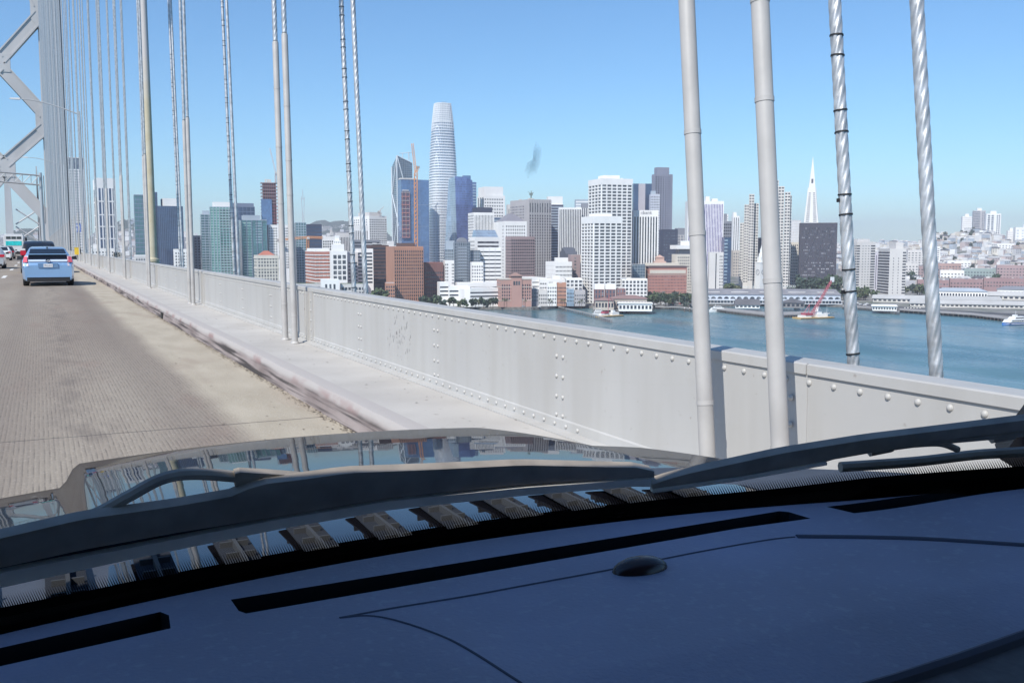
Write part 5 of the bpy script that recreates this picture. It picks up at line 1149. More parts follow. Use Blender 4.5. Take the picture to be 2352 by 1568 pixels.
mb = MB(); mb.add([(0, 0, b.H), (b.b, 0, b.H), (b.b, b.a, b.H), (0, b.a, b.H), (0, b.a/2, b.H+9), (b.b, b.a/2, b.H+9)], [(0, 1, 5, 4), (2, 3, 4, 5), (1, 2, 5), (3, 0, 4)]); mb.build('roof', DKG, b.t)
b = B('beige_block', 'pale beige block squeezed left of the shorter white grid tower', 1326, 1328, 1342, 585, 1230, -8, depth=20).body(CREAM).punch('R', 2, 4.5, .5, .5).roof().done()
# white grid towers
b = B('grid_tower', 'tall white grid office tower, the higher of the two with large square windows', 1353, 1382, 1452, 411, 1290, -9, depth=40).body(WG)
b.grid('R', 6, 4.35, 1.7, 1.7, WHITE, zt=b.z(421), out=.9).grid('L', 4, 4.35, 1.9, 1.7, WHITE, zt=b.z(421), out=.9).band(b.z(421), b.H+.8, WHITE, .9, 'parapet').roof().pent(.2, .7, 6, WHITE).kit(5, 7, WHITE)
b = B('grid_tower', 'shorter white grid office tower standing in front of the taller one', 1337, 1364, 1428, 498, 1140, -9, depth=40).body(WG)
b.grid('R', 5, 3.85, 1.6, 1.5, WHITE, zt=b.z(510), out=.9).grid('L', 4, 3.85, 1.7, 1.5, WHITE, zt=b.z(510), out=.9).band(b.z(510), b.H+.8, WHITE, .9, 'parapet').roof().pent(.15, .75, 4, WHITE)
b = B('grid_podium', 'long low white grid podium right of the shorter grid tower', 1425, 1428, 1487, 642, 1150, -9, depth=30).body(WG).grid('R', 7, 4.4, 1.6, 1.5, WHITE, out=.8).roof(wallm=WHITE)
b = B('grid_podium', 'long low white grid podium left of the shorter grid tower', 1296, 1300, 1338, 641, 1150, -9, depth=30).body(WG).grid('R', 4, 4.4, 1.6, 1.5, WHITE, out=.8).roof(wallm=WHITE)
b = B('office_block', 'grey glass podium block between the white grid tower and the bank tower', 1449, 1452, 1482, 607, 1230, -5, depth=20).body(GSL).roof()
b = B('ribbed_tower', 'dark rounded ribbed tower behind the bank tower', 1451, 1455, 1497, 422, 1750, -5, depth=30).body(GNV).fins('R', 12, 1.0, .8, W('rib_lilac', (.45, .42, .45)), m0=.28, m1=.35).roof(ROOFD)
b = B('bank_tower', 'white bank tower with tall dark vertical window strips and lettering', 1451, 1454, 1513, 483, 1330, -3, depth=36).body(WHITE).vs('R', 9, .5, Y(498), mat=WGD, m0=.03, m1=.03).roof()
me = text_mesh('bank', 6.6, .1, M('bank_letters', (.12, .12, .14), .6)); o = inst('lettering', me, b.t, (b.b*.56, -.12, b.z(492))); o.rotation_euler = (pi/2, 0, 0)
mb = MB(); mb.box(b.b*.30, -.2, b.z(492), b.b*.40, -.02, b.z(487)); mb.build('logo_block', M('logo_grey', (.42, .42, .45), .6), b.t)
mb = MB(); mb.box(b.b*.315, -.3, b.z(491.2), b.b*.385, -.201, b.z(489.3)); mb.build('logo_bar', WHITE, b.t)
b = B('stepped_tower', 'tall dark grey notched skyscraper with a raised octagonal top', 1497, 1505, 1545, 400, 1950, -4, depth=34).body(W('carnelian_grey', (.21, .22, .28)))
b.punch('R', 7, 4.6, .62, .6, zt=b.z(404), mat=WGD, zb=b.z(570), m1=.08).pent(.12, .82, 14, MATS['carnelian_grey'], .1, .9); b.fins('R', 7, 1.6, .9, MATS['carnelian_grey']); b.done()
b = B('white_tower', 'pale gridded tower in front of the dark notched skyscraper', 1491, 1494, 1516, 446, 1700, -5, depth=20).body(W('light_lilac', (.50, .52, .58))).punch('R', 6, 4.6, .5, .5, mat=WG).roof().pent(.1, .6, 6, LBL).done()
b = B('dark_block', 'dark navy office block with thin crown right of the notched skyscraper', 1514, 1524, 1557, 527, 1600, -5, depth=30).body(DKB).punch('R', 6, 5, .5, .4, mat=WGB).roof(ROOFD).done()
b = B('dark_block', 'grey block with white lattice front left of the purple striped tower', 1550, 1556, 1578, 524, 1650, -5, depth=30).body(MIDG).grid('R', 3, 5, .8, 1, OFFW, out=.4, zt=Y(540)).roof(ROOFD)
b = B('brick_warehouse', 'red brick waterfront warehouse block with arcaded upper storey and dark cornice', 1483, 1490, 1578, 611, 1230, -4, depth=40).body(M('warehouse_brick', (.40, .19, .155), .8, 0, .08, .05))
b.punch('R', 26, 3.9, .4, .5, zt=b.z(632), zb=2, mat=WG); b.band(b.z(631), b.z(630), CREAM, .4).band(b.H-1.2, b.H, W('dark_cornice', (.16, .12, .13)), 1.2)
mb = MB()
for i in range(24):
    u = b.b*(.03+.94*(i+.5)/24); mb = MB(); mb.box(u-.9, -.5, b.z(628), u+.9, -.01, b.z(620)); mb.build('arcade_bay', CREAM, b.t)
b.done()
b = B('cupola_block', 'salmon stone block with stepped cupola behind the brick warehouse', 1500, 1503, 1530, 600, 1290, -5, depth=20).body(SALM).punch('R', 4, 5, .5, .6, mat=WG).roof()
mb = MB(); mb.box(b.b*.15, 3, b.H, b.b*.85, b.a-3, b.z(592)); mb.add([(b.b*.1, 2, b.z(592)), (b.b*.9, 2, b.z(592)), (b.b*.9, b.a-2, b.z(592)), (b.b*.1, b.a-2, b.z(592)), (b.b*.5, b.a/2, b.z(585))], [(0, 1, 4), (1, 2, 4), (2, 3, 4), (3, 0, 4)]); mb.build('cupola', SALM, b.t); b.done()
b = B('cream_block', 'cream stone block linking the bank tower and the brick warehouse', 1478, 1482, 1560, 606, 1270, -5, depth=20).body(CREAM).roof(wallm=CREAM)
b = B('hotel_block', 'white hotel with wide flat roof slab and rows of square windows behind the pipe sleeve', 1543, 1556, 1612, 584, 1280, -5, depth=36).body(CREAM).punch('R', 12, 4, .5, .45, zt=Y(588), mat=WG).roof().done()
b.band(b.z(572), b.z(563), WHITE, 2, 'roof_slab'); mb = MB(); mb.box(4, 4, b.H, b.b-4, b.a-4, b.z(572)); mb.build('penthouse', MIDG, b.t); b.pent(.3, .6, 18, WHITE)
b = B('striped_tower', 'wide white framed tower with purple tinted vertical window stripes', 1574, 1580, 1663, 462, 1420, -4, depth=40).body(WHITE).vs('R', 22, .55, Y(469), mat=winglass('purple_glass', (.15, .12, .30), (.40, .36, .52)), m0=.02, m1=.02).roof().pent(.52, .62, 7, WHITE).pent(.7, .85, 4, WHITE, .3, .8, 'roof_box')
b = B('blank_slab', 'white blank concrete slab tower with one dark vertical slot', 1627, 1629, 1662, 581, 1210, -4, depth=30).body(OFFW).vs('R', 1, .5, TOP(-.5), m0=.42, m1=.44).punch('R', 3, 4, .5, .5, m0=.72, mat=WG).roof(wallm=OFFW).done()
b = B('stepped_tower', 'dark stepped tower with blue glass front edge right of the blank slab', 1655, 1662, 1681, 508, 1550, -5, depth=40).body(MIDG).punch('R', 4, 5, .7, .5, mat=WGD).pent(.0, .5, 12, MIDG).roof().done()
b = B('glass_tower', 'narrow blue glass tower between the blank slab and the dark stepped tower', 1658, 1664, 1680, 545, 1400, -5, depth=20).body(GNV).hb('R', 5, .4, mat=GPL, m1=.5).roof()
b = B('white_tower', 'slender hazy white apartment tower in the street gap', 1680, 1684, 1699, 496, 2300, -5, depth=20).body(WHITE).vs('R', 3, .4, mat=WG).roof().pent(.1, .6, 9, WHITE)
b = B('white_tower', 'very faint slim white tower far up the street gap', 1662, 1664, 1673, 492, 2500, -5, depth=20).body(WHITE).punch('R', 3, 6, .4, .4).roof().done()
b = B('terrace_houses', 'stack of pale walk-up buildings filling the street gap', 1678, 1684, 1706, 575, 1900, -5, depth=30).body(TANC).punch('R', 4, 6, .5, .5).roof().done()
def stepped(label, steps, d, al, pitch, ybot):
    """slab cluster: list of (x0,x1,ytop,setback)"""
    b = B('stepped_tower', label, steps[0][0], steps[0][0], steps[0][1], steps[0][2], d, al, depth=26)
    for i, (x0, x1, y, sb) in enumerate(steps):
        C, alr, a, w = footprint(x0, x0, x1, y, d+sb, al, 22)
        rel = Matrix.Rotation(-b.al, 4, 'Z') @ (Vector((C.x, C.y, 0))-Vector((b.C.x, b.C.y, 0))); H = C.z-b.zb
        mb = MB(); mb.box(rel.x, rel.y, 0, rel.x+w, rel.y+22, H); mb.build('wall', TANC2, b.t)
        n = max(2, int(w/5.2)); cw = w/n
        for j in range(int(H/pitch)):
            for k in range(n):
                zc = H-2.5-pitch*j; u = rel.x+cw*(k+.5)
                if zc > atD(x0, ybot, d).z-b.zb: b.wins.append(((u-cw*.34, rel.y-.08, zc-pitch*.22, u+cw*.34, rel.y+.04, zc+pitch*.22), WGD))
        mb = MB(); mb.box(rel.x-.1, rel.y-.5, 0, rel.x+.5, rel.y-.002, H); mb.build('corner_rib', TANC2, b.t)
    b.done(); return b
TANC2 = W('warm_white_concrete', (.60, .575, .54))
stepped('slender stepped office tower with stacked window bands, left of the clock tower', [(1700, 1712, 512, 18), (1710, 1722, 470, 8), (1721, 1733, 446, 0), (1732, 1743, 467, 10)], 1440, -40, 4.2, 648)
b = B('dark_slab', 'narrow dark slab right behind the left stepped office tower', 1741, 1743, 1749, 546, 1480, -5, depth=20).body(DKG).roof()
stepped('taller stepped office tower emerging right of the second pipe sleeve', [(1772, 1789, 414, 12), (1788, 1802, 428, 0), (1803, 1816, 441, -6), (1815, 1819, 449, -2)], 1380, -42, 4.4, 660)
b = B('terrace_houses', 'pinkish grey building behind the clock tower beside the stepped tower', 1748, 1750, 1776, 520, 1950, -5, depth=30).body(W('dusty_pink', (.45, .37, .37))).punch('R', 5, 6, .5, .5).roof().done()
# clock tower and ferry terminal
C0 = atD(1749, 600, 1235); t = thing('clock_tower', (C0.x, C0.y, ZL), 'white clock tower of the ferry terminal, half hidden by the second pipe sleeve', 'clock tower', radians(-4))
zt_ = lambda y: atD(1749, y, 1235).z-ZL; wv = 9.5*1235/FPX; CTW = W('clock_tower_white', (.72, .72, .70))
mb = MB(); mb.box(-wv, -wv, 0, wv, wv, zt_(604)); mb.build('shaft', CTW, t)
mb = MB(); mb.box(-wv*1.08, -wv*1.08, zt_(604), wv*1.08, wv*1.08, zt_(602)); mb.build('cornice', CTW, t)
mb = MB(); mb.lathe([(wv*.8, 0), (wv*.8, zt_(590)-zt_(602))], 8, (0, 0, zt_(602))); mb.build('belfry', CTW, t)
for k in range(8): mb = MB(); a = k*pi/4; mb.tube([(wv*.9*cos(a), wv*.9*sin(a), zt_(602)), (wv*.9*cos(a), wv*.9*sin(a), zt_(590))], .45, 6); mb.build('belfry_column', CTW, t)
mb = MB(); mb.lathe([(wv*.75, 0), (wv*.7, 4), (wv*.45, 5), (wv*.42, 9), (wv*.2, 12), (.2, 17)], 12, (0, 0, zt_(590))); mb.build('lantern_roof', CTW, t, smooth=True)
for ax in (0, 1):
    mb = MB(); n = 28; r = 3.2; zc = zt_(625)
    P0 = [(r*cos(2*pi*k/n), r*sin(2*pi*k/n)) for k in range(n+1)]
    mb.tube([((p, -wv-.15, zc+q) if ax == 0 else (-wv-.15, p, zc+q)) for p, q in P0], .35, 6)
    cf = mb.build('clock_face', MIDG, t)
    mb = MB()
    for (p, q) in ((0, 2.3), (1.5, -.6)): mb.tube([(0, -wv-.2, zc), (p, -wv-.2, zc+q)] if ax == 0 else [(-wv-.2, 0, zc), (-wv-.2, p, zc+q)], .16, 4)
    mb.build('clock_hand', MIDG, cf)
mb = MB(); mb.box(-.6, -wv-.12, zt_(643), .6, -wv-.01, zt_(636)); mb.build('window', WGD, t)
b = B('ferry_terminal', 'long pale ferry terminal hall with arched windows and grey roof', 1598, 1602, 1931, 676, 1150, -3.5, depth=44, zb=ZL).body(W('terminal_wall', (.50, .54, .60)))
mb = MB(); a_, c_ = b.a, b.b; zr0 = b.H; mb.add([(-1, -1, zr0), (c_+1, -1, zr0), (c_+1, a_, zr0), (-1, a_, zr0), (4, a_*.45, zr0+6.5), (c_-4, a_*.45, zr0+6.5)], [(0, 1, 5, 4), (1, 2, 5), (2, 3, 4, 5), (3, 0, 4), (3, 2, 1, 0)]); mb.build('roof', M('slate_roof', (.20, .20, .22), .7, 0, .15, .1), b.t)
for i in range(5): mb = MB(); mb.box(c_*(.04+.2*i), a_*.15, zr0+2.2, c_*(.16+.2*i), a_*.17, zr0+3.4); mb.build('skylight', OFFW, b.t)
na = 22
for i in range(na):
    u = c_*(i+.5)/na; r = c_/na*.38; zc = b.z(686)
    mb = MB(); pts = [(u+r*cos(pi*k/10), -.10, zc+r*.95*sin(pi*k/10)) for k in range(11)]; mb.add(pts+[(p[0], .02, p[2]) for p in pts], [tuple(range(11))]+[(k, k+1, 12+k, 11+k) for k in range(10)]); w_ = mb.build('arched_window', WG, b.t)
mb = MB(); mb.box(-.5, -7, b.z(689), c_+.5, -.2, b.z(687.8)); mb.build('canopy', W('canopy_pale', (.55, .58, .62)), b.t)
mb = MB(); mb.box(0, -3.6, 1.5, c_, -.15, b.z(690)); mb.build('glass_front', GSL, b.t)
for i in range(45): mb = MB(); u = c_*i/44; mb.box(u-.3, -6.8, 0, u+.3, -6.2, b.z(689)); mb.build('post', OFFW, b.t)
mb = MB(); mb.box(-.5, -8, b.z(696.5), c_+.5, -3.7, b.z(695)); mb.build('lower_canopy', W('canopy_pale', (.55, .58, .62)), b.t)
LW = M('sign_letters_white', (.80, .80, .76), .5)
for txt, x0_, y_ in (('PORT  OF', 1706, 663), ('SAN  FRANCISCO', 1776, 661.5)):
    p = atD(x0_, y_, 1180); t = thing('rooftop_lettering', (p.x, p.y, p.z), 'white rooftop letters reading '+' '.join(txt.split())+' above the ferry terminal roof', 'sign', radians(-3.5))
    me = text_mesh(txt, 4.6, .15, LW, 'LEFT'); o = inst('lettering', me, t, (0, 0, 0)); o.rotation_euler = (pi/2, 0, 0)
    w_ = max(v.co.x for v in me.vertices); tgt = (33 if txt[0] == 'P' else 63)*1180/FPX; o.scale = (tgt/w_, 1, 1)
    mb = MB(); mb.box(0, .2, -1.2, tgt, .35, -.9); mb.box(0, .2, -3, .3, .4, 0); mb.box(tgt-.3, .2, -3, tgt, .4, 0); mb.build('frame', MIDG, t)
# pyramid tower
C0 = atD(1863, 500, 2141); t = thing('pyramid_tower', (C0.x, C0.y, ZL), 'slender white pyramid skyscraper with needle spire', 'skyscraper', radians(-42))
zp = lambda y: atD(1863, y, 2141).z-ZL; za = zp(360); wb = lambda y: (zp(360)-zp(y))*.103+.1
mb = MB(); wbase = .103*za
mb.add([(-wbase, -wbase, 0), (wbase, -wbase, 0), (wbase, wbase, 0), (-wbase, wbase, 0), (0, 0, za)], [(0, 1, 4), (1, 2, 4), (2, 3, 4), (3, 0, 4)]); mb.build('wall', W('pyramid_white', (.70, .69, .67), .03), t)
for j in range(26):
    y = 443+j*4.6; z0 = zp(y+2.4); z1 = zp(y+.6); w0 = (za-z0)*.103+.12; w1 = (za-z1)*.103+.12; mb = MB(); f0, f1 = .78, .78
    for s_ in (-1, 1):
        mb = MB(); mb.add([(s_*w0*.28, -w0-.05, z0), (s_*w0*f0, -w0-.05, z0), (s_*w1*f1, -w1-.05, z1), (s_*w1*.28, -w1-.05, z1)], [(0, 1, 2, 3)]); mb.build('window_band', WG, t, fix=False)
for s_ in (-1, 1):
    mb = MB(); w0 = (za-zp(600))*.103; w1 = (za-zp(432))*.103; mb.hexa([(s_*w0, -5, 0), (s_*(w0+2), -5, 0), (s_*(w0+2), 5, 0), (s_*w0, 5, 0)], [(s_*w1, -3, zp(432)), (s_*(w1+1.5), -3, zp(432)), (s_*(w1+1.5), 3, zp(432)), (s_*w1, 3, zp(432))]); mb.build('wing', MATS['pyramid_white'], t)
mb = MB(); mb.box(-2, -(za-zp(418))*.103-.4, zp(422), 2, -(za-zp(412))*.103+.5, zp(412)); mb.build('vent', DKG, t)
# dark x-braced office
b = B('dark_office', 'wide dark slab office block with faint diagonal bracing and pale window rows', 1836, 1838, 1924, 512, 1420, 2, depth=36).body(W('bronze_dark', (.055, .055, .075)))
rngw = random.Random(4)
b.punch('R', 20, 4.6, .8, .4, zt=b.z(521), zb=b.z(640), m0=.05, m1=.05, mat=winglass('pale_bronze_glass', (.035, .036, .05), (.38, .38, .42), .25), skip=lambda i, j: rngw.random() < .3 or j % 6 in (4,)).roof(ROOFM).done()  # panes vary at random from dark to pale
mb = MB(); nb = 4; hh = b.z(521)-b.z(640)
for k in range(nb):
    for j in range(2):
        u0, u1 = b.b*(.05+.9*k/nb), b.b*(.05+.9*(k+1)/nb); z0, z1 = b.z(521)-hh*j/2, b.z(521)-hh*(j+1)/2
        for (p, q) in (((u0, z0), (u1, z1)), ((u0, z1), (u1, z0))): mb = MB(); mb.tube([(p[0], -.35, p[1]), (q[0], -.35, q[1])], .35, 4); mb.build('diagonal_brace', DKG, b.t)
b = B('white_block', 'cream gridded office block between the stepped tower and the dark braced slab', 1814, 1817, 1838, 556, 1480, -4, depth=30).body(CREAM).punch('R', 5, 4.6, .5, .5, mat=WG).roof(CREAM).done()
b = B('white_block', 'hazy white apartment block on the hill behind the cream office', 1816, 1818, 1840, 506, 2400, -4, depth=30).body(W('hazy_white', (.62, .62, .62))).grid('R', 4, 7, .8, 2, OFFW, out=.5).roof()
# right: apartment slabs
b = B('apartment_slab', 'white apartment slab with balcony columns, left of the wider balcony slab', 1950, 1969, 2011, 557, 1330, -16, depth=24).body(OFFW)
b.hb('R', 3.6, .5, zt=b.z(562), m0=.0, m1=.84, mat=WGD).hb('R', 3.6, .5, zt=b.z(562), m0=.76, m1=.0, mat=WGD).punch('R', 3, 3.6, .4, .25, zt=b.z(562), m0=.25, m1=.28, mat=WG).punch('L', 4, 3.6, .5, .5, zt=b.z(562), mat=WG).roof(wallm=OFFW).pent(.15, .8, 5, OFFW).done()
b = B('apartment_slab', 'wide white apartment slab with wavy dark balconies above the piers', 2018, 2044, 2082, 573, 1230, -26, depth=24).body(OFFW)
b.hb('L', 3.7, .5, zt=b.z(577), m0=.0, m1=.0, mat=WGD).hb('R', 3.7, .5, zt=b.z(577), m0=.80, m1=.0, mat=WGD).punch('R', 2, 3.7, .15, .4, zt=b.z(590), m0=.1, m1=.3, mat=WGD).roof(wallm=OFFW).pent(.5, .95, 9, OFFW, .2, .8).done()
b = B('apartment_slab', 'plain pale apartment block with three floor bands left of the balcony slabs', 1934, 1937, 1966, 590, 1400, -10, depth=20).body(OFFW).punch('R', 6, 4, .6, .5, mat=WG).roof().done()
b = B('blank_slab', 'pale concrete slab with vertical ribs behind the wavy balcony block', 2004, 2006, 2030, 580, 1420, -10, depth=20).body(W('lavender_grey', (.52, .50, .55))).vs('R', 5, .3).roof()
# hill towers far right
for (x0, xc, x1, y, dd, lab, sty) in [(2208, 2211, 2233, 497, 3300, 'plain white hilltop apartment tower, leftmost of the hilltop group', 0), (2234, 2237, 2264, 484, 3200, 'grey striped hilltop apartment tower beside the plain white one', 1), (2262, 2266, 2300, 491, 3050, 'white and grey hilltop apartment tower with vertical window bays', 2), (2312, 2315, 2332, 530, 3000, 'pale squat hilltop block near the right edge', 0), (2328, 2333, 2400, 522, 2950, 'pale broad hilltop block cut by the right edge', 3)]:
    b = B('hilltop_tower', lab, x0, xc, x1, y, dd, -8, depth=30, zb=-25)
    b.body(WHITE if sty != 1 else W('hill_grey', (.45, .43, .43)))
    if sty == 0: b.hb('R', 7, .25, mat=OFFW)
    if sty == 1: b.hb('R', 5.5, .5, m1=.45, mat=WGB).punch('R', 2, 5.5, .6, .6, m0=.7, mat=WGB)
    if sty == 2: b.punch('R', 2, 6, .6, .7, m0=.05, m1=.45, mat=WGB).punch('R', 2, 6, .6, .7, m0=.68, m1=.05, mat=WGB)
    if sty == 3: b.punch('R', 6, 9, .4, .3, mat=LBL)
    b.pent(.3, .7, 9, WHITE).done()
# ---- low waterfront row right of the brick hotel
row = [(1221, 1237, 664, OFFW, 3, 'narrow grey stone house beside the brick hotel', MIDG), (1237, 1257, 669, OFFW, 4, 'low house with dark glazed roof storey beside the narrow grey one', GTL), (1257, 1279, 652, WHITE, 4, 'white gabled house with tall glazed bay', WHITE), (1280, 1301, 652, BRICKO, 7, 'orange brick waterfront house with rows of small windows', BRICKO), (1302, 1319, 665, LBL, 5, 'pale green glass fronted house', GPL), (1320, 1345, 669, GREY, 5, 'grey mansard roofed house left of the brick flats', GREY)]
for i, (x0, x1, y, m_, n, lab, body) in enumerate(row):
    b = B('waterfront_house', lab, x0-1, x0, x1-.5, y, 1095, -4, depth=22).body(body if i != 1 else OFFW).punch('R', n, 4.2, .55, .5, zb=1.2, mat=WGD if i == 3 else WG).roof(wallm=m_).kit(2, i, hmax=2).done()
b = B('white_block', 'cream stepped block behind the orange brick waterfront house', 1236, 1240, 1300, 643, 1160, -5, depth=30).body(WHITE).punch('R', 8, 5, .7, .35, zt=TOP(-2), m1=.3, mat=WG).roof(wallm=WHITE).pent(.5, .8, 5, WHITE).done()
b = B('white_block', 'low pale block with flat roof between the brick hotel and the white offices', 1190, 1222, 1256, 640, 1170, -5, depth=30).body(WHITE).hb('R', 5, .25, mat=WG, zb=8).roof(wallm=WHITE).done()
for i, (x0, x1, y, lab) in enumerate([(1364, 1388, 655, 'left red brick flats with white top storey in front of the grid tower'), (1389, 1414, 655, 'middle red brick flats with white top storey and tall blue bays'), (1415, 1437, 664, 'right red brick flats, lower, with blue bays')]):
    b = B('brick_flats', lab, x0, x0+2, x1, y, 1085-i*6, -5, depth=24).body(W('plum_brick', (.22, .12, .115)))
    b.punch('R', 3, 5, .5, .75, zt=b.H-5, zb=6, mat=WGB); mb = MB(); mb.box(-.25, -.25, b.H-4.6, b.b+.25, b.a+.25, b.H+1); 
    if i < 2: mb.build('top_storey', WHITE, b.t)
    b.punch('R', 3, 4.4, .4, .7, zt=b.H, zb=b.H-4.5, mat=WGB).kit(3, i+30, OFFW, 2.5).done()
# restaurant pavilion with red roof, pier sheds
def shed(name, label, x0, x1, ye, d, al, dep, rise, wallm, roofm, zb, nwin=8, hip=True, cat='building'):
    b = B(name, label, x0, x0+1, x1, ye, d, al, depth=dep, zb=zb); b.body(wallm); e = 1.2; a, c = b.a, b.b; ins = a*.45 if hip else 0
    mb = MB(); mb.add([(-e, -e, b.H), (c+e, -e, b.H), (c+e, a+e, b.H), (-e, a+e, b.H), (ins, a*.5, b.H+rise), (c-ins, a*.5, b.H+rise)], [(0, 1, 5, 4), (1, 2, 5), (2, 3, 4, 5), (3, 0, 4), (3, 2, 1, 0)]); mb.build('roof', roofm, b.t)
    Wd = b.b
    for i in range(nwin): u = Wd*(i+.5)/nwin; b.wins.append(((u-Wd/nwin*.3, -.08, b.H*.3, u+Wd/nwin*.3, .03, b.H*.75), WGD))
    return b.done()
RT = W('roof_red_brown', (.27, .17, .155)); PW = W('pier_shed_wall', (.56, .54, .50)); PR = M('pier_shed_roof', (.46, .46, .45), .8, 0, .12, .05)
shed('waterfront_restaurant', 'low restaurant with reddish hipped roof on the waterfront pier', 1400, 1486, 686, 1045, -4, 20, 3.5, TANC, RT, ZL, 12)
shed('waterfront_restaurant', 'small restaurant wing with red brown roof left of the longer one', 1366, 1410, 690, 1025, -4, 15, 3.5, TANC, RT, ZL, 6)
shed('pier_canopy', 'long white canopy roof over the pier deck', 1420, 1498, 697, 1010, -4, 10, 1, WHITE, WHITE, ZL, 9, False)
shed('pier_pavilion', 'grey gabled pier pavilion in front of the ferry terminal', 1688, 1745, 700, 1060, -4, 16, 6, WHITE, ROOFD, ZL, 6, False)
shed('pier_pavilion', 'dark roofed two storey pier pavilion right of the second pipe sleeve', 1795, 1848, 695, 1065, -4, 18, 4, W('pavilion_grey', (.22, .21, .21)), ROOFD, ZL, 5)
b = B('white_block', 'small white cube building with dark slots at the end of the tree row', 1589, 1592, 1606, 668, 1080, -4, depth=12).body(WHITE).punch('R', 2, 6, .25, .4, mat=WGD).roof().done()
shed('pier_shed', 'long cream pier shed with flat facade by the right hand waterfront', 2004, 2300, 685, 1180, -20, 40, 4, PW, PR, ZL, 26, False)
shed('pier_shed', 'nearer grey cream pier shed running out to the right edge', 2090, 2450, 696, 1090, -16, 45, 4, PW, PR, ZL, 34, False)
shed('pier_shed', 'broad pale pier hall with vaulted roof at the far right', 2240, 2500, 678, 1240, -14, 50, 5, PW, PR, ZL, 20, False)
shed('pier_bulkhead', 'white gabled pier bulkhead building above the long cream shed', 2024, 2070, 672, 1260, -10, 24, 5, OFFW, OFFW, ZL, 6, False)
shed('office_court', 'white two storey waterfront offices with domed blue roof', 2146, 2268, 668, 1230, -8, 26, 4, WHITE, LBL, ZL, 18)
shed('office_court', 'white waterfront offices cut off by the right edge', 2290, 2420, 664, 1280, -8, 26, 4, WHITE, MIDG, ZL, 14)
# inland low blocks at the right
inl = [(2100, 2160, 612, PINK, 'reddish warehouse roofline left of centre on the inland blocks', 1700), (2150, 2208, 606, W('pale_brick', (.40, .27, .24)), 'pale red brick warehouse above the green walled one', 1900), (2160, 2215, 622, WHITE, 'large blank white warehouse below the hill', 1650), (2215, 2300, 618, W('faded_green', (.27, .34, .33)), 'faded green walled warehouse right of the blank white one', 1640), (2290, 2400, 610, W('old_rose', (.38, .27, .27)), 'old rose coloured warehouse near the right edge', 1600),
  (2108, 2180, 644, W('dark_rose', (.31, .20, .20)), 'dark red brick terrace left of the second one', 1450), (2182, 2258, 642, W('dark_rose', (.31, .20, .20)), 'dark red brick terrace in the middle of the row', 1440), (2260, 2400, 640, W('dark_rose', (.31, .20, .20)), 'dark red brick terrace running off the right edge', 1430), (2064, 2110, 605, OFFW, 'white office block behind the rope, left of the warehouses', 1700), (2085, 2125, 575, OFFW, 'pale block with dark band below the hill trees', 2000), (2120, 2160, 566, WHITE, 'bright white stepped block below the hill trees', 2300), (2176, 2230, 600, WHITE, 'cream apartment block on the lower hillside', 2100), (2215, 2330, 560, WHITE, 'long white hillside block beneath the hilltop towers', 2750)]
for i, (x0, x1, y, m_, lab, dd) in enumerate(inl):
    b = B('inland_block', lab, x0-2, x0, x1, y, dd, -6, depth=40, zb=ZL if dd < 2200 else -40).body(m_).punch('R', max(5, int((x1-x0)/7)), 5, .5, .4, mat=WG, zb=2).roof(wallm=m_).kit(3, i+50).done(60)
# ================================================================ TERRAIN, WATER, HOUSES, TREES, BOATS
def hdir(px_): d = ray(px_, 565); return Vector((d.x, d.y))
# hills: (px centre, depth, half width in px, half depth m, height above ZL)
HILLS = [(790, 6500, 120, 1400, 245), (850, 6800, 60, 1200, 262), (740, 6600, 70, 1100, 240), (650, 6500, 120, 1300, 175), (60, 5200, 120, 1200, 165), (-80, 5000, 140, 1300, 150), (300, 5200, 90, 1200, 215), (250, 5000, 60, 900, 190), (420, 5600, 100, 1200, 150), (1100, 6500, 400, 1300, 120),
         (2240, 3100, 120, 600, 112), (2160, 3300, 70, 500, 108), (2060, 3700, 160, 800, 82), (1950, 3900, 120, 800, 78), (2400, 2900, 110, 500, 95), (1800, 3300, 150, 800, 70), (1690, 3000, 60, 800, 62)]
HL = [(hdir(p)*d, d, w, dd, h) for p, d, w, dd, h in HILLS]
def ground_h(x, y):
    P_ = Vector((x, y, 0)); dp = P_.dot(FWD)/(cos(PITCH)**1)
    if dp < 1300: return ZL
    pxx = 1176+FPX*P_.dot(RGT)/dp*cos(PITCH)
    z = 0
    for (c, d, w, dd, h) in HL:
        z = max(z, h*math.exp(-((pxx-(1176+FPX*Vector((c.x, c.y, 0)).dot(RGT)/(Vector((c.x, c.y, 0)).dot(FWD)/cos(PITCH))*cos(PITCH)))/w)**2-((dp-d)/dd)**2))
    z *= .9+.1*sin(x*.004+1)*sin(y*.005)
    return ZL+z*min(1, (dp-1300)/500)
# shoreline in photo pixels at ground level, left to right
shore = [(-400, 690), (300, 694), (700, 698), (1000, 703), (1240, 706), (1300, 700), (1420, 704), (1500, 702), (1640, 698), (1760, 697), (1935, 699), (2000, 703), (2120, 714), (2352, 728), (2700, 748), (3200, 775)]
def shore_y(x): return lerp_tab(shore, x)
GCOL = bpy.data.materials.new('city_ground'); nt, b = nodes(GCOL)
f = ramp(nt, noise(nt, coords(nt), .006, 8), .4, .6); f2 = ramp(nt, noise(nt, coords(nt), .03, 6), .45, .6)
c = mixc(nt, f, (.20, .195, .19), (.30, .285, .27)); c = mixc(nt, mth(nt, 'MULTIPLY', f2, .7), c, (.06, .085, .045)); nt.links.new(c, b.inputs['Base Color']); b.inputs['Roughness'].default_value = .9
rows = []; pxs = [-500+i*40 for i in range(96)]
ds = [None]+[1150, 1250, 1400, 1600, 1800, 2000, 2300, 2600, 2900, 3200, 3500, 3900, 4300, 4800, 5300, 5800, 6300, 6800, 7500, 9000]
mb = MB(); vs = []
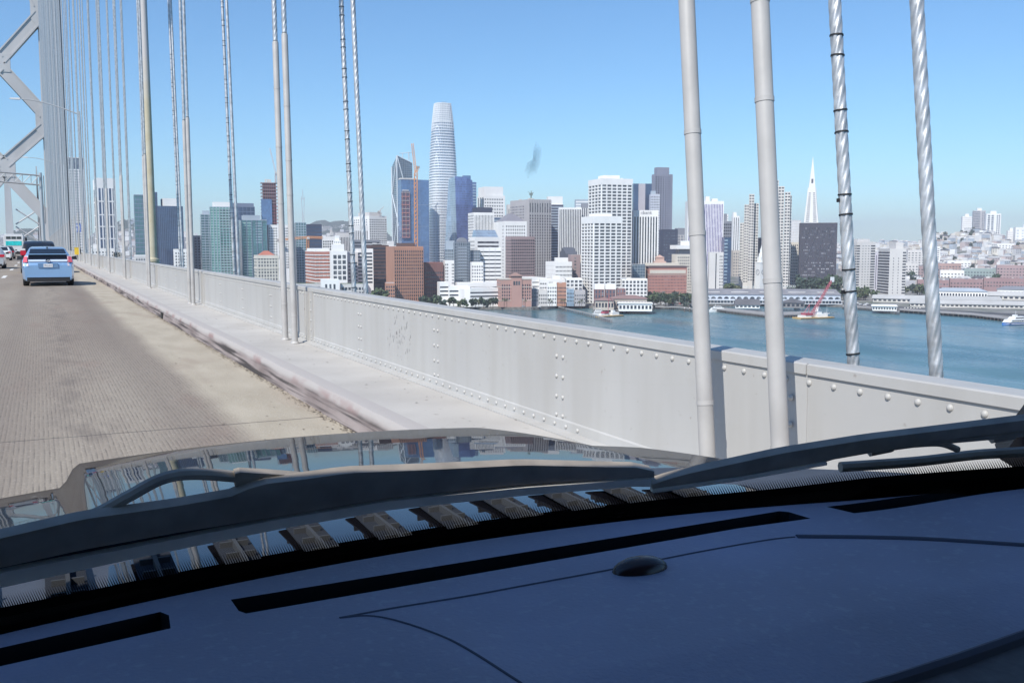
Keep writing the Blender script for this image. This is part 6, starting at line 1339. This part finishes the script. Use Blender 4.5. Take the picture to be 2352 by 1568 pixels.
for dd in ds:
    for x in pxs:
        if dd is None: p = onZ(x, shore_y(x), ZL); vs.append((p.x, p.y, ZL))
        else:
            h = hdir(x)*max(dd, onZ(x, shore_y(x), ZL).dot(FWD)+10+(dd-1150)*.01); vs.append((h.x, h.y, ground_h(h.x, h.y)))
n = len(pxs); mb.add(vs, [(j*n+i, j*n+i+1, (j+1)*n+i+1, (j+1)*n+i) for j in range(len(ds)-1) for i in range(n-1)])
struct(mb.build('city_ground', GCOL, smooth=2, fix=False))
mb = MB(); q = [onZ(x, shore_y(x), ZL) for x in pxs]; mb.add([(p.x, p.y, z) for p in q for z in (ZL-.01, ZW-2)], [(2*i, 2*i+2, 2*i+3, 2*i+1) for i in range(n-1)])
tag(mb.build('seawall', M('seawall_stone', (.16, .15, .14), .9, 0, .4, .4), fix=False), 'dark stone seawall along the waterfront edge', 'seawall')
# quay road
mb = MB(); vs = []
for x in pxs:
    for dy in (10, 42): p = onZ(x, shore_y(x), ZL); h = Vector((p.x, p.y)).normalized(); vs.append((p.x+h.x*dy, p.y+h.y*dy, ZL+.02))
mb.add(vs, [(2*i, 2*i+2, 2*i+3, 2*i+1) for i in range(n-1)]); struct(mb.build('waterfront_road', M('asphalt', (.07, .07, .075), .9, 0, .2, .1), fix=False))
# water
WM = bpy.data.materials.new('bay_water'); nt, b = nodes(WM)
nb = noise(nt, coords(nt, (1, .35, 1)), .012, 7)
c = mixc(nt, ramp(nt, nb, .35, .65), (.04, .125, .16), (.075, .175, .20)); nt.links.new(c, b.inputs['Base Color'])
rr_ = N(nt, 'ShaderNodeMapRange'); nt.links.new(noise(nt, coords(nt, (1, .4, 1)), .02, 6), rr_.inputs[0]); rr_.inputs[1].default_value = .35; rr_.inputs[2].default_value = .65; rr_.inputs[3].default_value = .10; rr_.inputs[4].default_value = .38; nt.links.new(rr_.outputs[0], b.inputs['Roughness']); b.inputs['IOR'].default_value = 1.33
h1 = noise(nt, coords(nt, (.35, .35, 1)), 1, 6); bumpn(nt, b, h1, .55, .8)
mb = MB(); mb.add([(-9000, -3000, ZW), (12000, -3000, ZW), (12000, 12000, ZW), (-9000, 12000, ZW)], [(0, 1, 2, 3)]); struct(mb.build('bay_water', WM, fix=False))
# ---- houses on the hillsides
HM = [W('house_white', (.76, .75, .73), .04), W('house_cream', (.68, .64, .57), .04), W('house_grey', (.55, .545, .55), .04), W('house_rose', (.52, .43, .41), .04), W('house_blue', (.42, .47, .52), .04), W('house_tan', (.55, .49, .43), .04)]
HR = [ROOFM, ROOFD, W('roof_rust', (.34, .25, .21)), ROOFM]
protos = []
rng = random.Random(21)
for i, hm in enumerate(HM):
    for v in range(2):
        w, l, h = rng.uniform(14, 24), rng.uniform(12, 18), rng.uniform(11, 20); mb = MB(); mb.box(-w/2, -l/2, -12, w/2, l/2, h); wall = mb.mesh('wall', hm)
        mb = MB()
        if v: mb.box(-w/2-.4, -l/2-.4, h+.01, w/2+.4, l/2+.4, h+.9)
        else: mb.add([(-w/2-.5, -l/2-.5, h), (w/2+.5, -l/2-.5, h), (w/2+.5, l/2+.5, h), (-w/2-.5, l/2+.5, h), (-w/2, 0, h+4), (w/2, 0, h+4)], [(0, 1, 5, 4), (1, 2, 5), (2, 3, 4, 5), (3, 0, 4)])
        rf = mb.mesh('roof', HR[(i+v) % 4]); wn_ = []
        for r in range(3):
            for k in range(3): wn_.append((-w/2+w*(k+.5)/3-1.1, -l/2-.08, h-3.6-r*4.2))
        mb = MB(); mb.box(0, 0, 0, 2.2, .1, 2.0); protos.append((wall, rf, mb.mesh('window', WG), wn_, hm.name.split('_')[1]))
used = 0; placed = []
def put_house(px_, dd, group, where, rz=None):
    global used
    h = hdir(px_)*dd; z = ground_h(h.x, h.y); k = rng.choice([0, 1, 0, 1, 2, 3, 4, 5, 6, 7, 8, 9, 10, 11]); wall, rf, wn_, pos, cn = protos[k]
    for (a, c) in placed:
        if abs(a-h.x) < 17 and abs(c-h.y) < 17: return False
    placed.append((h.x, h.y))
    t = thing('hillside_house', (h.x, h.y, z), 'small %s house among the rows on the %s' % (cn, where), 'house', radians(-5+rng.uniform(-14, 14)), group+', '+cn)
    inst('wall', wall, t); inst('roof', rf, t)
    if dd < 2700:
        for p in pos: inst('window', wn_, t, p)
    used += 1; return True
def zones(n, x0, x1, d0, d1, group, where):
    c = 0; tries = 0
    while c < n and tries < n*8:
        tries += 1
        if put_house(rng.uniform(x0, x1), d0+(d1-d0)*rng.random(), group, where): c += 1
zones(105, 2085, 2352, 2150, 3150, 'houses on the right hand hillside', 'right hand hillside below the hilltop towers')
zones(55, 1925, 2120, 2000, 3700, 'houses behind the balcony slabs', 'gentle slope behind the white balcony slabs')
zones(40, 2080, 2352, 1500, 2100, 'houses behind the piers', 'flat blocks behind the piers at the right')
zones(22, 262, 310, 2200, 4600, 'houses beyond the left ropes', 'far slope seen between the left suspender ropes')
zones(24, 20, 150, 2300, 4600, 'houses beyond the bridge tower', 'far slope seen under the bridge tower bracing')
zones(26, 720, 900, 2000, 3600, 'houses below the far ridge', 'low ground below the far wooded ridge')
zones(18, 1180, 1700, 1900, 2600, 'houses in the street gaps', 'street gaps between the office towers')
# farther rooftops: one mass
mb = MB(); rng2 = random.Random(33); cols = {}
for (x0, x1, d0, d1, n_) in ((1900, 2360, 2400, 4600, 1300), (2080, 2360, 1500, 2500, 330), (2360, 2900, 1500, 4000, 700), (-20, 480, 2600, 6000, 420), (600, 900, 2400, 6200, 300), (430, 700, 1700, 4000, 200)):
    for i in range(n_):
        px_ = rng2.uniform(x0, x1); dd = rng2.uniform(d0, d1); h = hdir(px_)*dd; z = ground_h(h.x, h.y); w, l, hh = rng2.uniform(8, 22), rng2.uniform(8, 18), rng2.uniform(6, 17)
        cols.setdefault(rng2.choice([0, 0, 0, 0, 1, 1, 2, 4, 5]), MB()).cbox((h.x, h.y, z+hh/2-4), (w, l, hh+8), rng2.uniform(-.3, .2))
main_ = None
allmb = MB(); me_mats = []; fm = []
for k, m_ in cols.items():
    n0 = len(allmb.f); allmb.add(m_.v, m_.f); me_mats.append(HM[k]); fm += [len(me_mats)-1]*(len(allmb.f)-n0)
o = allmb.build('distant_rooftops', None, fix=False)
for m_ in me_mats: o.data.materials.append(m_)
o.data.polygons.foreach_set('material_index', fm); tag(o, 'pale mass of countless far off houses covering the distant slopes', 'distant houses', kind='stuff')
# ---- trees
TR = M('bark', (.09, .07, .055), .9, 0, .2, 2)
def leafm(nm, c): 
    m = M(nm, c, .75, 0, .35, .35); return m
LV = [leafm('foliage_mid', (.075, .11, .05)), leafm('foliage_dark', (.045, .075, .04)), leafm('foliage_olive', (.105, .12, .06)), leafm('foliage_bluish', (.05, .08, .06))]
def crown_mesh(seed, w, h, n=130, leaf=1.1, m=None, lobes=6):
    r = random.Random(seed); mb = MB(); L = [(r.uniform(-.6, .6)*w, r.uniform(-.6, .6)*w, r.uniform(.2, .85)*h, r.uniform(.35, .6)) for _ in range(lobes)]
    for i in range(n):
        lx, ly, lz, lr = L[i % lobes]; a, bb = r.uniform(0, 2*pi), r.uniform(-1, 1); rr = lr*(r.random()**.4); c = sqrt(1-bb*bb)
        p = Vector((lx+w*rr*c*cos(a), ly+w*rr*c*sin(a), lz+h*.6*rr*bb)); s_ = leaf*r.uniform(.6, 1.4)
        d1 = Vector((r.gauss(0, 1), r.gauss(0, 1), r.gauss(0, 1))).normalized(); d2 = d1.cross(Vector((r.gauss(0, 1), r.gauss(0, 1), r.gauss(0, 1)))).normalized()
        mb.add([p-d1*s_-d2*s_*.6, p+d1*s_-d2*s_*.5, p+d1*s_*.7+d2*s_, p-d1*s_*.8+d2*s_*.8], [(0, 1, 2, 3)])
    return mb.mesh('crown', m, fix=False)
BR_ = [crown_mesh(i, 3.6, 6.0, 150, .75, LV[i % 4]) for i in range(5)]; TALL = [crown_mesh(20+i, 5.5, 17, 300, 1.15, LV[(1, 3)[i % 2]], 9) for i in range(4)]
tm = MB(); tm.tube([(0, 0, -.5), (.1, 0, 1.6), (0, .1, 3.2)], [.28, .2, .12], 6); tm.tube([(.05, 0, 1.4), (1.2, .6, 3.2)], [.12, .05], 4); tm.tube([(.05, 0, 1.5), (-1.1, -.4, 3.4)], [.12, .05], 4); TM = tm.mesh('trunk', TR)
tm = MB(); tm.tube([(0, 0, -.5), (.2, 0, 6), (0, .1, 13)], [.45, .32, .12], 6); TM2 = tm.mesh('trunk', TR)
def palm_mesh(seed):
    r = random.Random(seed); mb = MB()
    for k in range(22):
        a = 2*pi*k/22+r.uniform(-.1, .1); el = r.uniform(-.3, 1.1); L_ = r.uniform(2.3, 3.2); pts = []
        for j in range(5): f_ = j/4; pts.append(Vector((cos(a)*L_*f_*cos(el), sin(a)*L_*f_*cos(el), L_*f_*sin(el)-1.5*f_*f_)))
        sd = Vector((-sin(a), cos(a), 0)); wd = [.1, .38, .42, .3, .05]
        mb.add([p+sd*w_*s_-Vector((0, 0, .12*abs(s_))) for p, w_ in zip(pts, wd) for s_ in (-1, 0, 1)], [(3*j+q, 3*j+q+1, 3*j+q+4, 3*j+q+3) for j in range(4) for q in (0, 1)])
    return mb.mesh('crown', LV[2], fix=False)
PMC = [palm_mesh(i) for i in range(3)]; tm = MB(); tm.tube([(0, 0, -.5), (.15, 0, 4), (.1, 0, 8.6)], [.34, .26, .22], 7); PMT = tm.mesh('trunk', TR)
def tree(x, y, dd, kind, lab, group, sc=1.):
    p = atD(x, y, dd); z = ground_h(p.x, p.y)
    t = thing({'p': 'palm_tree', 'b': 'street_tree', 't': 'tall_tree', 'h': 'hill_tree'}[kind], (p.x, p.y, z), lab, 'palm tree' if kind == 'p' else 'tree', rng.uniform(0, 6.28), group)
    s_ = sc*rng.uniform(.85, 1.15)
    if kind == 'p': a = inst('trunk', PMT, t); c = inst('crown', rng.choice(PMC), t, (.1*s_, 0, 8.6*s_))
    elif kind == 'b': a = inst('trunk', TM, t); c = inst('crown', rng.choice(BR_), t, (0, 0, 1.4*s_))
    else: a = inst('trunk', TM2, t); c = inst('crown', rng.choice(TALL), t, (0, 0, 1.5*s_))
    a.scale = (s_,)*3; c.scale = (s_,)*3; return t
for i in range(11): tree(1004+i*13+rng.uniform(-4, 4), 696, 1062+rng.uniform(-6, 6), 'b', 'bushy green tree in the row before the white waterfront complex', 'trees before the white waterfront complex', 1.35)
for x in (1022, 1032, 1100, 1127, 1158, 1164, 1207, 1262, 1268, 1291, 1297, 1331, 1336): tree(x, 697, 1058, 'p', 'palm tree on the quay before the brick hotel and waterfront houses', 'palms along the quay')
for x in (868, 876, 862): tree(x, 676, 1075, 'b', 'round dark green tree above the parapet beside the orange brick offices', 'trees beside the orange brick offices', 2.6)
for i in range(4): tree(973+i*10, 692, 1070, 'b', 'dark green tree at the foot of the brown brick office', 'trees at the foot of the brown brick office', 1.5)
for i in range(34): tree(1482+rng.uniform(0, 122), 690, 1110+rng.uniform(-22, 80), 'b', 'green tree in the grove below the red brick warehouse', 'grove below the brick warehouse', 1.45)
for i in range(7): tree(1672+rng.uniform(0, 26), 660, 1270+rng.uniform(-20, 90), 'b', 'dark street tree in the gap left of the stepped tower', 'trees in the street gap', 2.0)
for i in range(20): tree(1838+i*4.6+rng.uniform(-2, 2), 660, 1260+rng.uniform(-30, 60), 't', 'tall dark poplar like tree before the dark braced slab', 'tall trees before the dark slab', 1.25+.2*sin(i))
for i in range(6): tree(1815+i*5, 660, 1290, 'b', 'round dark tree right of the taller stepped tower', 'trees right of the stepped tower', 2.2)
for i in range(16): tree(1935+rng.uniform(0, 75), 686, 1215+rng.uniform(-10, 60), 'b', 'bright green park tree below the balcony slabs', 'park trees below the balcony slabs', 1.7)
for i in range(10): tree(2060+rng.uniform(0, 60), 676, 1300+rng.uniform(-10, 100), 'b', 'dark tree behind the cream pier shed', 'trees behind the pier shed', 1.7)
for i in range(44): tree(2125+rng.uniform(0, 115), 540, 2950+rng.uniform(-350, 300), 'h', 'dark tree on the crest of the right hand hill', 'trees on the right hand hill', .95)
for i in range(22): tree(2090+rng.uniform(0, 262), 600, 1500+rng.uniform(-60, 900), 'h', 'dark tree among the blocks below the right hand hill', 'trees below the right hand hill', 1.1)
for i in range(5): tree(2312+rng.uniform(0, 30), 560, 2750+rng.uniform(-60, 100), 'h', 'dark tree by the squat hilltop blocks', 'trees by the squat hilltop blocks', 1.0)
# far woods on the ridges
mb = MB(); r = random.Random(9)
for (x0, x1, d0, d1, n_) in ((690, 900, 5600, 6900, 1500), (20, 130, 4300, 5300, 500), (255, 340, 4600, 5400, 300)):
    for i in range(n_):
        h = hdir(r.uniform(x0, x1))*r.uniform(d0, d1); z = ground_h(h.x, h.y); s_ = r.uniform(9, 18)
        if z < ZL+90: continue
        mb.add([(h.x-s_, h.y, z-2), (h.x+s_, h.y-s_*.3, z-2), (h.x+s_*.4, h.y+s_, z-1), (h.x+r.uniform(-4, 4), h.y, z+r.uniform(6, 13))], [(0, 1, 3), (1, 2, 3), (2, 0, 3)])
tag(mb.build('ridge_woods', LV[3], fix=False), 'hazy wooded cover of the far ridges on the skyline', 'woods', kind='stuff')
# red and white radio mast on the ridge
p = atD(697, 520, 6400); t = thing('radio_mast', (p.x, p.y, ground_h(p.x, p.y)), 'thin hazy three pronged radio mast on the far ridge', 'radio mast')
zz = lambda y: atD(697, y, 6400).z-ground_h(p.x, p.y)
mb = MB()
for s_ in (-1, 1): mb.tube([(s_*10, 0, 0), (s_*3.5, 0, zz(500)), (s_*9, 0, zz(458)), (s_*9, 0, zz(452))], 1.5, 4)
mb.tube([(-9, 0, zz(458)), (9, 0, zz(458))], 1.3, 4); mb.tube([(0, 0, zz(458)), (0, 0, zz(436))], 1.4, 4); mb.tube([(-9, 0, zz(458)), (-20, 0, zz(457))], 1., 4); mb.build('mast', W('mast_grey', (.35, .28, .30)), t)
# ---- piers, piles, boats
WOOD = M('pile_wood', (.13, .11, .10), .9, 0, .3, 1); DECK = M('pier_deck', (.30, .29, .28), .9, 0, .15, .2)
pil = MB(); pil.tube([(0, 0, 0), (0, 0, 4.2)], .35, 6); PIL = pil.mesh('pile', WOOD)
def pier(name, label, pts, dep, npile, zt=ZL, th=.7):
    """deck outline given by front-edge photo pixels on the deck plane; extends dep metres away"""
    Q = [onZ(x, y, zt) for x, y in pts]; t = thing(name, (Q[0].x, Q[0].y, ZW), label, 'pier')
    off = Vector((Q[0].x, Q[0].y, ZW)); back = [q+Vector((q.x, q.y, 0)).normalized()*dep for q in Q]; poly = [q-off for q in Q]+[q-off for q in back[::-1]]
    mb = MB(); mb.prism([(p.x, p.y) for p in poly], zt-ZW-th, zt-ZW+.03); mb.build('deck', DECK, t)
    tot = len(Q)-1
    for i in range(npile):
        f_ = i/(npile-1)*tot; k = min(int(f_), tot-1); p = Q[k].lerp(Q[k+1], f_-k)-off
        o = inst('pile', PIL, t, (p.x, p.y, 0)); o.scale = (1, 1, max(.3, (zt-ZW-th)/4.2))
        if i % 2 == 0: b_ = p+Vector((Q[k].x, Q[k].y, 0)).normalized()*dep*.6; o = inst('pile', PIL, t, (b_.x, b_.y, 0)); o.scale = (1, 1, max(.3, (zt-ZW-th)/4.2))
    return t
pier('pedestrian_pier', 'narrow grey pier running out into the bay from the quay', [(1283, 704), (1340, 717), (1405, 734)], 9, 30)
pier('timber_pier', 'timber pier under the waterfront restaurant and canopy', [(1362, 710), (1420, 712), (1500, 707)], 45, 26)
pier('timber_pier', 'broken line of old dark piles and decking left of the first pipe sleeve', [(1505, 704), (1560, 705), (1600, 711)], 14, 26)
pier('promenade_pier', 'long pier with pale piles in front of the ferry terminal', [(1640, 709), (1700, 716), (1764, 723)], 40, 34)
pier('promenade_pier', 'short pier deck under the dark pavilion right of the second pipe sleeve', [(1795, 722), (1880, 720)], 40, 14)
pier('ferry_landing', 'small white roofed ferry landing on piles left of the last rope', [(1935, 703), (1990, 706), (2066, 716)], 22, 22)
pier('shed_apron', 'long dark apron of piles under the right hand pier sheds', [(2066, 711), (2230, 722), (2352, 736), (2500, 750)], 30, 44)
shed('landing_canopy', 'curved white canopy roof of the ferry landing', 2003, 2060, 703, 1020, -12, 9, 1.5, WHITE, WHITE, ZL, 9, False)
for i in range(9):
    x = 2078+i*7 if i < 6 else 1500+i*12; p = onZ(x, 716, ZW); t = thing('mooring_pile', (p.x, p.y, ZW-1), 'dark mooring pile standing in the water by the ferry landing' if i < 6 else 'dark mooring pile standing off the restaurant pier', 'mooring pile', group='mooring piles')
    mb = MB(); mb.tube([(0, 0, 0), (0, 0, 5)], .7, 8); mb.build('shaft', WOOD, t); mb = MB(); mb.lathe([(.75, 5.), (.2, 5.9)], 8); mb.build('cap', WHT, t)
BW = M('boat_white', (.76, .76, .75), .35, 0, .04, 1); BB = M('boat_blue', (.03, .17, .52), .4); BR2 = M('boat_red', (.34, .06, .09), .5); BOR = M('barge_ochre', (.50, .34, .14), .7)
def hull(t, L, Bm, H, m, z0=-.3, nm='hull'):
    mb = MB(); rings = []
    for i in range(13):
        f_ = i/12; x = -L/2+L*f_; w = Bm/2*(min(1, (1-f_)*2.6)**.6 if f_ > .5 else 1); sh = .5*max(0, f_-.4)*H
        rings.append([Vector((x, -w, H+sh)), Vector((x, -w*.8, z0)), Vector((x, w*.8, z0)), Vector((x, w, H+sh))])
    mb.loft(rings); return mb.build(nm, m, t)
def boat(label, x, y, L, Bm, rz, kind, cat='boat', name='motor_yacht'):
    p = onZ(x, y, ZW); t = thing(name, (p.x, p.y, ZW), label, cat, rz); s = L
    if kind == 'ferry':
        hull(t, L, Bm, 1.6, BB); hull(t, L*.99, Bm*1.01, .7, BW, 1.65, 'upper_hull').location = (0, 0, .0)
        mb = MB(); mb.hexa([(-L*.46, -Bm*.45, 2.3), (L*.34, -Bm*.45, 2.3), (L*.34, Bm*.45, 2.3), (-L*.46, Bm*.45, 2.3)], [(-L*.46, -Bm*.43, 4.9), (L*.25, -Bm*.43, 4.9), (L*.25, Bm*.43, 4.9), (-L*.46, Bm*.43, 4.9)]); mb.build('cabin', BW, t)
        mb = MB(); mb.hexa([(-L*.38, -Bm*.4, 4.92), (L*.16, -Bm*.4, 4.92), (L*.16, Bm*.4, 4.92), (-L*.38, Bm*.4, 4.92)], [(-L*.36, -Bm*.36, 7.2), (L*.08, -Bm*.36, 7.2), (L*.08, Bm*.36, 7.2), (-L*.36, Bm*.36, 7.2)]); mb.build('upper_deck', BW, t)
        for z, x0_, x1_, yy_ in ((3.1, -L*.42, L*.27, Bm*.452), (5.6, -L*.34, L*.1, Bm*.395)):
            for i in range(9):
                for s_ in (-1, 1): u0 = x0_+(x1_-x0_)*i/9; u1 = u0+(x1_-x0_)/9*.8; a, c = sorted((s_*yy_, s_*(yy_+.05))); mb = MB(); mb.box(u0, a, z, u1, c, z+1.0); mb.build('window', WGD, t)
        mb = MB(); mb.box(-L*.05, -1.5, 7.22, L*.05, 1.5, 9); mb.build('wheelhouse', BW, t); mb = MB(); mb.tube([(-1, 0, 9), (-1, 0, 12.5)], .12, 5); mb.build('mast', BW, t)
    elif kind == 'yacht':
        hull(t, L, Bm, 2, BW)
        mb = MB(); mb.hexa([(-L*.4, -Bm*.4, 2), (L*.25, -Bm*.4, 2), (L*.25, Bm*.4, 2), (-L*.4, Bm*.4, 2)], [(-L*.4, -Bm*.38, 4.4), (L*.18, -Bm*.38, 4.4), (L*.18, Bm*.38, 4.4), (-L*.4, Bm*.38, 4.4)]); mb.box(-L*.3, -Bm*.3, 4.41, L*.08, Bm*.3, 6.2); mb.build('cabin', BW, t)
        mb = MB(); mb.box(-L*.38, -Bm*.405-.02, 2.7, L*.2, Bm*.405+.02, 3.5); mb.box(-L*.28, -Bm*.31, 5, L*.06, Bm*.31, 5.7); mb.build('window_band', WGD, t)
        mb = MB(); mb.tube([(0, 0, 6.2), (0, 0, 10)], .12, 5); mb.build('mast', BW, t)
    elif kind == 'sail':
        hull(t, L, Bm, 1.1, BW); mb = MB(); mb.box(-L*.2, -Bm*.3, 1.1, L*.15, Bm*.3, 1.9); mb.build('cabin', BW, t); mb = MB(); mb.tube([(L*.05, 0, 1), (L*.05, 0, 12)], .12, 5); mb.tube([(L*.05, 0, 2.6), (-L*.4, 0, 2.7)], .16, 5); mb.build('mast', BW, t)
    elif kind == 'barge':
        mb = MB(); mb.box(-L/2, -Bm/2, -.3, L/2, Bm/2, 1.4); mb.build('hull', BOR, t); mb = MB(); mb.box(-L/2+.1, -Bm/2-.05, .2, L/2, Bm/2+.05, .8); mb.build('rubbing_strake', BPL, t)
        mb = MB(); mb.box(L*.05, -Bm*.3, 1.41, L*.35, Bm*.3, 4.4); mb.box(L*.1, -Bm*.2, 4.41, L*.2, Bm*.2, 6.4); mb.build('deckhouse', BW, t)
        mb = MB(); mb.box(-L*.42, -Bm*.25, 1.41, -L*.12, Bm*.2, 3.6); mb.build('crane_house', BW, t)
        mb = MB(); mb.box(-L*.3, -Bm*.3, 3.61, -L*.1, Bm*.3, 5.5); mb.build('winch_house', BR2, t)
    return t, p
boat('blue and white ferry boat crossing the bay at the right edge', 2330, 745, 34, 9, radians(180), 'ferry', 'ferry', 'ferry_boat')
t, p = boat('ochre work barge with white deckhouses carrying a red crane', 1868, 731, 40, 14, radians(-6), 'barge', 'barge', 'crane_barge')
# its red lattice crane (moves with the barge)
mb = MB(); base_ = Vector((-2, 0, 3.6)); tip = Vector((19, -2, 37))
sd = Vector((0, 1, 0)); up_ = (tip-base_).normalized().cross(sd)
for i, j in ((1, 1), (1, -1), (-1, -1), (-1, 1)): mb.tube([base_+sd*i*1.3+up_*j*1.3, tip+sd*i*.5+up_*j*.5], .28, 4)
for k in range(14):
    a, c = base_.lerp(tip, k/14), base_.lerp(tip, (k+1)/14); mb.tube([a-sd*1.1-up_, c-sd*1.1+up_], .2, 4); mb.tube([a-sd*1.1+up_, c+sd*1.1+up_], .2, 4); mb.tube([a+sd+up_, c-sd+up_], .2, 4)
mb.build('crane_boom', BR2, t)
mb = MB(); mb.tube([(-6, 0, 3.5), (-5, 0, 14)], .35, 4); mb.tube([(-5, 0, 14), tip], .1, 3); mb.tube([(-12, 0, 5), (-5, 0, 14)], .3, 4); mb.build('crane_mast', BR2, t)
mb = MB(); mb.box(tip.x-.8, -3, tip.z-1, tip.x+2.5, -1, tip.z+4); mb.build('boom_head', BW, t)
t, p = boat('red and ochre work barge moored by the end of the narrow pier', 1400, 727, 30, 9, radians(8), 'barge', 'barge', 'work_barge')
mb = MB(); mb.tube([(-2, 0, 3), (-1, 0, 22)], .3, 4); mb.tube([(-1, 0, 22), (6, 0, 12)], .2, 4); mb.build('derrick', BR2, t)
boat('white motor yacht moored right of the first pipe sleeve', 1643, 716, 22, 7, radians(160), 'yacht')
for i, (x, y, L, k, lab) in enumerate([(1520, 707, 12, 'sail', 'small white sailing boat moored left of the first pipe sleeve'), (1378, 724, 16, 'yacht', 'low cream boat beside the narrow pier end'), (1898, 723, 16, 'sail', 'white sailing boat beside the red crane barge'), (1880, 717, 14, 'yacht', 'small white motor boat behind the red crane barge'), (1450, 713, 13, 'yacht', 'small white boat under the restaurant pier'), (1352, 703, 12, 'sail', 'small sailing boat in the basin behind the narrow pier'), (1330, 702, 11, 'yacht', 'small white motor boat in the basin behind the narrow pier'), (1832, 712, 14, 'yacht', 'blue canopied boat by the dark pier pavilion')]):
    boat(lab, x, y, L, L*.28, radians(rng.uniform(-30, 30)), k, 'boat', 'sailing_boat' if k == 'sail' else 'motor_boat')
# quay lamp posts, flag poles, parked cars on the quay
cm = MB(); cm.box(-2.2, -.9, .25, 2.2, .9, .95); cm.hexa([(-1.5, -.85, .951), (1.2, -.85, .951), (1.2, .85, .951), (-1.5, .85, .951)], [(-1.1, -.7, 1.45), (.7, -.7, 1.45), (.7, .7, 1.45), (-1.1, .7, 1.45)])
wm_ = MB()
for x in (-1.4, 1.4):
    for y in (-.8, .8): wm_.tube([(x, y-.12, .33), (x, y+.12, .33)], .33, 8)
wm_me = wm_.mesh('wheel', TYRE)
cms = [cm.mesh('body', m_) for m_ in (M('car_white', (.7, .7, .7), .3), M('car_dark', (.03, .03, .035), .3), M('car_silver', (.4, .41, .42), .3, .5), M('car_red', (.35, .03, .03), .3))]
cn = ['white', 'dark', 'silver', 'red']
for i in range(70):
    x = rng.choice([rng.uniform(1130, 1345), rng.uniform(1490, 1600), rng.uniform(1010, 1140), rng.uniform(1940, 2000)]); q = onZ(x, shore_y(x)-rng.choice([.8, 1.6, 2.6, 3.6]), ZL); k = rng.randrange(4) if rng.random() < .6 else 0
    seg = 'before the brick hotel and houses' if 1130 <= x <= 1345 else 'below the tree grove' if x > 1400 and x < 1700 else 'before the white complex' if x < 1140 else 'by the ferry landing'
    t = thing('quay_car', (q.x, q.y, ZL+.03), 'tiny %s car parked on the quay %s' % (cn[k], seg), 'car', radians(rng.choice([0, 0, 90])+rng.uniform(-8, 8)), 'cars on the quay '+seg+', '+cn[k]); inst('body', cms[k], t); inst('wheel', wm_me, t)
lp = MB(); lp.tube([(0, 0, 0), (0, 0, 9)], .14, 5); LPM = lp.mesh('pole', OFFW); lh = MB(); lh.box(-.9, -.2, 9.01, .9, .2, 9.3); LHM = lh.mesh('lamp_head', OFFW)
for i in range(22):
    x = 1180+i*20; q = onZ(x, shore_y(x)-.6, ZL); t = thing('quay_lamp', (q.x, q.y, ZL), 'slim pale lamp post on the edge of the quay', 'lamp post', group='lamp posts along the quay'); inst('pole', LPM, t); inst('lamp_head', LHM, t)
# ================================================================ HAZE
HZ = bpy.data.materials.new('haze_air'); HZ.use_nodes = True; nt = HZ.node_tree; nt.nodes.clear(); out = N(nt, 'ShaderNodeOutputMaterial'); pv = N(nt, 'ShaderNodeVolumePrincipled')
pv.inputs['Color'].default_value = (.90, .90, 1, 1); pv.inputs['Density'].default_value = HAZE; pv.inputs['Anisotropy'].default_value = .0
nt.links.new(pv.outputs[0], out.inputs['Volume'])
mb = MB(); mb.box(-7000, -2500, ZW-4.5, 10500, 10500, 345); hz = mb.build('haze', HZ); hz['kind'] = 'stuff'; hz['label'] = 'thin blue summer haze hanging over the bay and city'; hz['category'] = 'haze'
hz.display_type = 'WIRE'
